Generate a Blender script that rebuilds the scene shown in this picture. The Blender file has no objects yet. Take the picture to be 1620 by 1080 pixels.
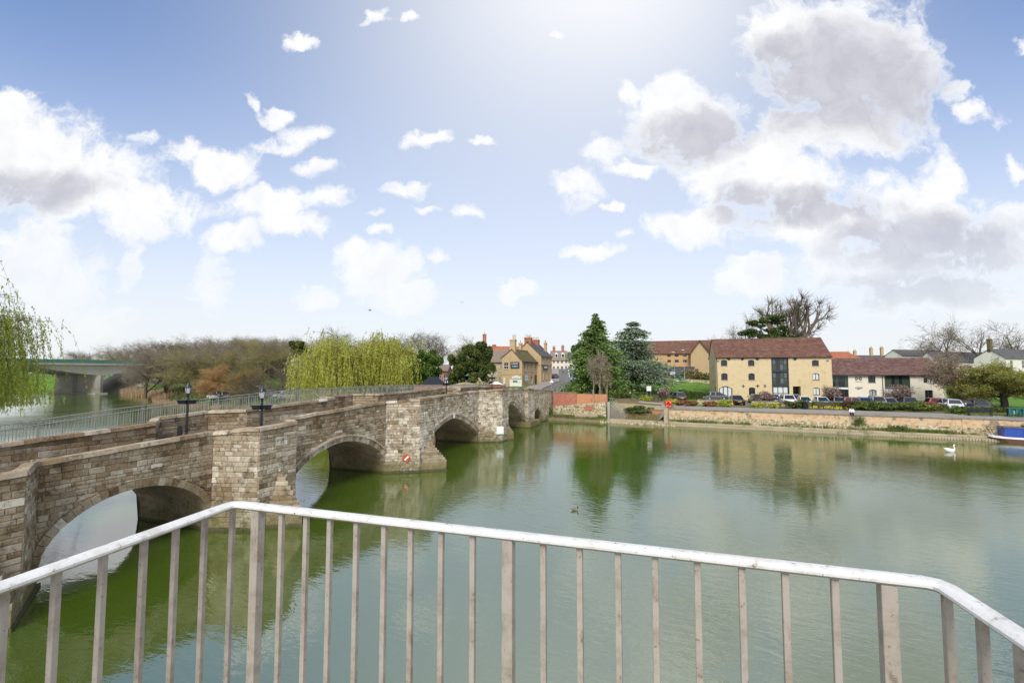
# An old stone bridge over a river, seen from a balcony: everything is built in code, metres, z = 0 is the water.
import bpy, math, random
import numpy as np
from mathutils import Matrix, Vector
random.seed(7)
sc = bpy.context.scene
COL = sc.collection
R = math.radians

# ------------------------------------------------------------------ camera, sky, sun, exposure
EYE = 7.5
FPX = 765.0                      # focal length in pixels of a 1620 px wide frame
PITCH = math.atan(47 / FPX)
_c, _s = math.cos(PITCH), math.sin(PITCH)
cam = bpy.data.cameras.new('camera'); cam.sensor_width = 36; cam.lens = FPX / 1620 * 36
cam.clip_start = 0.05; cam.clip_end = 9000
camo = bpy.data.objects.new('camera', cam); COL.objects.link(camo)
camo.location = (0, 0, EYE); camo.rotation_euler = (R(90) + PITCH, 0, 0)
sc.camera = camo

def ray(x, y):                   # direction of a photo pixel (1620x1080)
    u = (x - 810) / FPX; v = (540 - y) / FPX
    return (u, _c - v * _s, _s + v * _c)
def G(x, y, z=0.0):              # where that line of sight meets height z
    d = ray(x, y); k = (z - EYE) / d[2]; return np.array([d[0] * k, d[1] * k, z])
def W(x, y, Y):                  # the point on that line of sight at distance Y
    d = ray(x, y); k = Y / d[1]; return np.array([d[0] * k, Y, EYE + d[2] * k])
def PX(p):                       # world -> photo pixel
    Z = p[2] - EYE; f = p[1] * _c + Z * _s; u = -p[1] * _s + Z * _c
    return (810 + FPX * p[0] / f, 540 - FPX * u / f, f)

SUN_AZ, SUN_EL = R(187), R(46)   # azimuth clockwise from straight ahead
sc.view_settings.view_transform = 'Standard'; sc.view_settings.look = 'None'
sc.view_settings.gamma = 1; sc.view_settings.use_curve_mapping = False
sc.view_settings.exposure = 0.10
sun = bpy.data.lights.new('sun', 'SUN'); sun.energy = 3.0; sun.angle = R(22); sun.color = (1.0, .95, .87)
suno = bpy.data.objects.new('sun', sun); COL.objects.link(suno)
sdir = Vector((math.sin(SUN_AZ) * math.cos(SUN_EL), math.cos(SUN_AZ) * math.cos(SUN_EL), math.sin(SUN_EL)))
suno.rotation_euler = (-sdir).to_track_quat('-Z', 'Y').to_euler(); suno.location = (60, -40, 80)

world = bpy.data.worlds.new('World'); sc.world = world; world.use_nodes = True
class NT:
    def __init__(s, nt): s.nt = nt
    def n(s, t, **kw):
        nd = s.nt.nodes.new(t)
        for k, v in kw.items():
            if k.startswith('i_'): s.put(nd, k[2:], v)
            else: setattr(nd, k, v)
        return nd
    def put(s, nd, key, v):
        key = int(key) if isinstance(key, str) and key.isdigit() else key.replace('_', ' ') if isinstance(key, str) else key
        sock = nd.inputs[key]
        if isinstance(v, bpy.types.NodeSocket): s.nt.links.new(v, sock)
        else: sock.default_value = v
    def math(s, op, a, b=None, c=None, clamp=False):
        nd = s.nt.nodes.new('ShaderNodeMath'); nd.operation = op; nd.use_clamp = clamp
        for i, v in enumerate((a, b, c)):
            if v is not None: s.put(nd, str(i), v)
        return nd.outputs[0]
    def vm(s, op, a, b=None, c=None):
        nd = s.nt.nodes.new('ShaderNodeVectorMath'); nd.operation = op
        for i, v in enumerate((a, b, c)):
            if v is not None: s.put(nd, str(i), v)
        return nd.outputs['Value'] if op in ('DOT_PRODUCT', 'LENGTH') else nd.outputs['Vector']
    def noise(s, vec, scale, detail=4, rough=.55, out='Fac', dist=0):
        nd = s.n('ShaderNodeTexNoise', i_Vector=vec, i_Scale=scale, i_Detail=detail, i_Roughness=rough, i_Distortion=dist)
        return nd.outputs[out]
    def mapr(s, v, a, b, c=0., d=1., smooth=True):
        nd = s.n('ShaderNodeMapRange', i_0=v, i_1=a, i_2=b, i_3=c, i_4=d)
        if smooth: nd.interpolation_type = 'SMOOTHSTEP'
        return nd.outputs[0]
    def mix(s, f, a, b, mode='MIX'):
        nd = s.n('ShaderNodeMix', data_type='RGBA', blend_type=mode)
        for i, v in ((0, f), (6, a), (7, b)): s.put(nd, str(i), v if not isinstance(v, tuple) or len(v) == 4 else (*v, 1))
        return nd.outputs[2]
    def ramp(s, f, cols, pos=None):
        nd = s.n('ShaderNodeValToRGB', i_0=f); cr = nd.color_ramp
        while len(cr.elements) < len(cols): cr.elements.new(.5)
        for i, c in enumerate(cols):
            cr.elements[i].position = pos[i] if pos else i / max(1, len(cols) - 1)
        for i, c in enumerate(cols): cr.elements[i].color = (*c, 1) if len(c) == 3 else c
        return nd.outputs[0]

def make_sky():
    T = NT(world.node_tree); world.node_tree.nodes.clear()
    tc = T.n('ShaderNodeTexCoord'); d = T.vm('NORMALIZE', tc.outputs['Generated'])
    sep = T.n('ShaderNodeSeparateXYZ', i_0=d); x, y, z = sep.outputs
    sky = T.n('ShaderNodeTexSky', sky_type='NISHITA', sun_disc=False, sun_elevation=SUN_EL, sun_rotation=SUN_AZ, altitude=0, air_density=1.0, dust_density=0.6, ozone_density=1.5)
    base = T.vm('SCALE', sky.outputs[0]); T.put(base.node, 'Scale', SKY_STRENGTH)
    base = T.vm('MULTIPLY', base, (1.12, 1.36, 1.70))
    # thin white veil: towards the horizon and high up ahead
    fwd = T.mapr(y, .10, .30)
    veil = T.mapr(z, -.02, .54, .97, .06)
    # gnomonic coordinates of the view ahead (direction space, so they stay put when the camera moves)
    ys = T.math('MAXIMUM', y, .12)
    a = T.math('DIVIDE', x, ys); b = T.math('DIVIDE', z, ys)
    cmb = T.n('ShaderNodeCombineXYZ', i_0=a, i_1=b, i_2=0.0).outputs[0]
    n1 = T.noise(cmb, 5.0, 6, .6, 'Color'); off = T.vm('SUBTRACT', n1, (.5, .5, .5))
    n2 = T.noise(cmb, 22.0, 4, .6, 'Color'); off2 = T.vm('SUBTRACT', n2, (.5, .5, .5))
    w1 = T.vm('MULTIPLY_ADD', off, (.17, .13, 0), cmb)
    w2 = T.vm('MULTIPLY_ADD', off2, (.035, .035, 0), w1)
    def field(blobs, vec, start=9.0, soft=False):
        acc = start
        for (px, py, rx, ry) in blobs:
            dd = ray(px, py); ca, cb = dd[0] / dd[1], dd[2] / dd[1]
            k = 1.4 if soft and rx < 46 else 1.02 if soft else 1.0
            ia, ib = FPX / rx / k, FPX / ry / k
            q = T.vm('MULTIPLY_ADD', vec, (ia, ib, 0), (-ca * ia, -cb * ib, 0))
            acc = T.math('SMOOTH_MIN', T.math('ADD', T.vm('DOT_PRODUCT', q, q), .34) if soft and rx < 46 else T.vm('DOT_PRODUCT', q, q), acc, .25)
        return acc
    big = [(1330, 95, 175, 125), (1235, 55, 95, 80), (1420, 120, 100, 110), (1320, 205, 150, 55), (1085, 200, 105, 72), (1065, 150, 52, 40),
           (1190, 270, 120, 75), (1260, 300, 90, 60), (1110, 355, 105, 42), (1300, 360, 150, 55), (1450, 345, 120, 95), (1490, 275, 52, 48), (1580, 380, 110, 70),
           (1400, 430, 190, 50), (1190, 435, 75, 34), (1500, 470, 170, 40), (908, 292, 42, 34), (955, 235, 40, 26), (1003, 132, 22, 22), (938, 399, 46, 22), (1000, 262, 50, 16), (958, 328, 16, 10), (975, 372, 16, 9),
           (20, 240, 170, 105), (130, 280, 130, 80), (215, 330, 110, 55), (15, 165, 60, 40), (290, 238, 42, 26), (360, 262, 70, 42), (440, 322, 100, 38), (470, 362, 66, 26), (375, 375, 50, 32), (515, 312, 40, 22),
           (436, 180, 26, 18), (485, 208, 40, 20), (440, 225, 45, 14), (490, 262, 32, 15), (223, 218, 24, 12), (407, 165, 12, 12),
           (50, 400, 95, 75), (100, 450, 90, 55), (205, 420, 16, 36), (335, 430, 28, 52), (150, 440, 30, 40), (70, 510, 150, 40),
           (642, 297, 38, 19), (735, 332, 30, 19), (592, 340, 14, 9), (686, 216, 38, 14), (760, 232, 22, 8), (600, 432, 75, 42), (558, 410, 30, 26), (502, 470, 46, 26), (640, 468, 70, 26), (686, 412, 26, 15), (815, 462, 46, 18),
           (607, 18, 20, 14), (650, 21, 17, 10), (475, 65, 30, 11), (875, 60, 16, 10), (1612, 75, 28, 20), (1550, 185, 32, 20), (1608, 262, 20, 26), (1510, 150, 28, 22), (595, 372, 18, 8), (665, 330, 24, 8)]
    r2 = field(big, w2, soft=True)
    dens = T.math('SUBTRACT', 1.0, r2)
    fb = T.noise(w1, 13.0, 6, .62)
    dens = T.math('MULTIPLY_ADD', T.math('SUBTRACT', fb, .5), 2.1, dens)
    bw = T.math('ABSOLUTE', T.math('MULTIPLY_ADD', T.noise(w2, 30.0, 3, .5), 2.0, -1.0))
    dens = T.math('MULTIPLY_ADD', T.math('SUBTRACT', bw, .2), -.55, dens)
    cl_f = T.math('MULTIPLY', T.mapr(dens, .0, .80), fwd)
    # clouds over the rest of the sky: same cover, plain noise on a flat layer
    zc = T.math('ADD', T.math('MAXIMUM', z, 0.0), .16)
    pl = T.n('ShaderNodeCombineXYZ', i_0=T.math('DIVIDE', x, zc), i_1=T.math('DIVIDE', y, zc), i_2=3.0).outputs[0]
    gn = T.noise(pl, 1.1, 7, .6)
    cl_b = T.math('MULTIPLY', T.mapr(gn, .43, .58), T.math('SUBTRACT', 1.0, fwd))
    cloud = T.math('ADD', cl_f, cl_b, clamp=True)
    cloud = T.math('MULTIPLY', cloud, T.mapr(z, .0, .30, .25, 1.0))
    # grey bodies of the thick clouds
    cores = [(1330, 130, 200, 125), (1230, 100, 90, 80), (1100, 212, 120, 55), (1290, 330, 160, 36), (1480, 390, 200, 80), (50, 295, 150, 46), (1440, 150, 90, 70), (1180, 330, 60, 50), (1470, 460, 200, 40)]
    c2 = T.math('SUBTRACT', 1.1, field(cores, w1))
    core = T.math('MULTIPLY', T.mapr(T.math('MULTIPLY_ADD', T.math('SUBTRACT', fb, .5), 1.3, c2), .0, 1.0), fwd)
    core = T.math('MULTIPLY', core, T.mapr(dens, .15, .75))
    bil = T.noise(w2, 16.0, 5, .6)
    core = T.math('MULTIPLY_ADD', T.mapr(bil, .35, .7), T.math('MULTIPLY', .20, T.mapr(dens, .2, .9)), T.math('MULTIPLY', core, .80), clamp=True)
    ccol = T.mix(core, (.98, .98, .985), (.53, .535, .595))
    c0 = T.mix(veil, base, (.83, .85, .87))
    wide = T.math('MULTIPLY', T.math('MULTIPLY', T.math('POWER', 2.71828, T.math('MULTIPLY', field([(880, 130, 520, 420)], cmb), -1.1)), .62), fwd)
    c0 = T.mix(wide, c0, (.82, .86, .92))
    gl = [(955, -60, 290, 210)]
    g2 = T.math('MULTIPLY', T.math('POWER', 2.71828, T.math('MULTIPLY', field(gl, cmb), -.9)), .80)
    c0 = T.mix(T.math('MULTIPLY', g2, fwd), c0, (1.0, 1.0, 1.0))
    col = T.mix(T.math('MULTIPLY', cloud, .97), c0, ccol)
    col = T.mix(T.mapr(z, -.02, .0, 1., 0.), col, (.55, .58, .55))
    bg = T.n('ShaderNodeBackground', i_Color=col, i_Strength=1.0)
    out = T.n('ShaderNodeOutputWorld'); world.node_tree.links.new(bg.outputs[0], out.inputs[0])
SKY_STRENGTH = 0.105
make_sky()
world.cycles.sampling_method = 'MANUAL'; world.cycles.sample_map_resolution = 512
sc.cycles.max_bounces = 5; sc.cycles.diffuse_bounces = 3; sc.cycles.glossy_bounces = 3; sc.cycles.transmission_bounces = 3; sc.cycles.transparent_max_bounces = 6
sc.cycles.use_denoising = True
sc.cycles.sample_clamp_indirect = 6

# ------------------------------------------------------------------ helpers
ORG = {}
def tag(o, label=None, cat=None, group=None, kind=None):
    for k, v in (('label', label), ('category', cat), ('group', group), ('kind', kind)):
        if v: o[k] = v
    return o
def thing(name, label, cat, loc=(0, 0, 0), group=None):
    o = bpy.data.objects.new(name, None); o.empty_display_size = .3; COL.objects.link(o); o.location = loc
    ORG[o] = np.array(loc, float)
    return tag(o, label, cat, group)
def link(name, me, parent=None):
    o = bpy.data.objects.new(name, me); COL.objects.link(o)
    if parent is not None: o.parent = parent; ORG[o] = ORG[parent]
    else: ORG[o] = np.zeros(3)
    return o
def set_mats(me, m):
    for q in (m if isinstance(m, (list, tuple)) else [m]): me.materials.append(q)
def mesh_np(name, V, Fq, mats, parent=None, smooth=False, base=True, mi=None):
    """V (n,3), Fq (m,k): one mesh object from arrays; V in world metres"""
    V = np.asarray(V, np.float32); Fq = np.asarray(Fq, np.int32); m, k = Fq.shape
    if parent is not None: org = ORG[parent]
    elif base: org = np.array([(V[:, 0].min() + V[:, 0].max()) / 2, (V[:, 1].min() + V[:, 1].max()) / 2, V[:, 2].min()])
    else: org = np.zeros(3)
    me = bpy.data.meshes.new(name)
    me.vertices.add(len(V)); me.vertices.foreach_set('co', (V - org).astype(np.float32).ravel())
    me.loops.add(m * k); me.loops.foreach_set('vertex_index', Fq.ravel())
    me.polygons.add(m); me.polygons.foreach_set('loop_start', np.arange(0, m * k, k, dtype=np.int32))
    if smooth: me.polygons.foreach_set('use_smooth', np.ones(m, bool))
    set_mats(me, mats)
    if mi is not None: me.polygons.foreach_set('material_index', np.asarray(mi, np.int32))
    me.update(calc_edges=True)
    o = link(name, me, parent)
    if parent is None: o.location = org; ORG[o] = org
    return o
class MB:
    def __init__(s, M=None): s.v = []; s.f = []; s.t = []; s.n = 0; s.M = M
    def add(s, vs, fs, t=.5):
        vs = np.asarray(vs, float).reshape(-1, 3)
        if s.M is not None: vs = vs @ s.M[:3, :3].T + s.M[:3, 3]
        s.v.append(vs); n = s.n
        s.f += [tuple(i + n for i in f) for f in fs]; s.t += [t] * len(fs); s.n += len(vs)
        return s
    def hexa(s, p, t=.5):        # 8 corners: bottom ring then top ring
        return s.add(p, [(3, 2, 1, 0), (4, 5, 6, 7), (0, 1, 5, 4), (1, 2, 6, 5), (2, 3, 7, 6), (3, 0, 4, 7)], t)
    def box(s, x0, x1, y0, y1, z0, z1, t=.5):
        return s.hexa([(x0, y0, z0), (x1, y0, z0), (x1, y1, z0), (x0, y1, z0), (x0, y0, z1), (x1, y0, z1), (x1, y1, z1), (x0, y1, z1)], t)
    def bbox(s, x0, x1, y0, y1, z0, z1, c=.02, t=.5):   # box with chamfered edges
        V = []; 
        for sx, X in ((1, x0), (-1, x1)):
            for sy, Y in ((1, y0), (-1, y1)):
                for sz, Z in ((1, z0), (-1, z1)):
                    V += [(X, Y + sy * c, Z + sz * c), (X + sx * c, Y, Z + sz * c), (X + sx * c, Y + sy * c, Z)]
        I = lambda i, j, k, q: ((i * 2 + j) * 2 + k) * 3 + q
        F = []
        for i in (0, 1): F.append([I(i, 0, 0, 0), I(i, 1, 0, 0), I(i, 1, 1, 0), I(i, 0, 1, 0)][::(-1 if i == 0 else 1)])
        for j in (0, 1): F.append([I(0, j, 0, 1), I(1, j, 0, 1), I(1, j, 1, 1), I(0, j, 1, 1)][::(1 if j == 0 else -1)])
        for k in (0, 1): F.append([I(0, 0, k, 2), I(1, 0, k, 2), I(1, 1, k, 2), I(0, 1, k, 2)][::(-1 if k == 0 else 1)])
        for i in (0, 1):
            for j in (0, 1): F.append([I(i, j, 0, 0), I(i, j, 1, 0), I(i, j, 1, 1), I(i, j, 0, 1)])
        for i in (0, 1):
            for k in (0, 1): F.append([I(i, 0, k, 0), I(i, 1, k, 0), I(i, 1, k, 2), I(i, 0, k, 2)])
        for j in (0, 1):
            for k in (0, 1): F.append([I(0, j, k, 1), I(1, j, k, 1), I(1, j, k, 2), I(0, j, k, 2)])
        for i in (0, 1):
            for j in (0, 1):
                for k in (0, 1): F.append([I(i, j, k, 0), I(i, j, k, 1), I(i, j, k, 2)])
        return s.add(V, F, t)
    def tube(s, pts, r, n=8, caps=True, t=.5, up=None):
        pts = [np.asarray(p, float) for p in pts]; m = len(pts)
        rs = r if isinstance(r, (list, tuple, np.ndarray)) else [r] * m
        V = []; pu = None
        for i, p in enumerate(pts):
            d = pts[min(i + 1, m - 1)] - pts[max(i - 1, 0)]; d = d / (np.linalg.norm(d) + 1e-9)
            if pu is None: a = np.array([0, 0, 1.]) if abs(d[2]) < .9 else np.array([1., 0, 0])
            else: a = pu
            u = a - d * (a @ d); u /= np.linalg.norm(u) + 1e-9; pu = u; w = np.cross(d, u)
            for k in range(n):
                an = 2 * math.pi * (k + .5) / n; V.append(p + rs[i] * (u * math.cos(an) + w * math.sin(an)))
        F = [(i * n + k, i * n + (k + 1) % n, (i + 1) * n + (k + 1) % n, (i + 1) * n + k) for i in range(m - 1) for k in range(n)]
        if caps: F += [tuple(range(n))[::-1], tuple(range((m - 1) * n, m * n))]
        return s.add(V, F, t)
    def lathe(s, prof, n=16, cx=0, cy=0, t=.5, sx=1, sy=1):
        V = [(cx + r * sx * math.cos(2 * math.pi * k / n), cy + r * sy * math.sin(2 * math.pi * k / n), z) for r, z in prof for k in range(n)]
        m = len(prof)
        F = [(i * n + k, i * n + (k + 1) % n, (i + 1) * n + (k + 1) % n, (i + 1) * n + k) for i in range(m - 1) for k in range(n)]
        F += [tuple(range(n))[::-1], tuple(range((m - 1) * n, m * n))]
        return s.add(V, F, t)
    def loft(s, rings, caps=True, t=.5):
        n = len(rings[0]); m = len(rings)
        F = [(i * n + k, i * n + (k + 1) % n, (i + 1) * n + (k + 1) % n, (i + 1) * n + k) for i in range(m - 1) for k in range(n)]
        if caps: F += [tuple(range(n))[::-1], tuple(range((m - 1) * n, m * n))]
        return s.add([p for r in rings for p in r], F, t)
    def prism(s, poly, z0, z1, t=.5):      # plan polygon [(x,y)] extruded; z0/z1 numbers or lists
        n = len(poly); zz = lambda z, i: z[i] if isinstance(z, (list, tuple)) else z
        V = [(p[0], p[1], zz(z0, i)) for i, p in enumerate(poly)] + [(p[0], p[1], zz(z1, i)) for i, p in enumerate(poly)]
        F = [tuple(range(n))[::-1], tuple(range(n, 2 * n))] + [(i, (i + 1) % n, n + (i + 1) % n, n + i) for i in range(n)]
        return s.add(V, F, t)
    def quad(s, a, b, c, d, t=.5): return s.add([a, b, c, d], [(0, 1, 2, 3)], t)
    def verts(s): return np.concatenate(s.v) if s.v else np.zeros((0, 3))
    def build(s, name, mat, parent=None, smooth=False, base=True, angle=None):
        V = s.verts()
        if parent is not None: org = ORG[parent]
        elif base: org = np.array([(V[:, 0].min() + V[:, 0].max()) / 2, (V[:, 1].min() + V[:, 1].max()) / 2, V[:, 2].min()])
        else: org = np.zeros(3)
        me = bpy.data.meshes.new(name); me.from_pydata((V - org).tolist(), [], s.f)
        at = me.attributes.new('tint', 'FLOAT', 'FACE'); at.data.foreach_set('value', np.array(s.t, np.float32))
        set_mats(me, mat)
        if smooth: me.polygons.foreach_set('use_smooth', np.ones(len(s.f), bool))
        if angle: me.set_sharp_from_angle(angle=R(angle))
        o = link(name, me, parent)
        if parent is None: o.location = org; ORG[o] = org
        return o
def dup(root, loc=None, rotz=None, label=None, group=None, scale=None):
    def cp(o, par):
        c = o.copy(); COL.objects.link(c); c.parent = par
        for ch in KIDS.get(o, ()): cp(ch, c)
        return c
    c = cp(root, None)
    if loc is not None: c.location = loc
    if rotz is not None: c.rotation_euler = (0, 0, rotz)
    if scale is not None: c.scale = scale if isinstance(scale, tuple) else (scale,) * 3
    if label: c['label'] = label
    if group: c['group'] = group
    return c
KIDS = {}
def kids_of(root):               # remember a thing's parts for dup()
    def rec(o):
        KIDS[o] = list(o.children)
        for c in KIDS[o]: rec(c)
    rec(root); return root
def frame(o, ang):               # 4x4: local x turned by ang (radians) about z, origin o
    M = np.eye(4); c, s = math.cos(ang), math.sin(ang)
    M[:3, :3] = [[c, -s, 0], [s, c, 0], [0, 0, 1]]; M[:3, 3] = o; return M

# ------------------------------------------------------------------ materials
MATS = {}
def mat(name, cols, scale=2.0, rough=.8, bump=0., bscale=12., metal=0., spec=.3, tint=0., island=0., noise=1., detail=5, stain=None, trans=0., coat=0., objrand=0., stretch=None):
    m = bpy.data.materials.new(name); m.use_nodes = True; T = NT(m.node_tree); m.node_tree.nodes.clear()
    tc = T.n('ShaderNodeTexCoord'); vec = tc.outputs['Object']
    if stretch: vec = T.vm('MULTIPLY', vec, stretch)
    f = T.mapr(T.noise(vec, scale, detail, .6), .28, .72, 0, 1, False)
    f = T.math('MULTIPLY_ADD', T.math('SUBTRACT', f, .5), noise, .5)
    if tint:
        at = T.n('ShaderNodeAttribute', attribute_name='tint')
        f = T.math('MULTIPLY_ADD', T.math('SUBTRACT', at.outputs['Fac'], .5), tint, f)
    if island:
        g = T.n('ShaderNodeNewGeometry'); f = T.math('MULTIPLY_ADD', T.math('SUBTRACT', g.outputs['Random Per Island'], .5), island, f)
    if objrand:
        g = T.n('ShaderNodeObjectInfo'); f = T.math('MULTIPLY_ADD', T.math('SUBTRACT', g.outputs['Random'], .5), objrand, f)
    col = T.ramp(f, cols if len(cols) > 1 else [cols[0], cols[0]])
    if stain:                     # (colour, scale, lo, hi)
        sn = T.noise(tc.outputs['Object'], stain[1], 6, .65)
        col = T.mix(T.mapr(sn, stain[2], stain[3]), col, stain[0])
    bs = T.n('ShaderNodeBsdfPrincipled', i_Base_Color=col, i_Roughness=rough, i_Metallic=metal)
    T.put(bs, 'Specular IOR Level', spec)
    if coat: T.put(bs, 'Coat Weight', coat)
    if bump:
        bn = T.noise(vec, bscale, 5, .65)
        b = T.n('ShaderNodeBump', i_Height=bn, i_Strength=bump, i_Distance=.05); T.put(bs, 'Normal', b.outputs[0])
    sh = bs.outputs[0]
    if trans:
        tr = T.n('ShaderNodeBsdfTranslucent', i_Color=col); mx = T.n('ShaderNodeMixShader', i_0=trans, i_1=sh, i_2=tr.outputs[0]); sh = mx.outputs[0]
    out = T.n('ShaderNodeOutputMaterial'); m.node_tree.links.new(sh, out.inputs[0])
    MATS[name] = m; return m

def bridge_stone():
    m = bpy.data.materials.new('bridge_stone'); m.use_nodes = True; T = NT(m.node_tree); m.node_tree.nodes.clear()
    g = T.n('ShaderNodeNewGeometry'); P = g.outputs['Position']; z = T.n('ShaderNodeSeparateXYZ', i_0=P).outputs[2]
    at = T.n('ShaderNodeAttribute', attribute_name='tint').outputs['Fac']
    n1 = T.noise(P, 9, 6, .65); n0 = T.noise(P, .55, 4, .6); n3 = T.noise(P, 34, 4, .7)
    f = T.math('MULTIPLY_ADD', T.math('SUBTRACT', n1, .5), .75, at)
    f = T.math('MULTIPLY_ADD', T.math('SUBTRACT', n0, .5), 1.1, f)
    col = T.ramp(f, [(.14, .095, .055), (.25, .175, .10), (.28, .22, .145), (.38, .305, .21), (.41, .345, .255), (.55, .485, .38), (.68, .63, .52)], [0, .17, .34, .5, .64, .82, 1])
    # old lichen: dark grey blotches, pale crusts
    l1 = T.noise(P, 2.6, 8, .72); col = T.mix(T.math('MULTIPLY', T.mapr(l1, .50, .64), .68), col, (.075, .064, .045))
    l2 = T.noise(P, 6.5, 7, .7); col = T.mix(T.math('MULTIPLY', T.mapr(l2, .60, .70), .6), col, (.55, .53, .47))
    l4 = T.noise(P, 1.1, 5, .6); col = T.mix(T.math('MULTIPLY', T.mapr(l4, .56, .72), .5), col, (.30, .20, .105))
    # algae close to the water
    wob = T.math('MULTIPLY_ADD', T.math('SUBTRACT', n0, .5), 1.6, z)
    alg = T.math('MULTIPLY', T.mapr(wob, .3, 1.7, 1., 0.), T.mapr(T.noise(P, 3.2, 5, .6), .25, .6, .35, 1.))
    col = T.mix(T.math('MULTIPLY', alg, .72), col, T.mix(n1, (.075, .085, .018), (.17, .145, .05)))
    col = T.mix(T.mapr(z, .07, .20, .75, 0.), col, (.05, .05, .03))
    bs = T.n('ShaderNodeBsdfPrincipled', i_Base_Color=col, i_Roughness=.9); T.put(bs, 'Specular IOR Level', .15)
    hh = T.math('MULTIPLY_ADD', n3, .5, n1)
    b = T.n('ShaderNodeBump', i_Height=hh, i_Strength=.7, i_Distance=.035); T.put(bs, 'Normal', b.outputs[0])
    out = T.n('ShaderNodeOutputMaterial'); m.node_tree.links.new(bs.outputs[0], out.inputs[0]); return m
def water_mat():
    m = bpy.data.materials.new('river_water'); m.use_nodes = True; T = NT(m.node_tree); m.node_tree.nodes.clear()
    g = T.n('ShaderNodeNewGeometry'); P = g.outputs['Position']
    P1 = T.vm('MULTIPLY', T.n('ShaderNodeVectorRotate', rotation_type='Z_AXIS', i_Vector=P, i_Angle=R(27)).outputs[0], (1.0, 2.2, 1.0))
    big = T.noise(P, .06, 3, .5); patch = T.mapr(big, .38, .62, .25, 1.0)
    n1 = T.noise(P1, 1.5, 3, .55, dist=.4); n2 = T.noise(P1, 5.5, 2, .5); n3 = T.noise(P, .35, 2, .5)
    h = T.math('MULTIPLY_ADD', n2, .18, T.math('MULTIPLY_ADD', n3, 1.2, n1)); h = T.math('MULTIPLY', h, patch)
    b = T.n('ShaderNodeBump', i_Height=h, i_Strength=WATER_BUMP, i_Distance=.10)
    col = T.mix(T.noise(P, .12, 3, .5), (.046, .086, .004), (.062, .102, .011))
    bs = T.n('ShaderNodeBsdfPrincipled', i_Base_Color=col, i_Roughness=.055, i_IOR=WATER_IOR, i_Normal=b.outputs[0]); T.put(bs, 'Specular IOR Level', .5)
    out = T.n('ShaderNodeOutputMaterial'); m.node_tree.links.new(bs.outputs[0], out.inputs[0]); return m
WATER_BUMP, WATER_IOR = .18, 3.6
M_WATER = water_mat(); M_BR = bridge_stone()
def glass_mat(name, c, rough=.06):
    m = bpy.data.materials.new(name); m.use_nodes = True; b = m.node_tree.nodes['Principled BSDF']
    b.inputs['Base Color'].default_value = (*c, 1); b.inputs['Roughness'].default_value = rough; b.inputs['IOR'].default_value = 1.6
    MATS[name] = m; return m
M_GLASS2 = glass_mat('glass_green_reflection', (.05, .075, .045)); M_GLASS3 = glass_mat('glass_grey_reflection', (.11, .125, .13))  # reflections of greenery and sky put into the pane colours
M_GLASS = glass_mat('window_glass', (.02, .024, .028)); M_BLIND = mat('window_blind', [(.62, .64, .64), (.70, .71, .70)], rough=.35, spec=.6)
M_CGLASS = glass_mat('car_glass', (.015, .018, .02))
M_GRASS = mat('grass', [(.05, .12, .010), (.095, .195, .016), (.135, .22, .035)], scale=.35, rough=.95, bump=.6, bscale=3, noise=1.1, stain=((.12, .12, .045), .12, .56, .75))
M_ASPH = mat('asphalt', [(.13, .125, .12), (.17, .165, .155)], scale=1.2, rough=.9)
M_PATH = mat('path_tarmac', [(.24, .22, .195), (.31, .285, .25)], scale=.8, rough=.92, stain=((.2, .19, .16), .3, .5, .7))
M_PAVE = mat('pavement_slabs', [(.25, .22, .20), (.33, .29, .26)], scale=1.5, rough=.9)
M_SOIL = mat('soil', [(.09, .065, .04), (.17, .13, .075), (.13, .13, .05)], scale=.7, rough=1, bump=.8, bscale=4)
M_SHORE = mat('muddy_bank', [(.12, .09, .05), (.21, .16, .10), (.12, .14, .04)], scale=.5, rough=1, bump=.8, bscale=3)
M_CONC = mat('concrete', [(.33, .30, .25), (.44, .41, .35)], scale=.5, rough=.9, stain=((.24, .21, .16), .25, .5, .75))
M_CONCD = mat('pier_concrete', [(.36, .33, .27), (.46, .425, .36)], scale=.25, rough=.9, stain=((.22, .2, .15), .12, .5, .7))
M_LEDGE = mat('ledge_concrete', [(.36, .29, .20), (.47, .39, .28)], scale=.6, rough=.9, stain=((.17, .15, .08), .5, .52, .7))
M_RWALL = mat('river_wall_brick', [(.45, .29, .165), (.57, .39, .235), (.60, .45, .29), (.54, .46, .32)], scale=2.2, rough=.95, bump=.8, bscale=6, stain=((.24, .20, .12), 1.3, .53, .64), tint=.5, noise=1.3)
M_RBASE = mat('river_wall_base', [(.22, .17, .09), (.42, .34, .19), (.50, .42, .27), (.66, .61, .50)], scale=4.5, noise=1.7, rough=.95, bump=1., bscale=5, stain=((.15, .15, .06), .9, .55, .65), tint=.5)
M_COPE = mat('wall_coping', [(.20, .165, .13), (.30, .26, .21)], scale=1.5, rough=.9, tint=.5)
M_RED = mat('red_brick', [(.30, .10, .065), (.40, .155, .10), (.42, .20, .14)], scale=2.5, rough=.95, bump=.3, bscale=9)
M_REDO = mat('orange_brick', [(.46, .17, .085), (.52, .24, .13), (.38, .20, .13)], scale=2.2, rough=.95, bump=.4, bscale=8)
M_BUFF = mat('buff_brick', [(.57, .44, .25), (.66, .52, .31), (.64, .52, .34)], scale=1.6, rough=.95, bump=.15, bscale=10, stain=((.48, .36, .22), .5, .55, .8))
M_BUFF2 = mat('pub_brick', [(.44, .31, .17), (.53, .385, .215), (.47, .36, .22)], scale=1.6, rough=.95, bump=.15, bscale=10)
M_HOTEL = mat('hotel_brick', [(.52, .32, .15), (.58, .37, .185)], scale=1.2, rough=.95)
M_CREAM = mat('cream_render', [(.72, .64, .52), (.78, .71, .60)], scale=.6, rough=.9)
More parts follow.
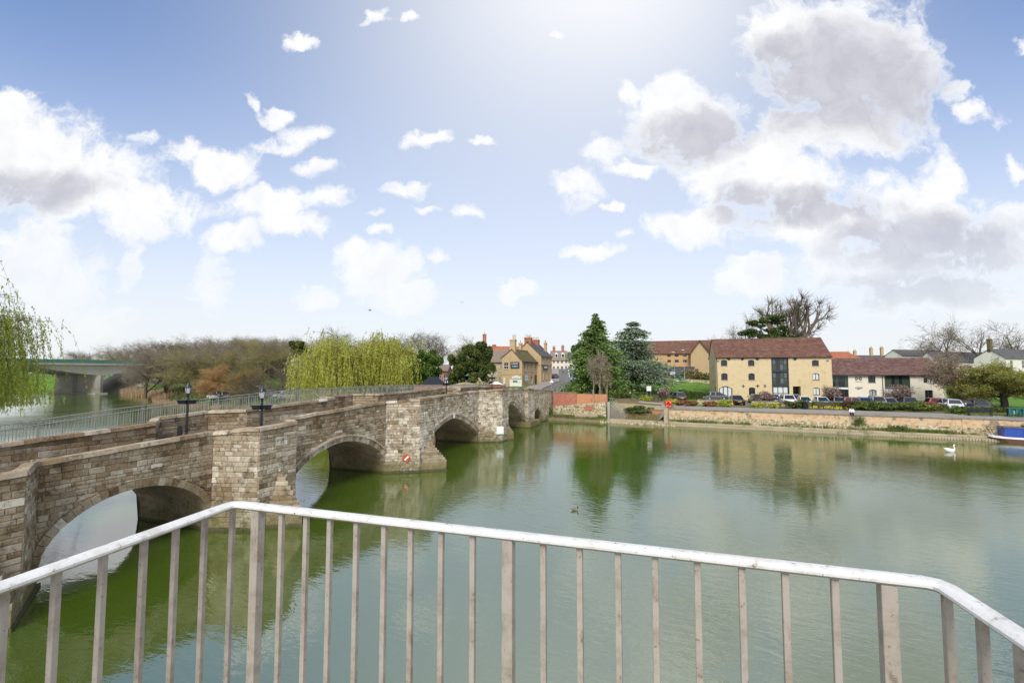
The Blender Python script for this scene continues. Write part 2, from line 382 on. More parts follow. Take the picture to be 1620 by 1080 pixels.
M_WHITEW = mat('white_render', [(.74, .69, .61), (.82, .77, .70)], scale=.6, rough=.9)
M_TILE = mat('brown_roof_tiles', [(.115, .055, .038), (.165, .082, .058), (.21, .12, .09)], scale=1.3, rough=.9, tint=.55, bump=.3, bscale=14, stain=((.27, .21, .19), 2.6, .60, .72))
M_TILE2 = mat('plum_roof_tiles', [(.095, .048, .042), (.14, .075, .065), (.20, .13, .115)], scale=1.8, rough=.9, tint=.6, bump=.3, bscale=14, stain=((.22, .17, .16), 3.2, .58, .72))
M_OTILE = mat('orange_roof_tiles', [(.36, .12, .06), (.44, .17, .095)], scale=1.2, rough=.9, tint=.4)
M_SLATE = mat('grey_slates', [(.085, .085, .09), (.14, .135, .135)], scale=1.5, rough=.75, tint=.5)
M_MOSS = mat('mossy_tiles', [(.11, .09, .05), (.16, .13, .07), (.13, .13, .05)], scale=1.6, rough=.95, tint=.4)
M_GTILE = mat('weathered_tiles', [(.20, .155, .125), (.27, .21, .17), (.18, .16, .13)], scale=1.6, rough=.95, tint=.4)
M_DARKF = mat('dark_window_frame', [(.035, .045, .05), (.05, .06, .065)], rough=.5)
M_WHITEF = mat('white_paint', [(.74, .74, .72), (.80, .80, .79)], rough=.5)
M_BLACK = mat('black_paint', [(.012, .013, .017), (.022, .024, .03)], rough=.35, spec=.5)
M_GREY = mat('galvanised_steel', [(.25, .255, .235), (.34, .345, .32)], rough=.55, metal=.2)
M_POT = mat('chimney_pot', [(.50, .37, .22), (.58, .46, .30)], rough=.9)
M_BARK = mat('bark', [(.075, .06, .042), (.13, .105, .078), (.165, .14, .105)], scale=3, rough=.95)
M_TWIG = mat('bare_twigs', [(.15, .115, .085), (.23, .19, .145), (.30, .265, .21)], scale=1, rough=.95, objrand=.9)
M_TWIGO = mat('olive_twigs', [(.24, .21, .085), (.33, .29, .13)], scale=1, rough=.95, objrand=1.)
M_TWIGR = mat('orange_twigs', [(.40, .22, .09), (.46, .30, .14)], scale=.6, rough=.95)
M_WILLOW = mat('willow_leaves', [(.34, .37, .05), (.48, .50, .085), (.58, .57, .16)], scale=.5, rough=.8, island=.8, trans=.35)
M_WILLG = mat('green_willow_leaves', [(.19, .27, .03), (.30, .38, .05), (.40, .45, .09)], scale=.5, rough=.8, island=.8, trans=.35)
M_WTWIG = mat('willow_twigs', [(.24, .20, .05), (.30, .26, .07)], rough=.9)
M_YEW = mat('yew_leaves', [(.035, .06, .014), (.085, .12, .025), (.15, .165, .04)], scale=.5, rough=.85, island=.8, trans=.12)
M_YEW2 = mat('dark_evergreen_leaves', [(.04, .085, .012), (.095, .165, .022), (.155, .22, .04)], scale=.5, rough=.85, island=.8, trans=.15)
M_CONIF = mat('conifer_needles', [(.06, .11, .025), (.12, .20, .042), (.19, .27, .075)], scale=.5, rough=.85, island=.8, trans=.1)
M_CEDAR = mat('cedar_needles', [(.11, .16, .095), (.19, .25, .15), (.27, .33, .22)], scale=.5, rough=.85, island=.8, trans=.1)
M_IVY = mat('ivy_leaves', [(.04, .075, .018), (.09, .14, .035), (.15, .19, .06)], scale=1, rough=.7, island=.8)
M_HEDGE = mat('hedge_leaves', [(.05, .08, .018), (.095, .135, .03), (.14, .17, .05)], scale=.5, rough=.85, island=.8, trans=.1)
M_SHRUB = mat('shrub_leaves', [(.06, .095, .02), (.12, .17, .03), (.18, .22, .05)], scale=.5, rough=.85, island=.8, trans=.15)
M_LIME = mat('lime_leaves', [(.25, .32, .03), (.42, .46, .05), (.55, .52, .10)], scale=.5, rough=.85, island=.8, trans=.2)
M_REDSH = mat('red_brown_leaves', [(.20, .075, .03), (.30, .13, .06), (.24, .16, .07)], scale=.5, rough=.85, island=.8, trans=.1)
M_BLOSS = mat('pink_blossom', [(.30, .20, .16), (.46, .32, .27), (.55, .42, .36)], scale=.5, rough=.85, island=.9, trans=.2)
M_COPPER = mat('copper_leaves', [(.22, .13, .075), (.33, .22, .14), (.36, .30, .19)], scale=.5, rough=.85, island=.9, trans=.15)
M_OLIVE = mat('olive_leaves', [(.17, .18, .035), (.28, .30, .055), (.36, .35, .10)], scale=.5, rough=.85, island=.9, trans=.25)
M_REED = mat('dry_reeds', [(.30, .20, .11), (.42, .30, .18)], scale=.8, rough=.95, island=.7)
M_DAFF = mat('yellow_flowers', [(.62, .55, .03), (.70, .62, .08)], island=.5, rough=.7)
# ------------------------------------------------------------------ ground and water
BA = np.array([21.47, 69.02]); BD = np.array([.896, -.445]); BN = np.array([.445, .896])   # far bank: origin, along, inland
def LW(X, Y): a = X - BA[0]; b = Y - BA[1]; return a * BD[0] + b * BD[1], a * BN[0] + b * BN[1]
def XY(l, w): return BA[0] + l * BD[0] + w * BN[0], BA[1] + l * BD[1] + w * BN[1]
CP = np.array([*[(*XY(l, w), 2.15 + .012 * w) for l in range(2, 62, 4) for w in (.3, 3.2, 6.4, 9.5)], (60, 53, 2.2), (120, 22, 2.2), (40, 62, 2.15), (36, 87, 2.4), (54, 83, 2.4), (70, 79, 2.4), (90, 72, 2.4), (27, 82, 2.3), (30, 88, 2.7), (36, 110, 4.9), (30, 117, 5.6), (22, 106, 4.9),
               (25, 128, 6), (45, 130, 6), (60, 118, 5), (80, 150, 3), (110, 150, 2.8), (110, 100, 2.4), (8, 78, 3.9), (12, 82, 3.8), (2, 95, 4.4), (8, 105, 4.9), (10, 116, 5.2), (16, 165, 8.0), (30, 205, 9.2),
               (-8, 92, 4.2), (-28, 96, 3.4), (-45, 102, 2.4), (-70, 118, 1.4), (-100, 150, 1.6), (-60, 150, 4), (-150, 260, 6), (0, 300, 11), (150, 300, 8), (18, 80, 3.0), (23, 79, 2.4), (16, 76, 2.6), (600, 300, 3), (-600, 600, 5)], float)
W0L = [-900, -295, -217, -146, -107, -89, -40, -17, 900]; W0 = [40, 22, 29, 8, -8, -9.5, -5, -1.3, -1.3]
def base_h(X, Y):
    X = np.asarray(X, float); Y = np.asarray(Y, float)
    d2 = (X[..., None] - CP[:, 0]) ** 2 + (Y[..., None] - CP[:, 1]) ** 2 + 2.0
    w = d2 ** -1.5; return (w * CP[:, 2]).sum(-1) / w.sum(-1)
def ground_h(X, Y):
    l, w = LW(np.asarray(X, float), np.asarray(Y, float)); h = base_h(X, Y)
    ww = w - np.interp(l, W0L, W0)
    sm = np.clip(ww / 7.0, 0, 1); sm = sm * sm * (3 - 2 * sm); nat = -.35 + (h + .35) * sm + .25 * np.clip(ww, -1, 1)
    wall = ((l > .7) | ((l > -17.2) & (l < -8.3)))
    inl = np.where(l > .7, .2, 1.6)
    return np.where(wall, np.where(w > inl, h, np.where(w > -1.25, .25, -1.0) if False else np.clip((w + 1.4) * .8, -1, .45)), nat)
def LWpx(px, z=2.3, w=6.0):      # along-bank position whose photo column is px
    return min((abs(PX((*XY(l, w), z))[0] - px), l) for l in np.linspace(-10, 60, 1400))[1]
def gz(x, y): return float(ground_h(np.array([x]), np.array([y]))[0])
def at(px, Y, py=None):          # ground point under a photo column at distance Y
    d = ray(px, 587); X = d[0] / d[1] * Y; return np.array([X, Y, gz(X, Y)])

def terrain():
    ls = np.unique(np.concatenate([np.arange(-180, -20, 3.), np.arange(-20, 3, .5), np.arange(3, 60, 1.5), np.arange(60, 150, 6.), [-1500, -900, -600, -450, -350, -290, -250, -230, -215, -200, -190, 180, 230, 320, 500, 900, 2000], [.69, .71, -8.29, -8.31, -17.19, -17.21]]))
    ws = np.unique(np.concatenate([np.arange(-14, -2, 1.), np.arange(-2, 4, .25), np.arange(4, 60, 1.5), np.arange(60, 140, 5.), [.19, .21, 1.59, 1.61], [160, 190, 240, 320, 450, 700, 1200, 2500, 5000]]))
    Lg, Wg = np.meshgrid(ls, ws); X, Y = XY(Lg, Wg); Z = ground_h(X, Y)
    Z = np.where(Wg > 250, Z + 0, Z)
    nl = len(ls); nw = len(ws); V = np.stack([X, Y, Z], -1).reshape(-1, 3)
    i, j = np.meshgrid(np.arange(nl - 1), np.arange(nw - 1)); b = (j * nl + i).ravel()
    F = np.stack([b, b + 1, b + nl + 1, b + nl], 1)
    o = mesh_np('ground', V, F, M_GRASS, base=False, smooth=True); tag(o, 'grassy far bank that rises gently to the town', None, None, 'structure')
terrain()
wq = MB(); wq.quad((-3000, -400, 0), (3000, -400, 0), (3000, 2600, 0), (-3000, 2600, 0))
tag(wq.build('river_water', M_WATER, base=False), 'wide calm green river', None, None, 'structure')

def strip(name, left, right, m, dz=.012, label=None, n=2, h=None, kind='structure', parent=None):
    """a sheet draped on the ground between two polylines of (x, y)"""
    def dens(pl, k=64):
        pl = np.array(pl, float); t = np.concatenate([[0], np.cumsum(np.linalg.norm(np.diff(pl, axis=0), axis=1))]); u = np.linspace(0, t[-1], k)
        return np.stack([np.interp(u, t, pl[:, 0]), np.interp(u, t, pl[:, 1])], 1)
    A, B = dens(left), dens(right); k = len(A); q = 8
    V = []
    for i in range(k):
        for j in range(q + 1):
            p = A[i] + (B[i] - A[i]) * j / q; V.append((p[0], p[1], (gz(*p) if h is None else h) + dz))
    F = [(i * (q + 1) + j, (i + 1) * (q + 1) + j, (i + 1) * (q + 1) + j + 1, i * (q + 1) + j + 1) for i in range(k - 1) for j in range(q)]
    o = mesh_np(name, V, [f[::-1] for f in F], m, base=False, smooth=True)
    return tag(o, label, None, None, kind)
strip('riverside_path', [XY(-1, .3), XY(60, .3), XY(140, .3)], [XY(-1, 5.0), XY(6, 6.8), XY(22, 7.4), XY(60, 5.2), XY(140, 5.2)], M_PATH, .03, 'grey riverside path behind the brick river wall')
strip('car_park', [XY(3, 11.5), XY(30, 12.), XY(62, 12.5)], [XY(3, 18), XY(30, 24), XY(62, 24)], M_ASPH, .03, 'tarmac car park in front of the mill')
strip('garden_bed', [XY(5, 7.6), XY(30, 7.9), XY(45, 8.3)], [XY(5, 11.2), XY(30, 11.8), XY(45, 12.3)], M_SOIL, .04, 'planted soil bed between path and car park')
strip('garden_ground', [XY(-8.2, 4.), XY(-3, 4.), XY(1.5, 4.2)], [XY(-8.2, 13), XY(-2, 14), XY(5, 15)], M_SOIL, .03, 'bare garden soil beside the steps')
strip('muddy_bank', [XY(-24, -2.2), XY(-17, -1.6), XY(-8.2, -1.5)], [XY(-24, 4), XY(-17, .5), XY(-8.2, .4)], M_SHORE, .05, 'muddy bank below the brick garden wall')
strip('garden_slope', [XY(-8.2, -.4), XY(.9, -.5)], [XY(-8.2, 4.1), XY(1.2, 4.3)], mat('straw_slope', [(.24, .19, .10), (.33, .27, .16), (.20, .19, .07)], scale=.9, rough=1, bump=.8, bscale=4), .035, 'straw coloured slope beside the garden steps')
strip('garden_path', [XY(-4.5, 4.6), XY(-1, 4.8), XY(2, 8)], [XY(-4.5, 6.4), XY(-2.2, 6.4), XY(.2, 9.)], M_PATH, .05, 'pale path through the terraced garden')
strip('garden_walk', [XY(.2, 5.), XY(-.6, 9), XY(-2., 17)], [XY(2.6, 5.), XY(1.6, 9), XY(-.4, 17)], M_PATH, .055, 'narrow path climbing from the riverside to the lawn')
# the road that climbs from the bridge into the town
RD = np.array([.357, .934]); RN = np.array([.934, -.357])
def BP(s, t, z=0.0): return np.array([-14.31 + RD[0] * s + RN[0] * t, 23.41 + RD[1] * s + RN[1] * t, z])
rc = [(BP(57, -2.6)[:2]), (BP(66, -2.2)[:2]), np.array([9.6, 94]), np.array([13.2, 108]), np.array([15.2, 130]), np.array([18.5, 165]), np.array([24, 210])]
def off(pl, d):
    out = []
    for i, p in enumerate(pl):
        t = pl[min(i + 1, len(pl) - 1)] - pl[max(i - 1, 0)]; t = t / np.linalg.norm(t); out.append(p + d * np.array([t[1], -t[0]]))
    return out
strip('road', off(rc, -2.6), off(rc, 3.6), M_ASPH, .05, 'grey road climbing from the bridge into the town')
strip('pavement', off(rc, -5.6), off(rc, -2.62), M_PAVE, .15, 'raised pavement beside the pub')
strip('road_plaza', off(rc[1:4], 3.62), off(rc[1:4], 9.5), M_PAVE, .06, 'paved verge on the garden side of the road')
def white_line(d, w=.16):
    return strip('road_marking', off(rc[1:], d), off(rc[1:], d + w), M_WHITEF, .075, 'white edge line on the climbing road')
white_line(.5); white_line(3.2)
# near bank: the land the bridge springs from, upstream of it (left of the picture)
nb = [(-14.6, 8.6), (-18.2, 12.0), (-24.5, 17), (-42, 34), (-66, 56), (-112, 98), (-170, 150), (-228, 193), (-330, 215), (-900, 260)]
def near_bank():
    pl = np.array(nb); V = []; k = len(pl)
    for i, p in enumerate(pl):
        t = pl[min(i + 1, k - 1)] - pl[max(i - 1, 0)]; t /= np.linalg.norm(t); nrm = np.array([-t[1], t[0]]) * -1
        if nrm @ np.array([-1, -.6]) < 0: nrm = -nrm
        for dd, z in ((-1.2, -.6), (.4, .15), (2.5, 1.0), (7, 1.5), (60, 2.2)):
            q = p + nrm * dd; V.append((q[0], q[1], z))
    F = [(i * 5 + j, i * 5 + j + 1, (i + 1) * 5 + j + 1, (i + 1) * 5 + j) for i in range(k - 1) for j in range(4)]
    o = mesh_np('ground', V, F, M_GRASS, base=False, smooth=True); tag(o, 'grassy near bank upstream of the bridge', None, None, 'structure')
near_bank()
# yard of the house the balcony belongs to, on the near bank downstream
yq = MB(); yq.prism([(-14.6, 8.6), (-17.5, 11.2), (-40, 9), (-60, -60), (80, -60), (80, -45), (1.2, -1.6), (-6, 1.2)], -1.0, 1.4)
tag(yq.build('ground', M_PAVE, base=False), 'paved near bank below the balcony', None, None, 'structure')

# ------------------------------------------------------------------ the stone bridge
bridge = thing('stone_bridge', 'long medieval stone bridge with five arches and pointed cutwaters across the green river', 'bridge', tuple(BP(20, -2.2, 0)))
WB = 5.0                                             # face to face
PZ_S = [-24, -14, -6.6, 0, 5.6, 10, 14, 19, 21.2, 30.5, 38, 44.8, 52, 58.6]
PZ_Z = [3.95, 4.15, 4.33, 4.62, 4.90, 5.10, 5.26, 5.30, 5.32, 5.46, 5.40, 5.17, 4.85, 4.56]
def cope_z(s): return float(np.interp(s, PZ_S, PZ_Z))
def road_z(s): return cope_z(s) - 1.12
piers = [(-10.9, -9.9, -7.9, -6.6), (0, .65, 2.96, 4.4), (13.75, 14.95, 17.05, 18.5), (30.1, 31.4, 33.2, 34.7)]
PT = 2.2
arches = [(-6.45, -.08, .72, 2.70, 2.0, 1.75, .30), (4.6, 13.72, .85, 2.92, 1.75, 1.6, .32), (18.75, 29.95, .80, 3.08, 1.5, 1.3, .34), (35.0, 44.55, 1.0, 3.44, 1.45, 1.25, .34), (48.3, 52.4, .42, 2.12, 1.8, 1.7, .26)]
def arch_curve(a, n=48, off=0.0):
    s0, s1, zs, zc, p, q, th = a; x = np.sin(np.linspace(-1, 1, n + 1) * math.pi / 2); z = zs + (zc - zs) * np.maximum(0, 1 - np.abs(x) ** p) ** (1 / q)
    s = (s0 + s1) / 2 + x * (s1 - s0) / 2
    if off:
        ds = np.gradient(s); dz = np.gradient(z); L = np.hypot(ds, dz) + 1e-9; s = s - dz / L * off; z = z + ds / L * off
    return s, z
outer = [arch_curve(a, 64, a[6]) for a in arches]
def ring_z(s):                   # top of the arch ring above position s, or -inf
    for (os_, oz) in outer:
        if os_[0] < s < os_[-1]: return float(np.interp(s, os_, oz))
    return -9.
# near face as a chain of plan segments: (s0, t0, s1, t1)
chain = [(-24, 0)]
for p in piers: chain += [(p[0], 0), (p[1], PT), (p[2], PT), (p[3], 0)]
chain += [(44.8, 0), (44.8, .5), (47.6, .5), (47.6, 0), (58.6, 0)]
rs = np.random.RandomState(3)
stones = []                      # (verts, tint, kind)
def panel(p0, p1, zb, zt, cm=(.13, .25), lm=(.18, .52), flip=1, arch=True, dep=.035, step=1.0, mean=.5, taper=.0):
    """courses of individually shaped blocks on the upright wall from p0 to p1 ((s, t) points)"""
    p0 = np.array(p0, float); p1 = np.array(p1, float); L = np.linalg.norm(p1 - p0)
    if L < .12: return
    d = (p1 - p0) / L; n = np.array([d[1], -d[0]]) * -1 * flip  # outward
    def pt(u, z, o):
        q = p0 + d * u + n * o; return BP(q[0], q[1], z)
    S = lambda u: p0[0] + d[0] * u
    zmax = max(zt(S(0)), zt(S(L))); z = zb
    slope = (zt(S(L)) - zt(S(0))) / L
    along = abs(d[1]) < .3
    while z < zmax - .05:
        h = rs.uniform(*cm); z1 = z + h; u = -rs.uniform(0, .4); first = True
        jog = rs.uniform(-.012, .012); cmean = mean + rs.normal(0, .05)
        while u < L:
            l = rs.uniform(*lm) * (1 + .5 * (h > .24)); u1 = u + l
            if L - u1 < .18: u1 = L
            a, b = max(u, 0), min(u1, L); u = u1
            if b - a < .07: continue
            top = min(z1, zt(S((a + b) / 2)) - .0)
            ta = min(z1, zt(S(a))); tb = min(z1, zt(S(b)))
            if min(ta, tb) - z < .05: continue
            za = zbv = z
            if arch and along and abs(p0[1]) < .01:
                if rs.rand() < 2: pass
                ra, rb, rm = ring_z(S(a)), ring_z(S(b)), ring_z(S((a + b) / 2))
                if max(ra, rb, rm) > -5:
                    if ra >= ta and rb >= tb: continue
                    # slide the covered end along until the ring drops under the course
                    k = 0
                    while ring_z(S(a)) >= ta - .02 and a < b - .06 and k < 60: a += .02; k += 1
                    while ring_z(S(b)) >= tb - .02 and b > a + .06 and k < 120: b -= .02; k += 1
                    if b - a < .08: continue
                    za = max(z, ring_z(S(a))); zbv = max(z, ring_z(S(b)))
                    if ring_z(S((a + b) / 2)) > (ta + tb) / 2 - .02: continue
            g = .007; dd = dep * rs.uniform(.5, 1.15); e = min(.022, h * .12)
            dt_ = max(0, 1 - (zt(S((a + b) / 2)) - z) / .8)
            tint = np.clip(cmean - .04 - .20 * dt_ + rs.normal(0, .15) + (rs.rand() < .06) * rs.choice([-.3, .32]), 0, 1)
            j = lambda: rs.uniform(-.016, .016)
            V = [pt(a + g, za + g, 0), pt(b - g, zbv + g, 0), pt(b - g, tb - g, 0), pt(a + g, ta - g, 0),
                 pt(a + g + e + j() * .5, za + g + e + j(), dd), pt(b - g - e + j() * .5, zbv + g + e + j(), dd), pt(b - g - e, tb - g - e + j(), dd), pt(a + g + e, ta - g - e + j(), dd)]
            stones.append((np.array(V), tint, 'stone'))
        z = z1
core = MB()                      # rubble heart and mortar behind the blocks
def core_face(p0, p1, zb, zt, back, n=1):
    p0 = np.array(p0, float); p1 = np.array(p1, float)
    for k in range(n):
        a = p0 + (p1 - p0) * k / n; b = p0 + (p1 - p0) * (k + 1) / n
        q = lambda p, z, o: BP(p[0], p[1] - o, z)
        core.hexa([q(a, zb(a[0]), 0), q(b, zb(b[0]), 0), q(b, zb(b[0]), back), q(a, zb(a[0]), back), q(a, zt(a[0]), 0), q(b, zt(b[0]), 0), q(b, zt(b[0]), back), q(a, zt(a[0]), back)], .25)
CT = .16                         # coping thickness
hump = lambda s, t: cope_z(s) + (.14 if t > 1 else 0)
for (s0, t0), (s1, t1) in zip(chain[:-1], chain[1:]):
    if t0 == 0 and t1 == 0:
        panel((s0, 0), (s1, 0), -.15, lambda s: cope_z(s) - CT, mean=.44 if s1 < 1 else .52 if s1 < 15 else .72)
        core_face((s0, 0), (s1, 0), lambda s: max(-1.2, ring_z(s) - .1), lambda s: cope_z(s) - CT, .42, max(1, int((s1 - s0) / .25)))
    else:
        zf = (lambda s: cope_z(s) + .13 - CT) if PT in (t0, t1) else (lambda s: cope_z(s) - CT)
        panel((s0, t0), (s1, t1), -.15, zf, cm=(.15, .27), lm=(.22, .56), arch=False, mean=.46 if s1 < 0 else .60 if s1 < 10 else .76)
        p0 = np.array((s0, t0)); p1 = np.array((s1, t1)); dn = (p1 - p0) / np.linalg.norm(p1 - p0); nn = np.array([-dn[1], dn[0]])
        a, b = BP(*p0), BP(*p1); i0, i1 = p0 - nn * .4, p1 - nn * .4; c, d2 = BP(*i1), BP(*i0)
        za, zb_ = zf(s0), zf(s1)
        def up(v, z): return (v[0], v[1], z)
        core.hexa([up(a, -1.2), up(b, -1.2), up(c, -1.2), up(d2, -1.2), up(a, za), up(b, zb_), up(c, zb_), up(d2, za)], .25)
for p in piers:                  # solid piers up to the refuge floor
    core.prism([BP(p[0], 0)[:2], BP(p[1], PT - .02)[:2], BP(p[2], PT - .02)[:2], BP(p[3], 0)[:2]][::-1], -1.2, road_z((p[0] + p[3]) / 2) + .06, .3)
# barrels and pier sides under the arches
def barrels():
    for a in arches:
        s, z = arch_curve(a, 40); s = np.concatenate([[a[0]], s, [a[1]]]); z = np.concatenate([[-1.2], z, [-1.2]])
        for k in range(len(s) - 1):
            core.quad(BP(s[k], -.05, z[k]), BP(s[k + 1], -.05, z[k + 1]), BP(s[k + 1], -WB, z[k + 1]), BP(s[k], -WB, z[k]), .3)
    for k in range(330):         # spandrel of the upstream side
        s0 = -24 + k * .25; s1 = s0 + .25
        zb = lambda s: next((float(np.interp(s, *arch_curve(a, 40))) for a in arches if a[0] < s < a[1]), -1.2)
        core.quad(BP(s0, -WB, zb(s0)), BP(s1, -WB, zb(s1)), BP(s1, -WB, road_z(s1) - .2), BP(s0, -WB, road_z(s0) - .2), .35)
barrels()
# voussoirs: a ring of separate wedge stones round every arch, and a thin hood over the pointed ones
for ai, a in enumerate(arches):
    n = (27, 34, 30, 24, 13)[ai]; s, z = arch_curve(a, 400); ds = np.hypot(np.diff(s), np.diff(z)); c = np.concatenate([[0], np.cumsum(ds)]); so, zo = arch_curve(a, 400, a[6])
    for k in range(n):
        u0, u1 = c[-1] * (k + .03) / n, c[-1] * (k + .97) / n; f = lambda arr, u: float(np.interp(u, c, arr)); pr = .055 + rs.uniform(-.012, .018); bk = .34; th = rs.uniform(-.02, .03)
        def ring(u):
            i = (f(s, u), f(z, u)); o = (f(so, u), f(zo, u)); o = (o[0] + (o[0] - i[0]) * th, o[1] + (o[1] - i[1]) * th); return i, o
        (i0, o0), (i1, o1) = ring(u0), ring(u1); sh = .018 if ai == 0 else .008
        dn = lambda i, o: (i[0] - (o[0] - i[0]) * .06, i[1] - (o[1] - i[1]) * .06)
        i0, i1 = dn(i0, o0), dn(i1, o1)
        V = [BP(i0[0], -bk, i0[1]), BP(i1[0], -bk, i1[1]), BP(o1[0], -bk, o1[1]), BP(o0[0], -bk, o0[1]), BP(i0[0], pr - .02, i0[1]), BP(i1[0], pr - .02, i1[1]), BP(o1[0], pr, o1[1]), BP(o0[0], pr, o0[1])]
        stones.append((np.array(V), float(np.clip((.52 if ai else .48) + rs.normal(0, .17), 0, 1)), 'voussoir'))
    if ai in (1, 2, 3):
        hm = MB(); s2, z2 = arch_curve(a, 60, a[6] + .01); s3, z3 = arch_curve(a, 60, a[6] + .13)
        rr = [[BP(s2[i], 0, z2[i]), BP(s2[i], .13, z2[i]), BP(s3[i], .10, z3[i]), BP(s3[i], 0, z3[i])] for i in range(3, 58)]
        hm.loft(rr, t=.62); hm.build('hood_mould', M_BR, bridge)
# parapet walls towards the road (upstream parapet shows its inner face), with their refuges
far_chain = [(-24, -4.6), (.3, -4.6), (1.7, -6.5), (4.6, -6.5), (5.7, -4.6), (13.6, -4.6), (14.6, -6.5), (18.0, -6.5), (19.0, -4.6), (30.2, -4.6), (31.2, -6.5), (34.0, -6.5), (35.0, -4.6), (58.6, -4.6)]
fz = lambda s: cope_z(s) + .22
for (s0, t0), (s1, t1) in zip(far_chain[:-1], far_chain[1:]):
    panel((s0, t0), (s1, t1), road_z((s0 + s1) / 2) - .35 if abs(s1 - s0) < 6 else min(road_z(s0), road_z(s1)) - .2, lambda s: fz(s) - CT, cm=(.18, .30), lm=(.3, .8), arch=False, mean=.42)
    p0 = np.array((s0, t0)); p1 = np.array((s1, t1)); dn = (p1 - p0) / np.linalg.norm(p1 - p0); nn = np.array([-dn[1], dn[0]]); k = max(1, int(abs(s1 - s0) / 1.0))
    for q in range(k):
        a0 = p0 + (p1 - p0) * q / k; a1 = p0 + (p1 - p0) * (q + 1) / k; b1, b0 = a1 - nn * .4, a0 - nn * .4
        L4 = [a0, a1, b1, b0]; core.hexa([BP(*p, road_z(p[0]) - .9) for p in L4] + [BP(*p, fz(p[0]) - CT) for p in L4], .3)
# coping stones, one by one
def copings(ch, zf, inward):
    for (s0, t0), (s1, t1) in zip(ch[:-1], ch[1:]):
        p0 = np.array((s0, t0)); p1 = np.array((s1, t1)); L = np.linalg.norm(p1 - p0); dn = (p1 - p0) / L; nn = np.array([-dn[1], dn[0]]); n = max(1, int(round(L / rs.uniform(.8, 1.1))))
        for k in range(n):
            a = p0 + (p1 - p0) * (k + .006) / n; b = p0 + (p1 - p0) * (k + .994) / n; o = .07 + rs.uniform(-.015, .02); w = .5; hh = rs.uniform(-.015, .02)
            if k == 0: a = a + dn * .02
            L4 = [a + nn * o, b + nn * o, b - nn * (w - o), a - nn * (w - o)]; zz = [zf(p[0], p[1]) + hh for p in L4]
            V = [BP(*p, z - CT) for p, z in zip(L4, zz)]; ins = .05; L5 = [a + nn * (o - ins), b + nn * (o - ins), b - nn * (w - o - ins), a - nn * (w - o - ins)]
            stones.append((np.array(V + [BP(*p, z) for p, z in zip(L5, zz)]), float(np.clip(.42 + rs.normal(0, .16), 0, 1)), 'coping_stone'))
near_z = lambda s, t: cope_z(s) + (.13 if t > 1 else (.13 * t / PT if t > 0 else 0))
copings(chain, near_z, 1); copings(far_chain, lambda s, t: fz(s), 1)
# cutwaters: base block with a ledge, stepped half pyramid above
for (p, nz, tops) in ((piers[0], (-8.47, 3.1), 2.5), (piers[1], (1.99, 3.64), 2.75), (piers[2], (16.3, 3.74), 2.35), (piers[3], (33.5, 2.72), 1.9)):
    cb = MB()
    def tri(z0, z1, f, g=0, t=.4):
        n = (nz[0] + (((p[1] + p[2]) / 2) - nz[0]) * f * .6, nz[1] + (PT - .05 - nz[1]) * f); a = (p[0] - .15 + g + f * (p[2] - p[0]) * .40, .0); b = (p[3] + .15 - g - f * (p[3] - p[1]) * .40, 0.0)
        cb.prism([BP(*q)[:2] for q in (a, n, b)][::-1], z0, z1, t)
    tri(-1.2, .10, -.03, -.08, .55); tri(.10, .62, 0, 0, .35); tri(.62, .80, -.01, -.02, .5)
    cb.build('cutwater_base', M_BR, bridge)
    n = 9
    for k in range(n):
        cb = MB(); z0 = .80 + (tops - .8) * k / n; z1 = .80 + (tops - .8) * (k + 1) / n - .012
        f = (k + .6) / (n + .5); tri(z0, z1, f, .1, float(np.clip(.45 + rs.normal(0, .12), 0, 1))); cb.build('cutwater_step', M_BR, bridge)
# plinth along the pier feet below the arches
for a, b in ((-.3, .4), (44.3, 48.5)):
    pass
pl = MB(); pl.prism([BP(44.4, 1.0)[:2], BP(48.9, .9)[:2], BP(48.9, -4.9)[:2], BP(44.4, -4.9)[:2]], -1.2, .78, .4); pl.build('pier_base', M_BR, bridge)
core.build('rubble_core', M_BR, bridge)
# road between the parapets
rd = MB()
for k in range(82):
    s0, s1 = -24 + k, -23 + k
    rd.quad(BP(s0, -.42, road_z(s0)), BP(s1, -.42, road_z(s1)), BP(s1, -4.6, road_z(s1)), BP(s0, -4.6, road_z(s0)))
for i in range(1, 12, 4):
    q = far_chain[i:i + 4]; zz = road_z((q[0][0] + q[3][0]) / 2) + .05; rd.prism([BP(*p)[:2] for p in q], zz - .4, zz)
rd.build('carriageway', M_ASPH, bridge)
for k in range(82):
    kb = MB()
    s0, s1 = -24 + k, -23 + k
    if not (.2 < s0 < 5 or 13.5 < s0 < 18.6): kb.hexa([BP(s0, -4.15, road_z(s0) - .1), BP(s1, -4.15, road_z(s1) - .1), BP(s1, -4.58, road_z(s1) - .1), BP(s0, -4.58, road_z(s0) - .1), BP(s0, -4.15, road_z(s0) + .14), BP(s1, -4.15, road_z(s1) + .14), BP(s1, -4.58, road_z(s1) + .14), BP(s0, -4.58, road_z(s0) + .14)]); kb.build('kerb', M_PAVE, bridge)
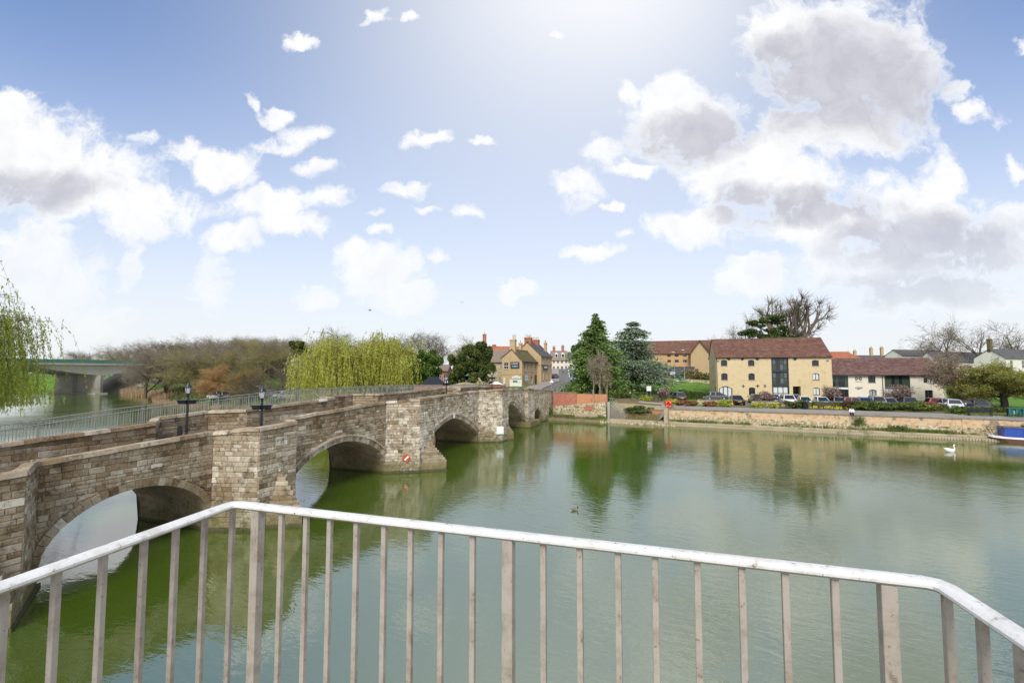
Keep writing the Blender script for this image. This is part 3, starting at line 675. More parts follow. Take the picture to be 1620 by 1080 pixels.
# the stones that show largest are parts of their own; the rest are one mesh of the same blocks
def emit():
    HF = [(3, 2, 1, 0), (4, 5, 6, 7), (0, 1, 5, 4), (1, 2, 6, 5), (2, 3, 7, 6), (3, 0, 4, 7)]
    def px_area(V):
        q = [PX(p) for p in V[4:]]
        if min(r[2] for r in q) < 1: return 0
        x = np.array([r[0] for r in q]); y = np.array([r[1] for r in q])
        if x.max() < 0 or x.min() > 1620 or y.max() < 400 or y.min() > 1080: return 0
        # hidden by the near wall or turned away
        n = np.cross(V[5] - V[4], V[7] - V[4]); c = V[4:].mean(0); vis = abs(n @ (c - np.array([0, 0, EYE]))) / (np.linalg.norm(n) * np.linalg.norm(c - np.array([0, 0, EYE])) + 1e-9)
        cx, cy = np.clip(x, 0, 1620), y
        return abs(np.dot(cx, np.roll(cy, 1)) - np.dot(cy, np.roll(cx, 1))) / 2 + .01 * vis
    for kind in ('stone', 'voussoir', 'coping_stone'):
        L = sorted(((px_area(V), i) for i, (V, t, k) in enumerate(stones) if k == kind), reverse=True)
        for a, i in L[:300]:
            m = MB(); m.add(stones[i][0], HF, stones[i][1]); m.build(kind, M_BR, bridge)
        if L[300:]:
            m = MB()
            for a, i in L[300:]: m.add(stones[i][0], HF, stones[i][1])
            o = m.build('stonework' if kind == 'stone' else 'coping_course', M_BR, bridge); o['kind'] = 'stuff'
emit()
# weeds rooted in the joints
# signs fixed to the bridge
SPD = RD * (1.2 / 2.506) + RN * (2.2 / 2.506); SPA = math.atan2(SPD[1], SPD[0])
ds = MB(frame(BP(14.42, 1.42, 1.06), SPA))
e = .33; ds.add([(0, 0, -e), (e, 0, 0), (0, 0, e), (-e, 0, 0), (0, -.03, -e), (e, -.03, 0), (0, -.03, e), (-e, -.03, 0)], [(3, 2, 1, 0), (4, 5, 6, 7), (0, 1, 5, 4), (1, 2, 6, 5), (2, 3, 7, 6), (3, 0, 4, 7)])
M_SRED = mat('sign_red', [(.50, .06, .03), (.56, .09, .05)], rough=.5)
dsn = ds.build('navigation_sign', M_SRED); tag(dsn, 'small red diamond sign with one white diagonal bar on the second pier', 'sign')
db = MB(frame(BP(14.395, 1.437, 1.06), SPA)); k = .04
db.add([(-.14 - k, 0, -.14 + k), (-.14 + k, 0, -.14 - k), (.14 + k, 0, .14 - k), (.14 - k, 0, .14 + k), (-.14 - k, -.01, -.14 + k), (-.14 + k, -.01, -.14 - k), (.14 + k, -.01, .14 - k), (.14 - k, -.01, .14 + k)], [(3, 2, 1, 0), (4, 5, 6, 7), (0, 1, 5, 4), (1, 2, 6, 5), (2, 3, 7, 6), (3, 0, 4, 7)]); db.build('white_bar', M_WHITEF, dsn)
SP3 = RD * 1.3 + RN * 2.2; ws = MB(frame(BP(31.17, 2.05, 1.25), math.atan2(SP3[1], SP3[0]))); ws.bbox(-.38, .38, -.04, 0, -.4, .4, .01)
tag(ws.build('notice_plate', M_WHITEF), 'blank white square plate low on the third pier', 'sign')
ws = MB(frame(BP(24.4, .1, 3.28), math.atan2(RD[1], RD[0]))); ws.bbox(-.16, .16, -.05, 0, -.2, .2, .01)
tag(ws.build('navigation_plate', M_WHITEF), 'tiny white plate at the crown of the third arch', 'sign')
# ------------------------------------------------------------------ balcony railing in front of the camera
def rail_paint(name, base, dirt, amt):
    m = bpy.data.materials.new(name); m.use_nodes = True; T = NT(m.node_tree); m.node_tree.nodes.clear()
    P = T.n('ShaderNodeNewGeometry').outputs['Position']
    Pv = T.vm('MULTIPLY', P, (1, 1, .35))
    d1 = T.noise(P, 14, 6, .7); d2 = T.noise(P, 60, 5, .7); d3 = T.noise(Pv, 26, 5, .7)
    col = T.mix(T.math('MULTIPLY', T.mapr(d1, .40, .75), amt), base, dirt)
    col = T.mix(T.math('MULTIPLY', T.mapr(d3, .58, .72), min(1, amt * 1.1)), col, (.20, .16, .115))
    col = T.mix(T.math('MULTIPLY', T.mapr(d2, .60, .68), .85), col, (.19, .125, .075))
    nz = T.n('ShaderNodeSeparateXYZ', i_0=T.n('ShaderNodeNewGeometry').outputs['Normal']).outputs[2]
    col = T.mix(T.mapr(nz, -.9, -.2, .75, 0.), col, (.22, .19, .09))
    bs = T.n('ShaderNodeBsdfPrincipled', i_Base_Color=col, i_Roughness=.55)
    b = T.n('ShaderNodeBump', i_Height=d2, i_Strength=.35, i_Distance=.002); T.put(bs, 'Normal', b.outputs[0])
    out = T.n('ShaderNodeOutputMaterial'); m.node_tree.links.new(bs.outputs[0], out.inputs[0]); return m
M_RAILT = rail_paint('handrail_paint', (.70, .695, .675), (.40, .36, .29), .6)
M_RAILB = rail_paint('baluster_paint_shaded', (.39, .35, .295), (.23, .19, .14), .85)  # dirty paint, with shade of the unbuilt house put into its darker base
HT = EYE - .45
C0, C1, C2, C3 = G(-40, 938.5, HT), G(370, 793, HT), G(1487, 917, HT), G(1660, 1030, HT)
C0 = C1 + (G(0, 923, HT) - C1) * 1.9; C3 = C2 + (G(1620, 1003, HT) - C2) * 3.2
rail = thing('balcony_railing', 'white painted metal balcony railing with peeling handrail and thin square bars', 'railing', (C1[0], C1[1], EYE - 1.5))
def rail_sweep(pts, w, h, ztop, rad=.006):
    prof = [(-w / 2 + rad, 0), (-w / 2, -rad), (-w / 2, -h + rad), (-w / 2 + rad, -h), (w / 2 - rad, -h), (w / 2, -h + rad), (w / 2, -rad), (w / 2 - rad, 0), (w / 4, .0022), (-w / 4, .0022)]
    rings = []
    for i, p in enumerate(pts):
        a = pts[i] - pts[max(i - 1, 0)]; b = pts[min(i + 1, len(pts) - 1)] - pts[i]
        a = a[:2] / (np.linalg.norm(a[:2]) + 1e-9) if i else None; b = b[:2] / (np.linalg.norm(b[:2]) + 1e-9) if i < len(pts) - 1 else None
        a = b if a is None else a; b = a if b is None else b
        t = (a + b) / np.linalg.norm(a + b); n = np.array([-t[1], t[0]]); k = 1 / max(.5, n @ np.array([-a[1], a[0]]))
        rings.append([(p[0] + n[0] * x * k, p[1] + n[1] * x * k, ztop + z) for x, z in prof])
    m = MB(); m.loft(rings); return m
def soft(a, b, c, e=.03): return [b + (a - b) / np.linalg.norm(a - b) * e, b + ((a + c) / 2 - b) * .0 + ((a - b) / np.linalg.norm(a - b) + (c - b) / np.linalg.norm(c - b)) * e * .28, b + (c - b) / np.linalg.norm(c - b) * e]
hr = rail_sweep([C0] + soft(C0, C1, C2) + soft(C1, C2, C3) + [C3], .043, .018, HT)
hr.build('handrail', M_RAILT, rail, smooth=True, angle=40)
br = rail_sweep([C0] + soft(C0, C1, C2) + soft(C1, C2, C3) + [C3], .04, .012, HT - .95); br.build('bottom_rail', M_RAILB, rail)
def bar(p, d, w, name):
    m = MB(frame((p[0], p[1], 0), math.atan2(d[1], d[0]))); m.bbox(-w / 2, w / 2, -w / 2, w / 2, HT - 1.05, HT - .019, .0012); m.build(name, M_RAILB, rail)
def on_seg(A, B, px):            # point of the rail under a photo column
    d = B - A; u = (px - 810) / FPX
    # X = u * f, f = Y c + Z s
    lo, hi = -1.0, 4.0
    g = lambda t: PX(A + d * t)[0] - px
    ts = np.linspace(-.5, 2.6, 800); vs = []
    for t in ts:
        p = A + d * t; f = p[1] * _c + (p[2] - EYE) * _s; vs.append(abs(810 + FPX * p[0] / f - px) if f > .1 else 9e9)
    return A + d * ts[int(np.argmin(vs))]
dF = (C2 - C1) / np.linalg.norm(C2 - C1)
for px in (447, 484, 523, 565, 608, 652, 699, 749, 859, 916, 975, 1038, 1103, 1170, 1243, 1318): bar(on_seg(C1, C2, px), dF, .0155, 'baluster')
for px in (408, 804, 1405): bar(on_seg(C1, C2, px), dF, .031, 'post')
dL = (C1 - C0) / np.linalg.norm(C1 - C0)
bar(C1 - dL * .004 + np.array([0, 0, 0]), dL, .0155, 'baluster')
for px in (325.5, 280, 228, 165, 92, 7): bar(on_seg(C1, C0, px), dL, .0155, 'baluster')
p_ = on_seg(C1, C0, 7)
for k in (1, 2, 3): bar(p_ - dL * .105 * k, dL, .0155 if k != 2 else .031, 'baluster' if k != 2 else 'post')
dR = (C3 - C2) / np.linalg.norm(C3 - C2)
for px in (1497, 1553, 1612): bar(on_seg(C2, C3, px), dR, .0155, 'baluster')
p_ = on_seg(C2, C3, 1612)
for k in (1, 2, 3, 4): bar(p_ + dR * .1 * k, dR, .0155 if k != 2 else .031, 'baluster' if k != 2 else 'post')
sl = MB(); o = .12
sl.prism([(C0[0] - o, C0[1] - .9), (C1[0] - o, C1[1] + o), (C2[0] + o, C2[1] + o), (C3[0] + o, C3[1] - .5), (C3[0] + o, -1.6), (C0[0] - o, -1.6)][::-1], EYE - 1.75, EYE - 1.52)
tag(sl.build('balcony_floor', M_CONC), 'concrete balcony floor under the white railing', 'balcony')

# ------------------------------------------------------------------ lamps on the bridge
def lamp(name, label, base, h, tilt=0, box=False, group='black lamp posts on the bridge'):
    r = thing(name, label, 'street lamp', base, group); b = np.array(base, float); M = frame(b, tilt)
    m = MB(M); m.lathe([(.15, 0), (.15, .05), (.11, .10), (.10, .35), (.075, .42), (.068, .5), (.055, h - .55)], 14); m.build('post', M_BLACK, r, smooth=True, angle=50)
    m = MB(M); n = 4                                    # trough planter that hangs round the post
    for sx in (-1, 1):
        m.hexa([(sx * .06 if sx > 0 else -.40, -.15, h - 1.02), (.40 if sx > 0 else -.06, -.15, h - 1.02), (.40 if sx > 0 else -.06, .15, h - 1.02), (sx * .06 if sx > 0 else -.40, .15, h - 1.02),
                (.05 if sx > 0 else -.48, -.21, h - .80), (.48 if sx > 0 else -.05, -.21, h - .80), (.48 if sx > 0 else -.05, .21, h - .80), (.05 if sx > 0 else -.48, .21, h - .80)])
    m.box(-.5, .5, -.225, .225, h - .82, h - .785); m.build('planter', M_BLACK, r)
    m = MB(M); m.lathe([(.05, h - .60), (.09, h - .56), (.05, h - .52), (.10, h - .46), (.115, h - .44)], 12); m.build('lantern_base', M_BLACK, r, smooth=True, angle=50)
    m = MB(M); m.lathe([(.10, h - .44), (.165, h - .10)], 8); m.build('lantern_glass', MATS.get('lantern_glass') or mat('lantern_glass', [(.68, .69, .66), (.74, .75, .74)], rough=.25, spec=.5, trans=.3), r)
    m = MB(M)
    for k in range(4):
        a = math.pi / 4 + k * math.pi / 2 + math.pi / 8; m.tube([(.105 * math.cos(a), .105 * math.sin(a), h - .44), (.17 * math.cos(a), .17 * math.sin(a), h - .10)], .010, 4)
    m.build('lantern_frame', M_BLACK, r)
    m = MB(M); m.lathe([(.20, h - .11), (.20, h - .085), (.14, h + .02), (.085, h + .075), (.085, h + .10), (.05, h + .13), (.03, h + .16), (.028, h + .20), (.012, h + .24)], 12); m.build('lantern_cap', M_BLACK, r, smooth=True, angle=50)
    if box:
        m = MB(M); m.bbox(-.42, -.20, -.10, .10, 0, .85, .02); m.build('switch_box', M_BLACK, r)
    return r
lamp('street_lamp', 'black lamp post with planter and a switch box at its foot, in the far refuge', tuple(BP(2.05, -4.75, road_z(2.2) + .05)), 3.05, .35, True)
lamp('street_lamp', 'black lamp post with trough planter behind the near parapet of the nearest refuge', tuple(BP(2.05, .75, road_z(2.2) + .05)), 2.9, .35)
lamp('street_lamp', 'black lamp post on the middle of the bridge before the black hut roof', tuple(BP(31.4, -4.55, road_z(31) + .02)), 2.62, .5, True)
lamp('street_lamp', 'small far lamp post at the town end before the large yew', tuple(BP(43.0, -4.0, road_z(43) + .02)), 3.35, .5)

# ------------------------------------------------------------------ steel footbridge beside the old bridge
fb = thing('steel_footbridge', 'long grey steel footbridge with barred railings behind the stone bridge', 'footbridge', tuple(BP(12, -9, 0)))
FS = [-26, -4.3, 2.2, 9, 14, 24, 31, 44, 58]; FZ = [2.7, 4.80, 5.36, 5.69, 5.93, 5.95, 5.90, 5.6, 5.3]
fzr = lambda s: float(np.interp(s, FS, FZ))
ss = np.arange(-24, 52.1, 1.0)
m = MB()
for a, b in zip(ss[:-1], ss[1:]): m.hexa([BP(a, -7.95, fzr(a) - 1.45), BP(b, -7.95, fzr(b) - 1.45), BP(b, -10.05, fzr(b) - 1.45), BP(a, -10.05, fzr(a) - 1.45), BP(a, -7.95, fzr(a) - 1.2), BP(b, -7.95, fzr(b) - 1.2), BP(b, -10.05, fzr(b) - 1.2), BP(a, -10.05, fzr(a) - 1.2)])
m.build('deck', M_CONC, fb)
for t, nm in ((-8, 0), (-10, 1)):
    m = MB(); m.tube([BP(s, t, fzr(s)) for s in ss], .026, 8); m.build('handrail', M_GREY, fb, smooth=True)
    m = MB(); m.tube([BP(s, t, fzr(s) - .98) for s in ss], .02, 6); m.build('lower_rail', M_GREY, fb)
    q = np.arange(-23, 51, .125 if t == -8 else .16); q = sorted(q, key=lambda s: abs(s + 4)); rest = MB()
    for i, s in enumerate(q):
        m = MB() if (i < 150) else rest
        p = BP(s, t, 0); w = .009; post = False
        m.box(p[0] - w, p[0] + w, p[1] - w, p[1] + w, fzr(s) - 1.0, fzr(s) - .01)
        if i < 150: m.build('baluster', M_GREY, fb)
    rest.build('far_balusters', M_GREY, fb)['kind'] = 'stuff'
    for s in np.arange(-22, 51, 2.5):
        m = MB(); p = BP(s, t, 0); m.box(p[0] - .02, p[0] + .02, p[1] - .02, p[1] + .02, fzr(s) - 1.3, fzr(s) + .0); m.build('post', M_GREY, fb)
for s in (-9, 10.2, 30.5):
    m = MB(); p = BP(s, -9, 0)
    for e in (-.7, .7):
        q = BP(s, -9 + e, 0); m.tube([(q[0], q[1], -1.5), (q[0], q[1], fzr(s) - 1.4)], .2, 12)
    m.build('pier', M_CONC, fb)

# ------------------------------------------------------------------ buildings: shared builders
def wall_open(mb, a0, a1, z0, z1, ops, depth=.14, b=0., t=.5):
    """upright wall in local (a, b, z) with rectangular openings and their reveals; ops = [(a0, a1, z0, z1)]"""
    xs = sorted({a0, a1, *[o[0] for o in ops], *[o[1] for o in ops]}); zs = sorted({z0, z1, *[o[2] for o in ops], *[o[3] for o in ops]})
    for i in range(len(xs) - 1):
        for k in range(len(zs) - 1):
            cx, cz = (xs[i] + xs[i + 1]) / 2, (zs[k] + zs[k + 1]) / 2
            if any(o[0] < cx < o[1] and o[2] < cz < o[3] for o in ops): continue
            mb.quad((xs[i], b, zs[k]), (xs[i + 1], b, zs[k]), (xs[i + 1], b, zs[k + 1]), (xs[i], b, zs[k + 1]), t)
    for o in ops:
        x0, x1, y0, y1 = o[:4]
        mb.quad((x0, b, y0), (x0, b, y1), (x0, b + depth, y1), (x0, b + depth, y0), t); mb.quad((x1, b, y0), (x1, b + depth, y0), (x1, b + depth, y1), (x1, b, y1), t)
        mb.quad((x0, b, y1), (x1, b, y1), (x1, b + depth, y1), (x0, b + depth, y1), t); mb.quad((x0, b, y0), (x0, b + depth, y0), (x1, b + depth, y0), (x1, b, y0), t)
def window(M, parent, o, cols=2, rows=1, b=0., fm=None, gm=None, arch=0., sill=True, fw=.07, depth=.14, name='window', gcol=None, archmat=None):
    x0, x1, z0, z1 = o[:4]; fm = fm or M_DARKF; m = MB(M); y0, y1 = b + depth - .06, b + depth
    m.box(x0, x0 + fw, y0, y1, z0, z1); m.box(x1 - fw, x1, y0, y1, z0, z1); m.box(x0 + fw, x1 - fw, y0, y1, z0, z0 + fw); m.box(x0 + fw, x1 - fw, y0, y1, z1 - fw, z1)
    for c in range(1, cols): xx = x0 + (x1 - x0) * c / cols; m.box(xx - fw / 2, xx + fw / 2, y0 + .004, y1, z0 + fw, z1 - fw)
    for r in range(1, rows): zz = z0 + (z1 - z0) * r / rows; m.box(x0 + fw, x1 - fw, y0 + .008, y1, zz - fw / 2, zz + fw / 2)
    w = m.build(name, fm, parent)
    for c in range(cols):
        for r in range(rows):
            g = MB(M); g.box(x0 + (x1 - x0) * c / cols + .01, x0 + (x1 - x0) * (c + 1) / cols - .01, y0 + .03, y0 + .045, z0 + (z1 - z0) * r / rows + .01, z0 + (z1 - z0) * (r + 1) / rows - .01)
            q = gm or M_GLASS
            if gcol: q = gcol[(c + r * cols) % len(gcol)]
            g.build('pane', q, w)
    if sill:
        s = MB(M); s.box(x0 - .06, x1 + .06, b - .05, b + .10, z0 - .09, z0 - .002); s.build('sill', M_CONC, w)
    if arch and archmat:           # brick segment that fills the corners under a curved head
        a = MB(M); n = 8
        for k in range(n):
            u0, u1 = -1 + 2 * k / n, -1 + 2 * (k + 1) / n; c0, c1 = z1 - arch * u0 * u0, z1 - arch * u1 * u1; xm, hw = (x0 + x1) / 2, (x1 - x0) / 2
            a.hexa([(xm + u0 * hw, b + .002, c0), (xm + u1 * hw, b + .002, c1), (xm + u1 * hw, b + depth - .065, c1), (xm + u0 * hw, b + depth - .065, c0), (xm + u0 * hw, b + .002, z1 - .001), (xm + u1 * hw, b + .002, z1 - .001), (xm + u1 * hw, b + depth - .065, z1 - .001), (xm + u0 * hw, b + depth - .065, z1 - .001)])
        a.build('arched_head', archmat, w)
    return w
def roof_slope(mb, P00, P10, P11, P01, n, rng_=None, lift=.035):
    """stepped courses of tiles from the eaves (P00-P10) to the ridge (P01-P11)"""
    P00, P10, P11, P01 = [np.array(p, float) for p in (P00, P10, P11, P01)]; nr = np.cross(P10 - P00, P01 - P00); nr /= np.linalg.norm(nr)
    if nr[2] < 0: nr = -nr
    k = 16
    for i in range(n):
        t0, t1 = i / n, (i + 1) / n; A, B = P00 + (P01 - P00) * t0, P10 + (P11 - P10) * t0; C, D = P10 + (P11 - P10) * t1, P00 + (P01 - P00) * t1
        base = .5 + random.gauss(0, .12)
        for j in range(k):
            u0, u1 = j / k, (j + 1) / k; a, b_, c, d = A + (B - A) * u0, A + (B - A) * u1, D + (C - D) * u1, D + (C - D) * u0; l = nr * (lift + random.uniform(-.006, .006)); tt = min(1, max(0, base + random.gauss(0, .14)))
            mb.add([a, b_, a + l, b_ + l, c + nr * .004, d + nr * .004], [(0, 1, 3, 2), (2, 3, 4, 5)], tt)
def gable_roof(M, parent, a0, a1, b0, b1, ze, zr, m_, n=22, over=.25, verge=.12, ridge_b=None, ridge_t=True, skip_back=False, zeb=None):
    rb = (b0 + b1) / 2 if ridge_b is None else ridge_b; zeb = ze if zeb is None else zeb
    r = MB(M); sl = (zr - ze) / (rb - b0); slb = (zr - zeb) / (b1 - rb)
    roof_slope(r, (a0 - verge, b0 - over, ze - sl * over), (a1 + verge, b0 - over, ze - sl * over), (a1 + verge, rb, zr), (a0 - verge, rb, zr), n)
    roof_slope(r, (a1 + verge, b1 + over, zeb - slb * over), (a0 - verge, b1 + over, zeb - slb * over), (a0 - verge, rb, zr), (a1 + verge, rb, zr), n)
    # underside so the roof has thickness
    for (bb, zz) in ((b0 - over, ze - sl * over), (b1 + over, zeb - slb * over)):
        r.hexa([(a0 - verge, bb, zz - .10), (a1 + verge, bb, zz - .10), (a1 + verge, rb, zr - .12), (a0 - verge, rb, zr - .12), (a0 - verge, bb, zz - .004), (a1 + verge, bb, zz - .004), (a1 + verge, rb, zr - .012), (a0 - verge, rb, zr - .012)], .3)
    o = r.build('roof', m_, parent)
    if ridge_t:
        q = MB(M); n2 = max(2, int((a1 - a0) / .5))
        for i in range(n2):
            x0 = a0 - verge + (a1 - a0 + 2 * verge) * i / n2; x1 = a0 - verge + (a1 - a0 + 2 * verge) * (i + .97) / n2; h = random.uniform(-.01, .01)
            q.hexa([(x0, rb - .16, zr - .06 + h), (x1, rb - .16, zr - .06 + h), (x1, rb + .16, zr - .06 + h), (x0, rb + .16, zr - .06 + h), (x0, rb - .05, zr + .07 + h), (x1, rb - .05, zr + .07 + h), (x1, rb + .05, zr + .07 + h), (x0, rb + .05, zr + .07 + h)], random.uniform(.3, .8))
        q.build('ridge_tiles', m_, o)
    return o
def gable_wall(M, parent, a, b0, b1, z0, ze, zr, m_, ops=(), rb=None, inward=1, zeb=None, name='gable_wall', mb=None):
    """end wall at local a: upright quad part as a wall with openings (depth into the house) + the triangle"""
    rb = (b0 + b1) / 2 if rb is None else rb; zeb = ze if zeb is None else zeb
    Mg = M @ np.array([[0, inward, 0, a], [1, 0, 0, 0], [0, 0, 1, 0], [0, 0, 0, 1.]]); m = MB(Mg); zl = min(ze, zeb)
    wall_open(m, b0, b1, z0, zl, list(ops), .14); m.add([(b0, 0, zl), (b1, 0, zl), (b1, 0, zeb), (rb, 0, zr), (b0, 0, ze)], [(0, 1, 2, 3, 4)] if ze != zl or zeb != zl else [(0, 1, 3)])
    m.build(name, m_, parent); return Mg
def chimney(M, parent, a, b, z0, z1, m_, w=.7, d=.55, pots=2, pm=None, ph=.5):
    c = MB(M); c.box(a - w / 2, a + w / 2, b - d / 2, b + d / 2, z0, z1 - .30); c.box(a - w / 2 - .06, a + w / 2 + .06, b - d / 2 - .06, b + d / 2 + .06, z1 - .30, z1 - .12); c.box(a - w / 2 - .02, a + w / 2 + .02, b - d / 2 - .02, b + d / 2 + .02, z1 - .12, z1)
    o = c.build('chimney', m_, parent)
    for k in range(pots):
        q = MB(M); x = a + (k + .5 - pots / 2) * w / max(1, pots); q.lathe([(.11, z1), (.10, z1 + .1), (.085, z1 + ph - .08), (.11, z1 + ph - .05), (.10, z1 + ph)], 10, x, b); q.build('chimney_pot', pm or M_POT, o, smooth=True, angle=50)
    return o
def pipe(M, parent, a, z0, z1, b=-.06, m_=None):
    p = MB(M); p.tube([(a, b, z0), (a, b, z1)], .055, 8); p.build('drainpipe', m_ or M_BLACK, parent, smooth=True)

# the mill: buff brick, three storeys, tall glazed bay
A_ = W(1133, 587, 87.4); B_ = W(1316, 587, 82.4); ang = math.atan2(B_[1] - A_[1], B_[0] - A_[0]); LM = float(np.hypot(B_[0] - A_[0], B_[1] - A_[1]))
zg = 2.35; MM = frame((A_[0], A_[1], 0), ang); EV, RG, DP = 10.05, 13.55, 10.5
mill = thing('brick_mill', 'three storey buff brick mill with long brown tiled roof and tall dark glazed bay', 'building', (A_[0], A_[1], zg))
def ax(px, b=0.):                # local a on the mill front under a photo column
    lo = [(abs(PX((MM @ np.array([a, b, 6, 1]))[:3])[0] - px), a) for a in np.linspace(-2, 45, 2400)]; return min(lo)[1]
def zf(px, py):                  # height on the mill front plane at a photo pixel
    a = ax(px); p = (MM @ np.array([a, 0, 6, 1]))[:3]; return float(W(px, py, p[1])[2])
def Z(y): return y
ops = []
rows = [(569.3, 578.6), (590.2, 600.9), (612.6, 624.4)]
for pxa, pxb in ((1141.2, 1151.2), (1184.2, 1194.2), (1285.5, 1296.3)):
    for r, (ya, yb) in enumerate(rows):
        if pxa == 1141.2 and r == 2: continue
        ops.append((ax(pxa), ax(pxb), zf((pxa + pxb) / 2, yb), zf((pxa + pxb) / 2, ya), 'w', (pxa, r)))
dr = (ax(1137), ax(1158.2), zg + .02, zf(1147, 610.5)); bay = (ax(1221), ax(1248.2), zg + .02, zf(1234, 565.4) - .12); pt_ = (ax(1254), ax(1266.2), zg + .02, zf(1260, 610.8))
m = MB(MM); wall_open(m, 0, LM, zg - .3, EV, [o[:4] for o in ops] + [dr, bay, pt_], .2); m.build('front_wall', M_BUFF, mill)
m = MB(MM); m.quad((0, DP, zg - .5), (LM, DP, zg - .5), (LM, DP, EV), (0, DP, EV)); m.quad((pt_[0], .2, zg), (pt_[1], .2, zg), (pt_[1], 1.4, zg), (pt_[0], 1.4, zg)); m.build('rear_wall', M_BUFF, mill)
m = MB(MM); q = 1.5; m.quad((pt_[0], .2, zg), (pt_[0], q, zg), (pt_[0], q, pt_[3]), (pt_[0], .2, pt_[3])); m.quad((pt_[1], .2, zg), (pt_[1], q, zg), (pt_[1], q, pt_[3]), (pt_[1], .2, pt_[3])); m.quad((pt_[0], .2, pt_[3]), (pt_[1], .2, pt_[3]), (pt_[1], q, pt_[3]), (pt_[0], q, pt_[3])); m.build('porch', M_BUFF, mill)
window(MM, mill, (pt_[0], pt_[1], pt_[2], pt_[3]), 1, 1, b=1.3, name='entrance_door', sill=False)
for i, o in enumerate(ops):
    pxa, r = o[5]; gl = None
    if pxa == 1285.5 and r: gl = [M_BLIND, M_BLIND]
    window(MM, mill, o, 2, 1, depth=.2, gcol=gl, arch=.16, archmat=M_BUFF, fw=.09)
gl = [M_BLIND] * 3
window(MM, mill, dr, 3, 1, depth=.2, gcol=gl, arch=.45, archmat=M_BUFF, fw=.16, sill=False, name='arched_door')
z1_, z2_, z3_ = zf(1234, 609.5), zf(1234, 587), bay[3]
# bay in three glazed tiers with spandrels
for (za, zb_, gcol) in ((zg + .05, z1_ - .15, [M_BLIND] * 6), (z1_ + .25, z2_ - .14, None), (z2_ + .14, z3_, None)):
    window(MM, mill, (bay[0] + .12, bay[1] - .12, za, zb_), 4 if gcol is None else 3, 2, depth=.2, gcol=gcol or [M_GLASS2, M_GLASS, M_GLASS3, M_GLASS2, M_GLASS3, M_GLASS, M_GLASS2, M_GLASS3], fw=.12, sill=False, name='bay_window')
m = MB(MM)
m.box(bay[0] + .003, bay[0] + .12, -.03, .2, zg, bay[3]); m.box(bay[1] - .12, bay[1] - .003, -.03, .2, zg, bay[3])
for za, zb_ in ((z1_ - .15, z1_ + .25), (z2_ - .14, z2_ + .14), (bay[3], bay[3] + .12)): m.box(bay[0] + .003, bay[1] - .003, -.04, .21, za + .002, zb_ - .002)
m.build('bay_frame', M_DARKF, mill)
gops = [(DP - 4.2, DP - 3.7, zf(1133, 569), zf(1133, 569) + .0)]
Mg = gable_wall(MM, mill, 0, 0, DP, zg - .4, EV, RG, M_BUFF, [(4.2, 4.9, 4.6 + zg, 6.0 + zg), (4.2, 4.9, 2.0 + zg, 3.4 + zg)])
for o in [(4.2, 4.9, 4.6 + zg, 6.0 + zg), (4.2, 4.9, 2.0 + zg, 3.4 + zg)]: window(Mg, mill, o, 1, 1, sill=False)
gable_wall(MM, mill, LM, 0, DP, zg - .4, EV, RG, M_BUFF, inward=-1)
gable_roof(MM, mill, 0, LM, 0, DP, EV, RG, M_TILE, 26, over=.22)
pipe(MM, mill, .12, zg, EV - .1)
m = MB(MM); m.box(-.1, LM + .1, -.30, -.20, EV - .20, EV - .10); m.build('gutter', M_BLACK, mill)
for px in (1154, 1175.5, 1199, 1259):                                  # round tie plates under the eaves
    a = ax(px); z = zf(px, 567.5); q = MB(MM); q.tube([(a, -.001, z), (a, -.06, z)], .26, 14); q.build('round_wall_plate', M_BLACK, mill)
for px, py in ((1175.6, 610.6), (1198.2, 610.2)):
    a = ax(px); z = zf(px, py); q = MB(MM); q.box(a - .06, a + .06, -.05, -.001, z - .28, z + .28); q.box(a - .28, a - .06, -.045, -.001, z - .05, z + .05); q.box(a + .06, a + .28, -.045, -.001, z - .05, z + .05); q.build('cross_wall_tie', M_BLACK, mill)
a = ax(1210); z = zf(1210, 609.5); q = MB(MM); q.bbox(a - .17, a + .17, -.18, -.001, z - .2, z + .2, .04); q.build('alarm_box', M_COPE, mill)
for px, py in ((1137, 570.8), (1310.5, 570)):
    a = ax(px); z = zf(px, py); q = MB(MM); q.bbox(a - .16, a + .16, -.14, -.001, z - .1, z + .1, .03); q.build('flood_lamp', M_COPE, mill)
m = MB(Mg); m.box(1.3, 2.3, -.04, -.001, 4.25, 4.62); m.box(1.5, 1.9, -.04, -.001, 3.95, 4.22); m.build('gable_logo', M_BLACK, mill)

# white wing of the mill
LW2 = ax(1497) - LM; WZ = 7.05; WR = 9.75; WD = 9.0; o2 = .05
wing = thing('white_wing', 'low cream rendered wing with plum tiled roof and two glazed bays beside the mill', 'building', tuple((MM @ np.array([LM + .1, .3, zg, 1]))[:3]))
w0 = LM + .04; wl = LM + LW2
zfw = lambda px, py: float(W(px, py, (MM @ np.array([ax(px), 0.3, 6, 1]))[1])[2])
g1 = (w0 + .1, ax(1343), zg, WZ - .2); g2 = (ax(1400.5), ax(1441.5), zg, WZ - .2)
wops = [(ax(1374.6), ax(1386.4), zfw(1380, 605), zfw(1380, 593.2)), (ax(1375.4), ax(1387.2), zfw(1381, 626), zfw(1381, 616)), (ax(1462.8), ax(1474.8), zfw(1469, 605.5), zfw(1469, 593.2))]
dop = (ax(1464), ax(1476.5), zg + .02, zfw(1470, 617))
Mw = MM @ np.array([[1, 0, 0, 0], [0, 1, 0, .3], [0, 0, 1, 0], [0, 0, 0, 1.]])
m = MB(Mw); wall_open(m, w0, wl, zg - .3, WZ, wops + [g1, g2, dop], .22); m.quad((w0, WD, zg - .4), (wl, WD, zg - .4), (wl, WD, WZ), (w0, WD, WZ)); m.build('rendered_wall', M_CREAM, wing)
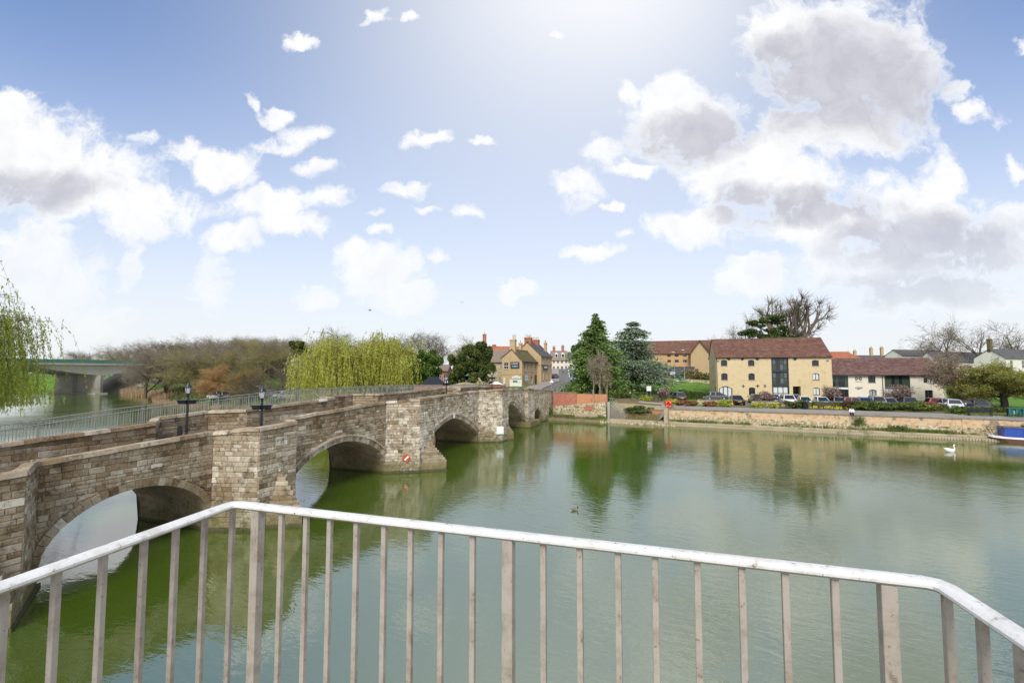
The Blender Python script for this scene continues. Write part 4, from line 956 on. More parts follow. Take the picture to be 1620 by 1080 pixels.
for i, o in enumerate(wops): window(Mw, wing, o, 2, 1, depth=.22, arch=.14, archmat=M_CREAM, fw=.09, gcol=None if i == 0 else [M_GLASS, M_BLIND] if i == 2 else [mat('grey_blind', [(.30, .31, .33), (.36, .37, .39)], rough=.4)] * 2, sill=(i == 0))
window(Mw, wing, dop, 2, 1, depth=.22, fw=.14, sill=False, name='door')
window(Mw, wing, (g1[0], g1[1], zg + 2.4, g1[3]), 5, 1, depth=.22, fw=.08, sill=False, name='bay_window', gcol=[M_GLASS, M_GLASS2, M_GLASS, M_GLASS, M_GLASS2]); window(Mw, wing, (g1[0], g1[1], zg, zg + 2.1), 4, 1, depth=.22, fw=.08, sill=False, name='bay_window')
m = MB(Mw); m.box(g1[0], g1[1], .10, .24, zg + 2.1, zg + 2.4); m.build('white_band', M_WHITEF, wing)
window(Mw, wing, (g2[0], g2[1], zg + 2.6, g2[3]), 7, 1, depth=.22, fw=.07, sill=False, name='bay_window', gcol=[M_GLASS2, M_GLASS2, M_GLASS, M_GLASS2, M_GLASS, M_GLASS2, M_GLASS2]); window(Mw, wing, (g2[0], g2[1], zg, zg + 2.3), 3, 1, depth=.22, fw=.09, sill=False, name='bay_window', gcol=[M_BLIND] * 3)
m = MB(Mw); m.box(g2[0], g2[1], .10, .24, zg + 2.3, zg + 2.6); m.build('grey_band', M_SLATE, wing)
gable_wall(Mw, wing, w0, 0, WD, zg - .4, WZ, WR, M_CREAM); gable_wall(Mw, wing, wl, 0, WD, zg - .4, WZ, WR, M_CREAM, inward=-1)
gable_roof(Mw, wing, w0, wl, 0, WD, WZ, WR, M_TILE2, 16, over=.3, verge=.02)
pipe(Mw, wing, ax(1397.3), zg, WZ - .1); pipe(Mw, wing, wl - .15, zg, WZ - .1, m_=M_WHITEF)
m = MB(Mw); m.box(w0, wl + .1, -.42, -.3, WZ - .28, WZ - .16); m.build('gutter', M_BLACK, wing)
# black emblem and two lines of small lettering on the render
a0, a1 = ax(1354.3), ax(1364.2); zt, zb2 = zfw(1359, 596), zfw(1359, 601); wd = a1 - a0; h = zt - zb2
m = MB(Mw); y0, y1 = -.05, -.001
for s in (0, 1):
    x = a0 + s * wd * .68; m.box(x, x + wd * .10, y0, y1, zb2, zt); m.box(x + wd * .22, x + wd * .32, y0, y1, zb2, zt); m.box(x + wd * .10, x + wd * .22, y0, y1, zt - h * .2, zt); m.box(x + wd * .10, x + wd * .22, y0, y1, zb2, zb2 + h * .2); 
m.box(a0 + wd * .32, a0 + wd * .68, y0, y1, zb2 + h * .38, zb2 + h * .62)
m.build('emblem', M_BLACK, wing)
def dashes(M, a0, a1, z0, z1, m_, parent, n, name='lettering', seed=1, y=-.03):
    r = random.Random(seed); q = MB(M); st = (a1 - a0) / n
    for k in range(n):
        x = a0 + k * st; w = st * r.uniform(.55, .8); q.box(x, x + w * .3, y, -.001, z0, z1)
        if r.random() < .7: q.box(x + w * .3, x + w, y, -.001, z1 - (z1 - z0) * .28, z1)
        else: q.box(x + w * .3, x + w, y, -.001, z0, z0 + (z1 - z0) * .28)
        if r.random() < .6: q.box(x + w * .72, x + w, y, -.001, z0, z1 - (z1 - z0) * .3)
    return q.build(name, m_, parent)
dashes(Mw, ax(1353.4), ax(1365.4), zfw(1359, 613.8), zfw(1359, 612.2), M_BLACK, wing, 12, seed=2)
dashes(Mw, ax(1356), ax(1363), zfw(1359, 615.8), zfw(1359, 614.3), M_BLACK, wing, 7, seed=3)
dashes(Mw, ax(1354), ax(1364.5), zfw(1359, 604), zfw(1359, 603), M_COPE, wing, 14, seed=4)

# hotel block beyond the lawn
h0 = W(1036, 587, 129); h1 = W(1093, 587, 126); hang = math.atan2(h1[1] - h0[1], h1[0] - h0[0]); HL = float(np.hypot(*(h1 - h0)[:2])); MH = frame((h0[0], h0[1], 0), hang); hz0 = 5.9
hotel = thing('hotel_block', 'wide orange brick hotel block with brown roof and big plain gable beyond the lawn', 'building', (h0[0], h0[1], hz0))
hx = lambda px: min((abs(PX((MH @ np.array([a, 0, 9, 1]))[:3])[0] - px), a) for a in np.linspace(-12, 25, 1500))[1]
hzz = lambda px, py: float(W(px, py, (MH @ np.array([hx(px), 0, 9, 1]))[1])[2])
HE, HR = hzz(1090, 557.5), hzz(1090, 543) + 1.0; hops = []
for xa, xb in ((1056, 1061.5), (1067.8, 1074), (1080.5, 1086.8)):
    hops.append((hx(xa), hx(xb), hzz(1070, 564), hzz(1070, 558.6))); hops.append((hx(xa), hx(xb), hzz(1070, 573), hzz(1070, 569)))
m = MB(MH); wall_open(m, -6, HL, hz0 - 1, HE, hops, .12); m.build('front_wall', M_HOTEL, hotel)
for o in hops: window(MH, hotel, o, 2, 1, depth=.12, sill=False, fw=.10, fm=M_BLACK)
gable_roof(MH, hotel, -6, HL + 9, 0, 10, HE, HR, M_TILE, 14, over=.35)
gw = hx(1122) - HL; Mgg = MH @ np.array([[1, 0, 0, HL], [0, 1, 0, -2.2], [0, 0, 1, 0], [0, 0, 0, 1.]])
m = MB(Mgg); pk = gw * .5; gpz = hzz(1108, 539.5) + .2
m.prism([(0, 0), (gw, 0), (gw, 9), (0, 9)][::1], hz0 - 1, HE); m.add([(0, 0, HE), (gw, 0, HE), (pk, 0, gpz), (0, 9, HE), (gw, 9, HE), (pk, 9, gpz)], [(0, 1, 2), (3, 5, 4)]); m.build('gable_wall', M_BUFF2, hotel)
Mgr = Mgg @ np.array([[0, -1, 0, 0], [1, 0, 0, 0], [0, 0, 1, 0], [0, 0, 0, 1.]])   # roof of the gable: ridge runs back
r = MB(Mgg); roof_slope(r, (-.5, -.4, HE - .5 * (gpz - HE) / pk), (-.5, 9, HE - .5 * (gpz - HE) / pk), (pk, 9, gpz), (pk, -.4, gpz), 12); roof_slope(r, (gw + .5, 9, HE - .5 * (gpz - HE) / pk), (gw + .5, -.4, HE - .5 * (gpz - HE) / pk), (pk, -.4, gpz), (pk, 9, gpz), 12)
for s, e in ((-.5, pk), (gw + .5, pk)):
    r.hexa([(s, -.42, HE - .55 * (gpz - HE) / pk - .25), (e, -.42, gpz - .3), (e, -.32, gpz - .3), (s, -.32, HE - .55 * (gpz - HE) / pk - .25), (s, -.42, HE - .5 * (gpz - HE) / pk), (e, -.42, gpz + .02), (e, -.32, gpz + .02), (s, -.32, HE - .5 * (gpz - HE) / pk)], .1)
r.build('gable_roof', M_TILE, hotel)
m = MB(Mgg); m.box(gw * .22, gw * .40, -.06, -.001, hz0, hz0 + 2.2); m.build('door', M_SLATE, hotel)
m = MB(MH); m.box(-8, HL + .8, -3.2, -.02, hz0 - 1, hz0 + 2.6); m.box(-8.1, HL + .9, -3.3, .0, hz0 + 2.6, hz0 + 2.75); m.build('dark_link', M_SLATE, hotel)
# the pub at the town end: gable towards the bridge, street front along the road
P0 = W(826, 587, 93.5); pang = math.atan2(RD[1], RD[0]); pz = 4.35
# local a runs up the street, b runs to the left (away from the street)
MP = frame((P0[0], P0[1], 0), pang)
pub = thing('buff_brick_pub', 'buff brick pub with its gable to the bridge, painted signs and mossy roof', 'building', (P0[0], P0[1], pz))
pw = min((abs(PX((MP @ np.array([0, b, 8, 1]))[:3])[0] - 794), b) for b in np.linspace(1, 9, 800))[1]
plen = 9.3
yz = lambda b, py, a=0: float(W(PX((MP @ np.array([a, b, 8, 1]))[:3])[0], py, (MP @ np.array([a, b, 8, 1]))[1])[2])
pe = yz(0, 570.4); pel = yz(pw, 565); prb = min((abs(PX((MP @ np.array([0, b, 8, 1]))[:3])[0] - 809.5), b) for b in np.linspace(.5, 6, 600))[1]; pr = yz(prb, 552)
bx = lambda px: min((abs(PX((MP @ np.array([0, b, 8, 1]))[:3])[0] - px), b) for b in np.linspace(-1, 9, 900))[1]
gw_ = (bx(804), bx(797), yz(bx(800), 584), yz(bx(800), 573.5)); gw2 = (bx(799.6), bx(796.4), yz(bx(798), 607), yz(bx(798), 597))
Mg = gable_wall(MP, pub, 0, 0, pw, pz - .6, pe, pr, M_BUFF2, [gw_], rb=prb, zeb=pel)
window(Mg, pub, gw_, 2, 2, fm=M_WHITEF, fw=.06)
# projecting brick string course
m = MB(Mg); m.box(-.02, pw + .02, -.06, -.001, yz(2, 591.5) - .06, yz(2, 591.5) + .06); m.build('string_course', M_BUFF2, pub)
sops = [];
ay = lambda px: min((abs(PX((MP @ np.array([a, 0, 8, 1]))[:3])[0] - px), a) for a in np.linspace(-1, 25, 2000))[1]
zs_ = lambda px, py: yz(0, py, ay(px))
for xa, xb in ((828.7, 831.8), (834, 837), (839.3, 842.2), (845.8, 848.8)): sops.append((ay(xa), ay(xb), zs_(830, 587), zs_(830, 574.5)))
for xa, xb in ((839.5, 842.5), (845.8, 849)): sops.append((ay(xa), ay(xb), zs_(841, 607), zs_(841, 595.5)))
m = MB(MP @ np.array([[1, 0, 0, 0], [0, 1, 0, 0], [0, 0, 1, 0], [0, 0, 0, 1.]])); wall_open(m, 0, plen, pz - .6, pe, sops, .2); m.build('street_wall', M_BUFF2, pub)
for o in sops: window(MP, pub, o, 2, 3, fm=M_WHITEF, fw=.06, depth=.2)
m = MB(MP); m.quad((0, pw, pz - .6), (plen, pw, pz - .6), (plen, pw, pel), (0, pw, pel)); m.build('rear_wall', M_BUFF2, pub)
gable_roof(MP, pub, 0, plen, 0, pw, pe, pr, M_MOSS, 16, ridge_b=prb, zeb=pel)
chimney(MP, pub, .5, prb - .1, pr - 1.2, pr + 1.9, M_BUFF2, w=.9, d=1.1, pots=1, ph=.9)
q = MB(MP); q.lathe([(.15, pr + 1.9), (.13, pr + 2.0), (.10, pr + 2.7), (.14, pr + 2.8)], 10, .5, prb - .5); q.build('chimney_pot', M_POT, pub, smooth=True, angle=50)
chimney(MP, pub, 5.6, prb + .2, pr - 1, pr + 1.5, M_BUFF2, pots=1, ph=.5)
m = MB(MP); m.box(-.1, plen + .1, -.33, -.22, pe - .2, pe - .08); m.build('gutter', M_BLACK, pub)
for o in sops[4:5]:
    m = MB(MP); m.box(o[1] + 1.5, o[1] + 2.6, -.05, -.001, pz + .3, pz + 2.4); m.build('door', M_DARKF, pub)
M_TEAL = mat('teal_signboard', [(.018, .055, .065), (.028, .08, .09)], rough=.45); M_SBLUE = mat('pale_blue_board', [(.38, .50, .56), (.44, .56, .62)], rough=.5)
def board(M, b0, b1, z0, z1, name, label, m_, lines=(), lm=None, out=.08, fm=None):
    q = MB(M); q.bbox(b0, b1, -out - .05, -out, z0, z1, .01); o = q.build(name, m_); tag(o, label, 'sign')
    if fm is not None:
        f = MB(M); t = .05; y0, y1 = -out - .075, -out - .051
        f.box(b0, b1, y0, y1, z0, z0 + t); f.box(b0, b1, y0, y1, z1 - t, z1); f.box(b0, b0 + t, y0, y1, z0 + t, z1 - t); f.box(b1 - t, b1, y0, y1, z0 + t, z1 - t); f.build('frame', fm, o)
    for k, (u0, u1, v0, v1) in enumerate(lines): dashes(M @ np.array([[1, 0, 0, 0], [0, 1, 0, -out - .051], [0, 0, 1, 0], [0, 0, 0, 1.]]), b0 + (b1 - b0) * u0, b0 + (b1 - b0) * u1, z0 + (z1 - z0) * v0, z0 + (z1 - z0) * v1, lm or M_WHITEF, o, max(4, int((u1 - u0) * 18)), seed=k + 5, y=-.012)
    return o
# the gable frame's x axis runs leftwards in the picture; turn it so boards read left to right
Mb = Mg @ np.array([[-1, 0, 0, pw], [0, 1, 0, 0], [0, 0, 1, 0], [0, 0, 0, 1.]]); B = lambda px: pw - bx(px)
board(Mb, B(808), B(822), yz(bx(815), 582), yz(bx(815), 572.5), 'pub_sign', 'teal painted signboard with pale lettering high on the pub gable', M_TEAL, [(.12, .88, .60, .84), (.2, .8, .16, .38)], fm=M_BLACK)
zb = yz(bx(816), 611.0); q = board(Mb, B(806.8), B(825.6), zb, yz(bx(816), 600), 'map_board', 'large white notice board with a green map patch on the pub gable', M_WHITEF, [(.08, .3, .6, .68), (.6, .92, .6, .68), (.6, .9, .4, .46)], M_GREY, fm=M_WHITEF)
mm = MB(Mb); xx = B(812); mm.prism([(xx, -.135), (xx + .5, -.135), (xx + .9, -.1351), (xx + .9, -.14), (xx, -.14)], zb + .75, zb + 1.15); mm.build('map_patch', mat('map_green', [(.10, .20, .03), (.16, .26, .05)]), q)
q = board(Mb, B(810.5), B(823.8), yz(bx(817), 599), yz(bx(817), 595.3), 'name_board', 'white name board with a small rounded crest above the map board', M_WHITEF, [(.1, .9, .3, .7)], M_GREY)
mm = MB(Mb); xx = (B(810.5) + B(823.8)) / 2; zz = yz(bx(817), 595.3); mm.prism([(xx - .35, -.13), (xx + .35, -.13), (xx + .35, -.08), (xx - .35, -.08)], zz, zz + .18); mm.build('crest', M_WHITEF, q)
board(Mb, B(796.4), B(799.6), yz(bx(798), 607), yz(bx(798), 597.5), 'menu_board', 'narrow white menu board low at the left end of the pub gable', M_WHITEF, [(.15, .85, .7, .78), (.15, .85, .4, .46)], M_GREY)
board(MP, ay(826.8), ay(831.8), zs_(829, 602.5), zs_(829, 593), 'information_board', 'pale blue double board at the pub corner by the road', M_SBLUE, [(.15, .85, .7, .8), (.15, .85, .25, .35)], out=.5)
# the taller pub range behind
Q0 = MP @ np.array([plen + .05, -.9, 0, 1]); MQ = frame((Q0[0], Q0[1], 0), pang)
tall = thing('tall_brick_house', 'tall buff brick house with grey slate roof and clustered chimneys behind the pub', 'building', (Q0[0], Q0[1], pz + .5))
qy = lambda px: min((abs(PX((MQ @ np.array([a, 0, 8, 1]))[:3])[0] - px), a) for a in np.linspace(-1, 25, 2000))[1]
qz = lambda px, py: float(W(px, py, (MQ @ np.array([qy(px), 0, 8, 1]))[1])[2])
QL = qy(873); QE = qz(865, 562.6); QW = 6.2; QR = QE + 2.9; g5 = 4.6
tops = []
for i in range(3): u = 1.0 + i * (QL - 1.6) / 2.4; tops += [(u, u + .75, QE - 1.7, QE - .35), (u, u + .75, QE - 5.2, QE - 3.5)]
m = MB(MQ); wall_open(m, 0, QL, 3.6, QE, tops, .15); m.quad((0, QW, 3.6), (QL, QW, 3.6), (QL, QW, QE), (0, QW, QE)); m.build('street_wall', M_BUFF2, tall)
for o in tops: window(MQ, tall, o, 2, 2, fm=M_WHITEF, fw=.06)
gable_wall(MQ, tall, 0, 0, QW, 3.6, QE, QR, M_BUFF2); gable_wall(MQ, tall, QL, 0, QW, 3.6, QE, QR, M_BUFF2, inward=-1)
gable_roof(MQ, tall, 0, QL, 0, QW, QE, QR, M_SLATE, 18)
m = MB(MQ); m.box(-.04, QL + .03, -.12, -.001, qz(860, 576.5) - .1, qz(860, 576.5) + .1); m.box(-.12, -.001, -.12, 2.2, qz(860, 576.5) - .1, qz(860, 576.5) + .1); m.build('string_course', M_BUFF2, tall)
def stack(Mx, par, a, b, z0, z1, pots): chimney(Mx, par, a, b, z0, z1, M_RED, w=1.1, d=.9, pots=0); [0 for _ in ()]
c = chimney(MQ, tall, .75, QW * .5, QR - 2.2, qz(858, 534) + .1, M_RED, w=1.0, d=1.5, pots=0)
zt = qz(858, 534) + .1
for k in range(4):
    q = MB(MQ); q.lathe([(.12, zt), (.10, zt + .1), (.09, zt + .55), (.12, zt + .6)], 8, .75, QW * .5 - .55 + k * .37); q.build('chimney_pot', M_POT, c)
c = chimney(MQ, tall, QL * .62, QW * .45, QR - 1, zt - .25, M_RED, w=1.0, d=1.5, pots=0)
for k in range(4):
    q = MB(MQ); q.lathe([(.12, zt - .25), (.10, zt - .15), (.09, zt + .3), (.12, zt + .35)], 8, QL * .62, QW * .45 - .55 + k * .37); q.build('chimney_pot', M_POT, c)
chimney(MQ, tall, QL * .9, QW * .2, QR - 2.4, QR + .2, M_BUFF2, pots=2)
board(MQ, qy(858.3), qy(866), qz(862, 584.5), qz(862, 577), 'pub_sign', 'teal signboard on the street front of the tall brick house', M_TEAL, [(.15, .85, .3, .7)], out=.12)
# outbuilding left of the pub with a curved grey roof, behind the yew
U0 = MP @ np.array([1.2, pw + .03, 0, 1]); MU = frame((U0[0], U0[1], 0), pang + math.pi / 2)
outb = thing('flint_outbuilding', 'rough brown outbuilding with weathered grey tiled roof half hidden by the yew', 'building', (U0[0], U0[1], pz))
m = MB(MU); ue = yz(pw, 571.5); m.quad((0, 0, 3.4), (6, 0, 3.4), (6, 0, ue), (0, 0, ue)); m.quad((0, -6, 3.4), (6, -6, 3.4), (6, -6, ue), (0, -6, ue)); m.quad((6, 0, 3.4), (6, -6, 3.4), (6, -6, ue), (6, 0, ue)); m.add([(6, 0, ue), (6, -6, ue), (6, -3, ue + 2.4)], [(0, 1, 2)]); m.build('wall', M_RBASE, outb)
r = MB(MU); roof_slope(r, (-.02, .3, ue - .2), (6.2, .3, ue - .2), (6.2, -3, ue + 2.5), (-.02, -3, ue + 2.5), 14); roof_slope(r, (6.2, -6.3, ue - .2), (-.02, -6.3, ue - .2), (-.02, -3, ue + 2.5), (6.2, -3, ue + 2.5), 14); r.build('roof', M_GTILE, outb)

# the houses of the town, each with walls, roof, windows and chimneys
def house(name, label, px0, px1, Y, ye, yr, wm, rm, depth=7, zb=None, floors=2, nwin=3, ch=(), fm=None, sl=0.0, win=True, base_y=None, chm=None, tiles=10, dormer=False):
    """a house whose front spans px0..px1 at distance Y; eaves at photo row ye, ridge at yr"""
    p0, p1 = W(px0, 587, Y), W(px1, 587, Y + sl); an = math.atan2(p1[1] - p0[1], p1[0] - p0[0]); L = float(np.hypot(*(p1 - p0)[:2])); M = frame((p0[0], p0[1], 0), an)
    z0 = gz(p0[0], p0[1]) - .6 if zb is None else zb; ze = float(W((px0 + px1) / 2, ye, Y + sl / 2)[2]); zr = float(W((px0 + px1) / 2, yr, Y + sl / 2 + depth / 2)[2])
    h = thing(name, label, 'building', (p0[0], p0[1], z0)); ops = []
    if win:
        for f in range(floors):
            for k in range(nwin):
                x = L * (k + .5) / nwin; fh = (ze - z0 - .6) / floors; zz = z0 + .6 + fh * f + fh * .35; w = min(.55, L / nwin * .3); ops.append((x - w, x + w, zz, zz + fh * .48))
    m = MB(M); wall_open(m, 0, L, z0, ze, ops, .12); m.quad((0, depth, z0), (L, depth, z0), (L, depth, ze), (0, depth, ze)); m.build('wall', wm, h)
    for o in ops: window(M, h, o, 2, 2, fm=fm or M_WHITEF, fw=.06, depth=.12, sill=False)
    gable_wall(M, h, 0, 0, depth, z0, ze, zr, wm); gable_wall(M, h, L, 0, depth, z0, ze, zr, wm, inward=-1)
    gable_roof(M, h, 0, L, 0, depth, ze, zr, rm, tiles)
    for (u, n, hh) in ch: chimney(M, h, L * u, depth / 2, zr - .8, zr + hh, chm or M_RED, w=.9, d=.7, pots=n)
    if dormer:
        for u in (.3, .7):
            q = MB(M); x = L * u; zd = ze + (zr - ze) * .25; q.box(x - .55, x + .55, .9, 2.6, zd, zd + 1.2); q.add([(x - .7, .8, zd + 1.2), (x + .7, .8, zd + 1.2), (x, .8, zd + 1.8), (x - .7, 3, zd + 1.2), (x + .7, 3, zd + 1.2), (x, 3, zd + 1.8)], [(0, 1, 2), (0, 2, 5, 3), (1, 4, 5, 2)]); d_ = q.build('dormer', M_WHITEF, h)
            q = MB(M); q.box(x - .38, x + .38, .87, .895, zd + .15, zd + 1.05); q.build('pane', M_GLASS, d_)
    return h
house('white_town_house', 'cream town house with brown roof and round headed dormers at the top of the road', 873, 899, 168, 569, 555, M_CREAM, M_GTILE, 8, 7.0, 2, 4, ((.2, 3, 1.4), (.75, 3, 1.8)), dormer=True)
house('white_town_house', 'white house seen past the conifer at the far end of the street', 897, 912, 178, 568, 557, M_WHITEW, M_SLATE, 8, 7.0, 2, 2, ((.7, 2, 1.6),))
house('red_town_house', 'red roofed town house with a slim red chimney behind the large yew', 766, 832, 122, 561, 548, M_RED, M_OTILE, 9, 4, 2, 5, ((.06, 1, 3.2), (.30, 0, .5)), sl=2)
house('red_town_house', 'red brick house with twin pots rising behind the pub chimneys', 828, 850, 130, 556, 545, M_RED, M_OTILE, 9, 4, 2, 3, ((.5, 3, 1.9),))
house('brick_cottage', 'small red brick cottage with a gable between the two yews', 692, 708, 101, 586, 577, M_RED, M_GTILE, 7, 3, 1, 2)
house('orange_roofed_house', 'orange tiled house just behind the joint of the mill and its wing', 1308, 1362, 112, 566, 556.5, M_BUFF2, M_OTILE, 9, 2, 2, 4)
house('chimneyed_house', 'distant brick house with two stout chimney stacks above the wing roof', 1350, 1422, 170, 568, 562, M_RED, M_SLATE, 9, 3, 2, 6, ((.62, 4, 2.6), (.86, 3, 2.8), (.1, 2, 1.2), (.25, 3, 1.6)), chm=M_BUFF2)
house('white_gabled_house', 'white gabled house with grey slate roof beyond the right end of the wing', 1428, 1500, 140, 562, 553.5, M_WHITEW, M_SLATE, 5, 3, 2, 5, sl=4)
house('white_cottage', 'long white cottage with grey roof behind the copper tree', 1484, 1572, 125, 571, 557, M_WHITEW, M_SLATE, 5, 2.4, 1, 6, sl=4)
house('white_chimney_house', 'white house with slate roof and a mossy chimney at the right edge', 1592, 1680, 112, 566, 553, M_WHITEW, M_SLATE, 6, 2.4, 2, 5, ((.02, 2, 2.4),), chm=M_MOSS, sl=7)
# black hut roof and long low brick wall behind the bridge parapet
hp = W(686, 607, 82); hut = thing('black_hut', 'small hut with a black pitched boarded roof behind the bridge', 'hut', (hp[0], hp[1], 3.0)); M = frame((hp[0], hp[1], 0), .12)
m = MB(M); m.box(-2.0, 2.0, -1.3, 1.3, 2.8, 5.0); m.build('wall', M_RED, hut)
r = MB(M)
for k in range(7):
    t0, t1 = k / 7, (k + .96) / 7
    r.hexa([(-2.3 + 1.5 * t0, -1.7 + 1.6 * t0, 4.9 + 1.6 * t0), (2.3 - 1.5 * t0, -1.7 + 1.6 * t0, 4.9 + 1.6 * t0), (2.3 - 1.5 * t1, -1.7 + 1.6 * t1, 4.9 + 1.6 * t1), (-2.3 + 1.5 * t1, -1.7 + 1.6 * t1, 4.9 + 1.6 * t1), (-2.3 + 1.5 * t0, -1.75 + 1.6 * t0, 4.96 + 1.6 * t0), (2.3 - 1.5 * t0, -1.75 + 1.6 * t0, 4.96 + 1.6 * t0), (2.3 - 1.5 * t1, -1.72 + 1.6 * t1, 4.95 + 1.6 * t1), (-2.3 + 1.5 * t1, -1.72 + 1.6 * t1, 4.95 + 1.6 * t1)])
r.add([(-2.3, 1.7, 4.9), (2.3, 1.7, 4.9), (.8, -.1, 6.5), (-.8, -.1, 6.5), (-2.3, -1.7, 4.9), (2.3, -1.7, 4.9)], [(0, 1, 2, 3), (0, 3, 4), (1, 5, 2)])
r.build('roof', M_BLACK, hut)
def wall_line(name, label, pts, z0, z1, m_, th=.35, cope=None, cat='wall', ch=.12):
    w = thing(name, label, cat, (pts[0][0], pts[0][1], z0(pts[0]) if callable(z0) else z0)); m = MB(); c = MB()
    for a, b in zip(pts[:-1], pts[1:]):
        a = np.array(a, float); b = np.array(b, float); d = (b - a) / np.linalg.norm(b - a); n = np.array([-d[1], d[0]]) * th / 2; n = n if n @ BN > 0 else -n
        za0 = z0(a) if callable(z0) else z0; zb0 = z0(b) if callable(z0) else z0; za = z1(a) if callable(z1) else z1; zb_ = z1(b) if callable(z1) else z1
        for k in range(max(1, int(np.linalg.norm(b - a) / 3))):
            K = max(1, int(np.linalg.norm(b - a) / 3)); p, q = a + (b - a) * k / K, a + (b - a) * (k + 1) / K; f0, f1 = k / K, (k + 1) / K
            L4 = [p - n, q - n, q + n, p + n]; zl = [za0 + (zb0 - za0) * f for f in (f0, f1, f1, f0)]; zh = [za + (zb_ - za) * f for f in (f0, f1, f1, f0)]
            m.hexa([(*v, z) for v, z in zip(L4, zl)] + [(*v, z) for v, z in zip(L4, zh)], random.uniform(.3, .7))
            if cope is not None:
                e = 1.3; nn = 4
                for j in range(nn):
                    u, v = p + (q - p) * (j + .01) / nn, p + (q - p) * (j + .99) / nn; zu = zh[0] + (zh[1] - zh[0]) * j / nn; zv = zh[0] + (zh[1] - zh[0]) * (j + 1) / nn; t = random.uniform(.2, .8)
                    L5 = [u - n * e, v - n * e, v + n * e, u + n * e]; z5 = [zu, zv, zv, zu]; c.hexa([(*x, z + .003) for x, z in zip(L5, z5)] + [(*x, z + ch) for x, z in zip(L5, z5)], t)
    m.build('wall_body', m_, w)
    if cope is not None: c.build('coping', cope, w)
    return w
wall_line('low_brick_wall', 'long low pinkish brick wall behind the bridge parapet', [W(655, 610, 79)[:2], W(720, 610, 79.5)[:2], W(792, 610, 84)[:2]], 3.0, lambda p: 5.15, M_RED, .3, M_COPE)
wall_line('curved_rubble_wall', 'pale rubble wall that rises beside the black hut', [W(697, 610, 78)[:2], W(736, 610, 79)[:2], W(772, 610, 82)[:2]], 2.6, lambda p: 5.75 if abs(PX((p[0], p[1], 5))[0] - 736) < 12 else 4.9, M_RBASE, .3)
# ------------------------------------------------------------------ far bank: river wall, ledge, garden walls, steps
rw = thing('river_wall', 'long orange brick river wall with grey coping along the far bank', 'wall', (*XY(20, 0), 0))
ls = [.6, 12, 22, 32.3, 46, 62, 90, 140]; tops = 2.17
for i, (l0, l1) in enumerate(zip(ls[:-1], ls[1:])):
    up = MB(); dn = MB(); n = max(2, int((l1 - l0) / 1.2)); of = -.06 if i == 3 or i == 4 else 0
    for k in range(n):
        a, b = l0 + (l1 - l0) * k / n, l0 + (l1 - l0) * (k + 1) / n
        for j, (z0, z1) in enumerate(((1.25, 1.55), (1.55, 1.85), (1.85, tops))):
            o = of + random.uniform(-.004, .004); P = [XY(a, o), XY(b, o), XY(b, .45), XY(a, .45)]; up.hexa([(*p, z0) for p in P] + [(*p, z1) for p in P], random.uniform(.35, .65))
        for j, (z0, z1) in enumerate(((.2, .55), (.55, .9), (.9, 1.25))):
            o = of - .05 + random.uniform(-.03, .03); P = [XY(a, o - .03), XY(b, o - .03), XY(b, .45), XY(a, .45)]; dn.hexa([(*p, z0) for p in P] + [(*p, z1) for p in P], random.uniform(.2, .8))
    up.build('brick_panel', M_RWALL, rw); dn.build('stone_base', M_RBASE, rw)
m = MB(); P = [XY(.25, -1.3), XY(.75, -1.3), XY(.75, 4.2), XY(.25, 4.2)]; m.hexa([(*p, -.4) for p in P] + [(*p, 2.2) for p in P]); m.build('end_return', M_LEDGE, rw)
n = 150
for k in range(n):
    a, b = .5 + 69.5 * k / n, .5 + 69.5 * (k + .985) / n; h = random.uniform(-.012, .012); P = [XY(a, -.12), XY(b, -.12), XY(b, .5), XY(a, .5)]
    m = MB(); m.hexa([(*p, tops + .003) for p in P] + [(*p, tops + .11 + h) for p in P], random.uniform(.3, .75)); m.build('coping_stone', M_COPE, rw)
lg = thing('concrete_ledge', 'low stepped concrete ledge along the foot of the river wall', 'ledge', (*XY(20, -.8), 0))
m = MB()
for k in range(60):
    a, b = -1 + k * 1.5, .5 + k * 1.5; P = [XY(a, -1.05), XY(b, -1.05), XY(b, -.1), XY(a, -.1)]; h = .48 + .02 * math.sin(k * 1.7); m.hexa([(*p, -.5) for p in P] + [(*p, h) for p in P], random.uniform(.3, .7))
m.build('upper_slab', M_LEDGE, lg)
m = MB(); P = [XY(-1, -1.42), XY(89, -1.42), XY(89, -1.05), XY(-1, -1.05)]; m.hexa([(*p, -.5) for p in P] + [(*p, .24) for p in P]); m.build('lower_slab', M_LEDGE, lg)
for k in range(250):
    a = 2 + k * .26; m = MB(); P = [XY(a, -1.50), XY(a + .15, -1.50), XY(a + .15, -1.42), XY(a, -1.42)]; m.hexa([(*p, -.4) for p in P] + [(*p, .20 + random.uniform(-.02, .02)) for p in P]); m.build('pile', M_LEDGE, lg)
# loose rocks where the ledge ends
for k in range(34):
    l, w = random.uniform(-9, 2.2), random.uniform(-1.9, -.5); m = MB(); s = random.uniform(.18, .5); r_ = [s * random.uniform(.5, 1.2) for _ in range(14)]
    x, y = XY(l, w); m.add([(x + math.cos(a) * r_[i] * f, y + math.sin(a) * r_[i + 6 * q] * f, z * s + .0) for q, (f, z) in enumerate(((1, -.3), (.7, .55))) for i, a in enumerate(np.arange(6) * math.pi / 3)], [(0, 1, 7, 6), (1, 2, 8, 7), (2, 3, 9, 8), (3, 4, 10, 9), (4, 5, 11, 10), (5, 0, 6, 11), (6, 7, 8, 9, 10, 11)])
    tag(m.build('bank_rock', M_RBASE), 'rough pale rock lying at the waterline below the garden steps', 'rock', 'rocks at the waterline')
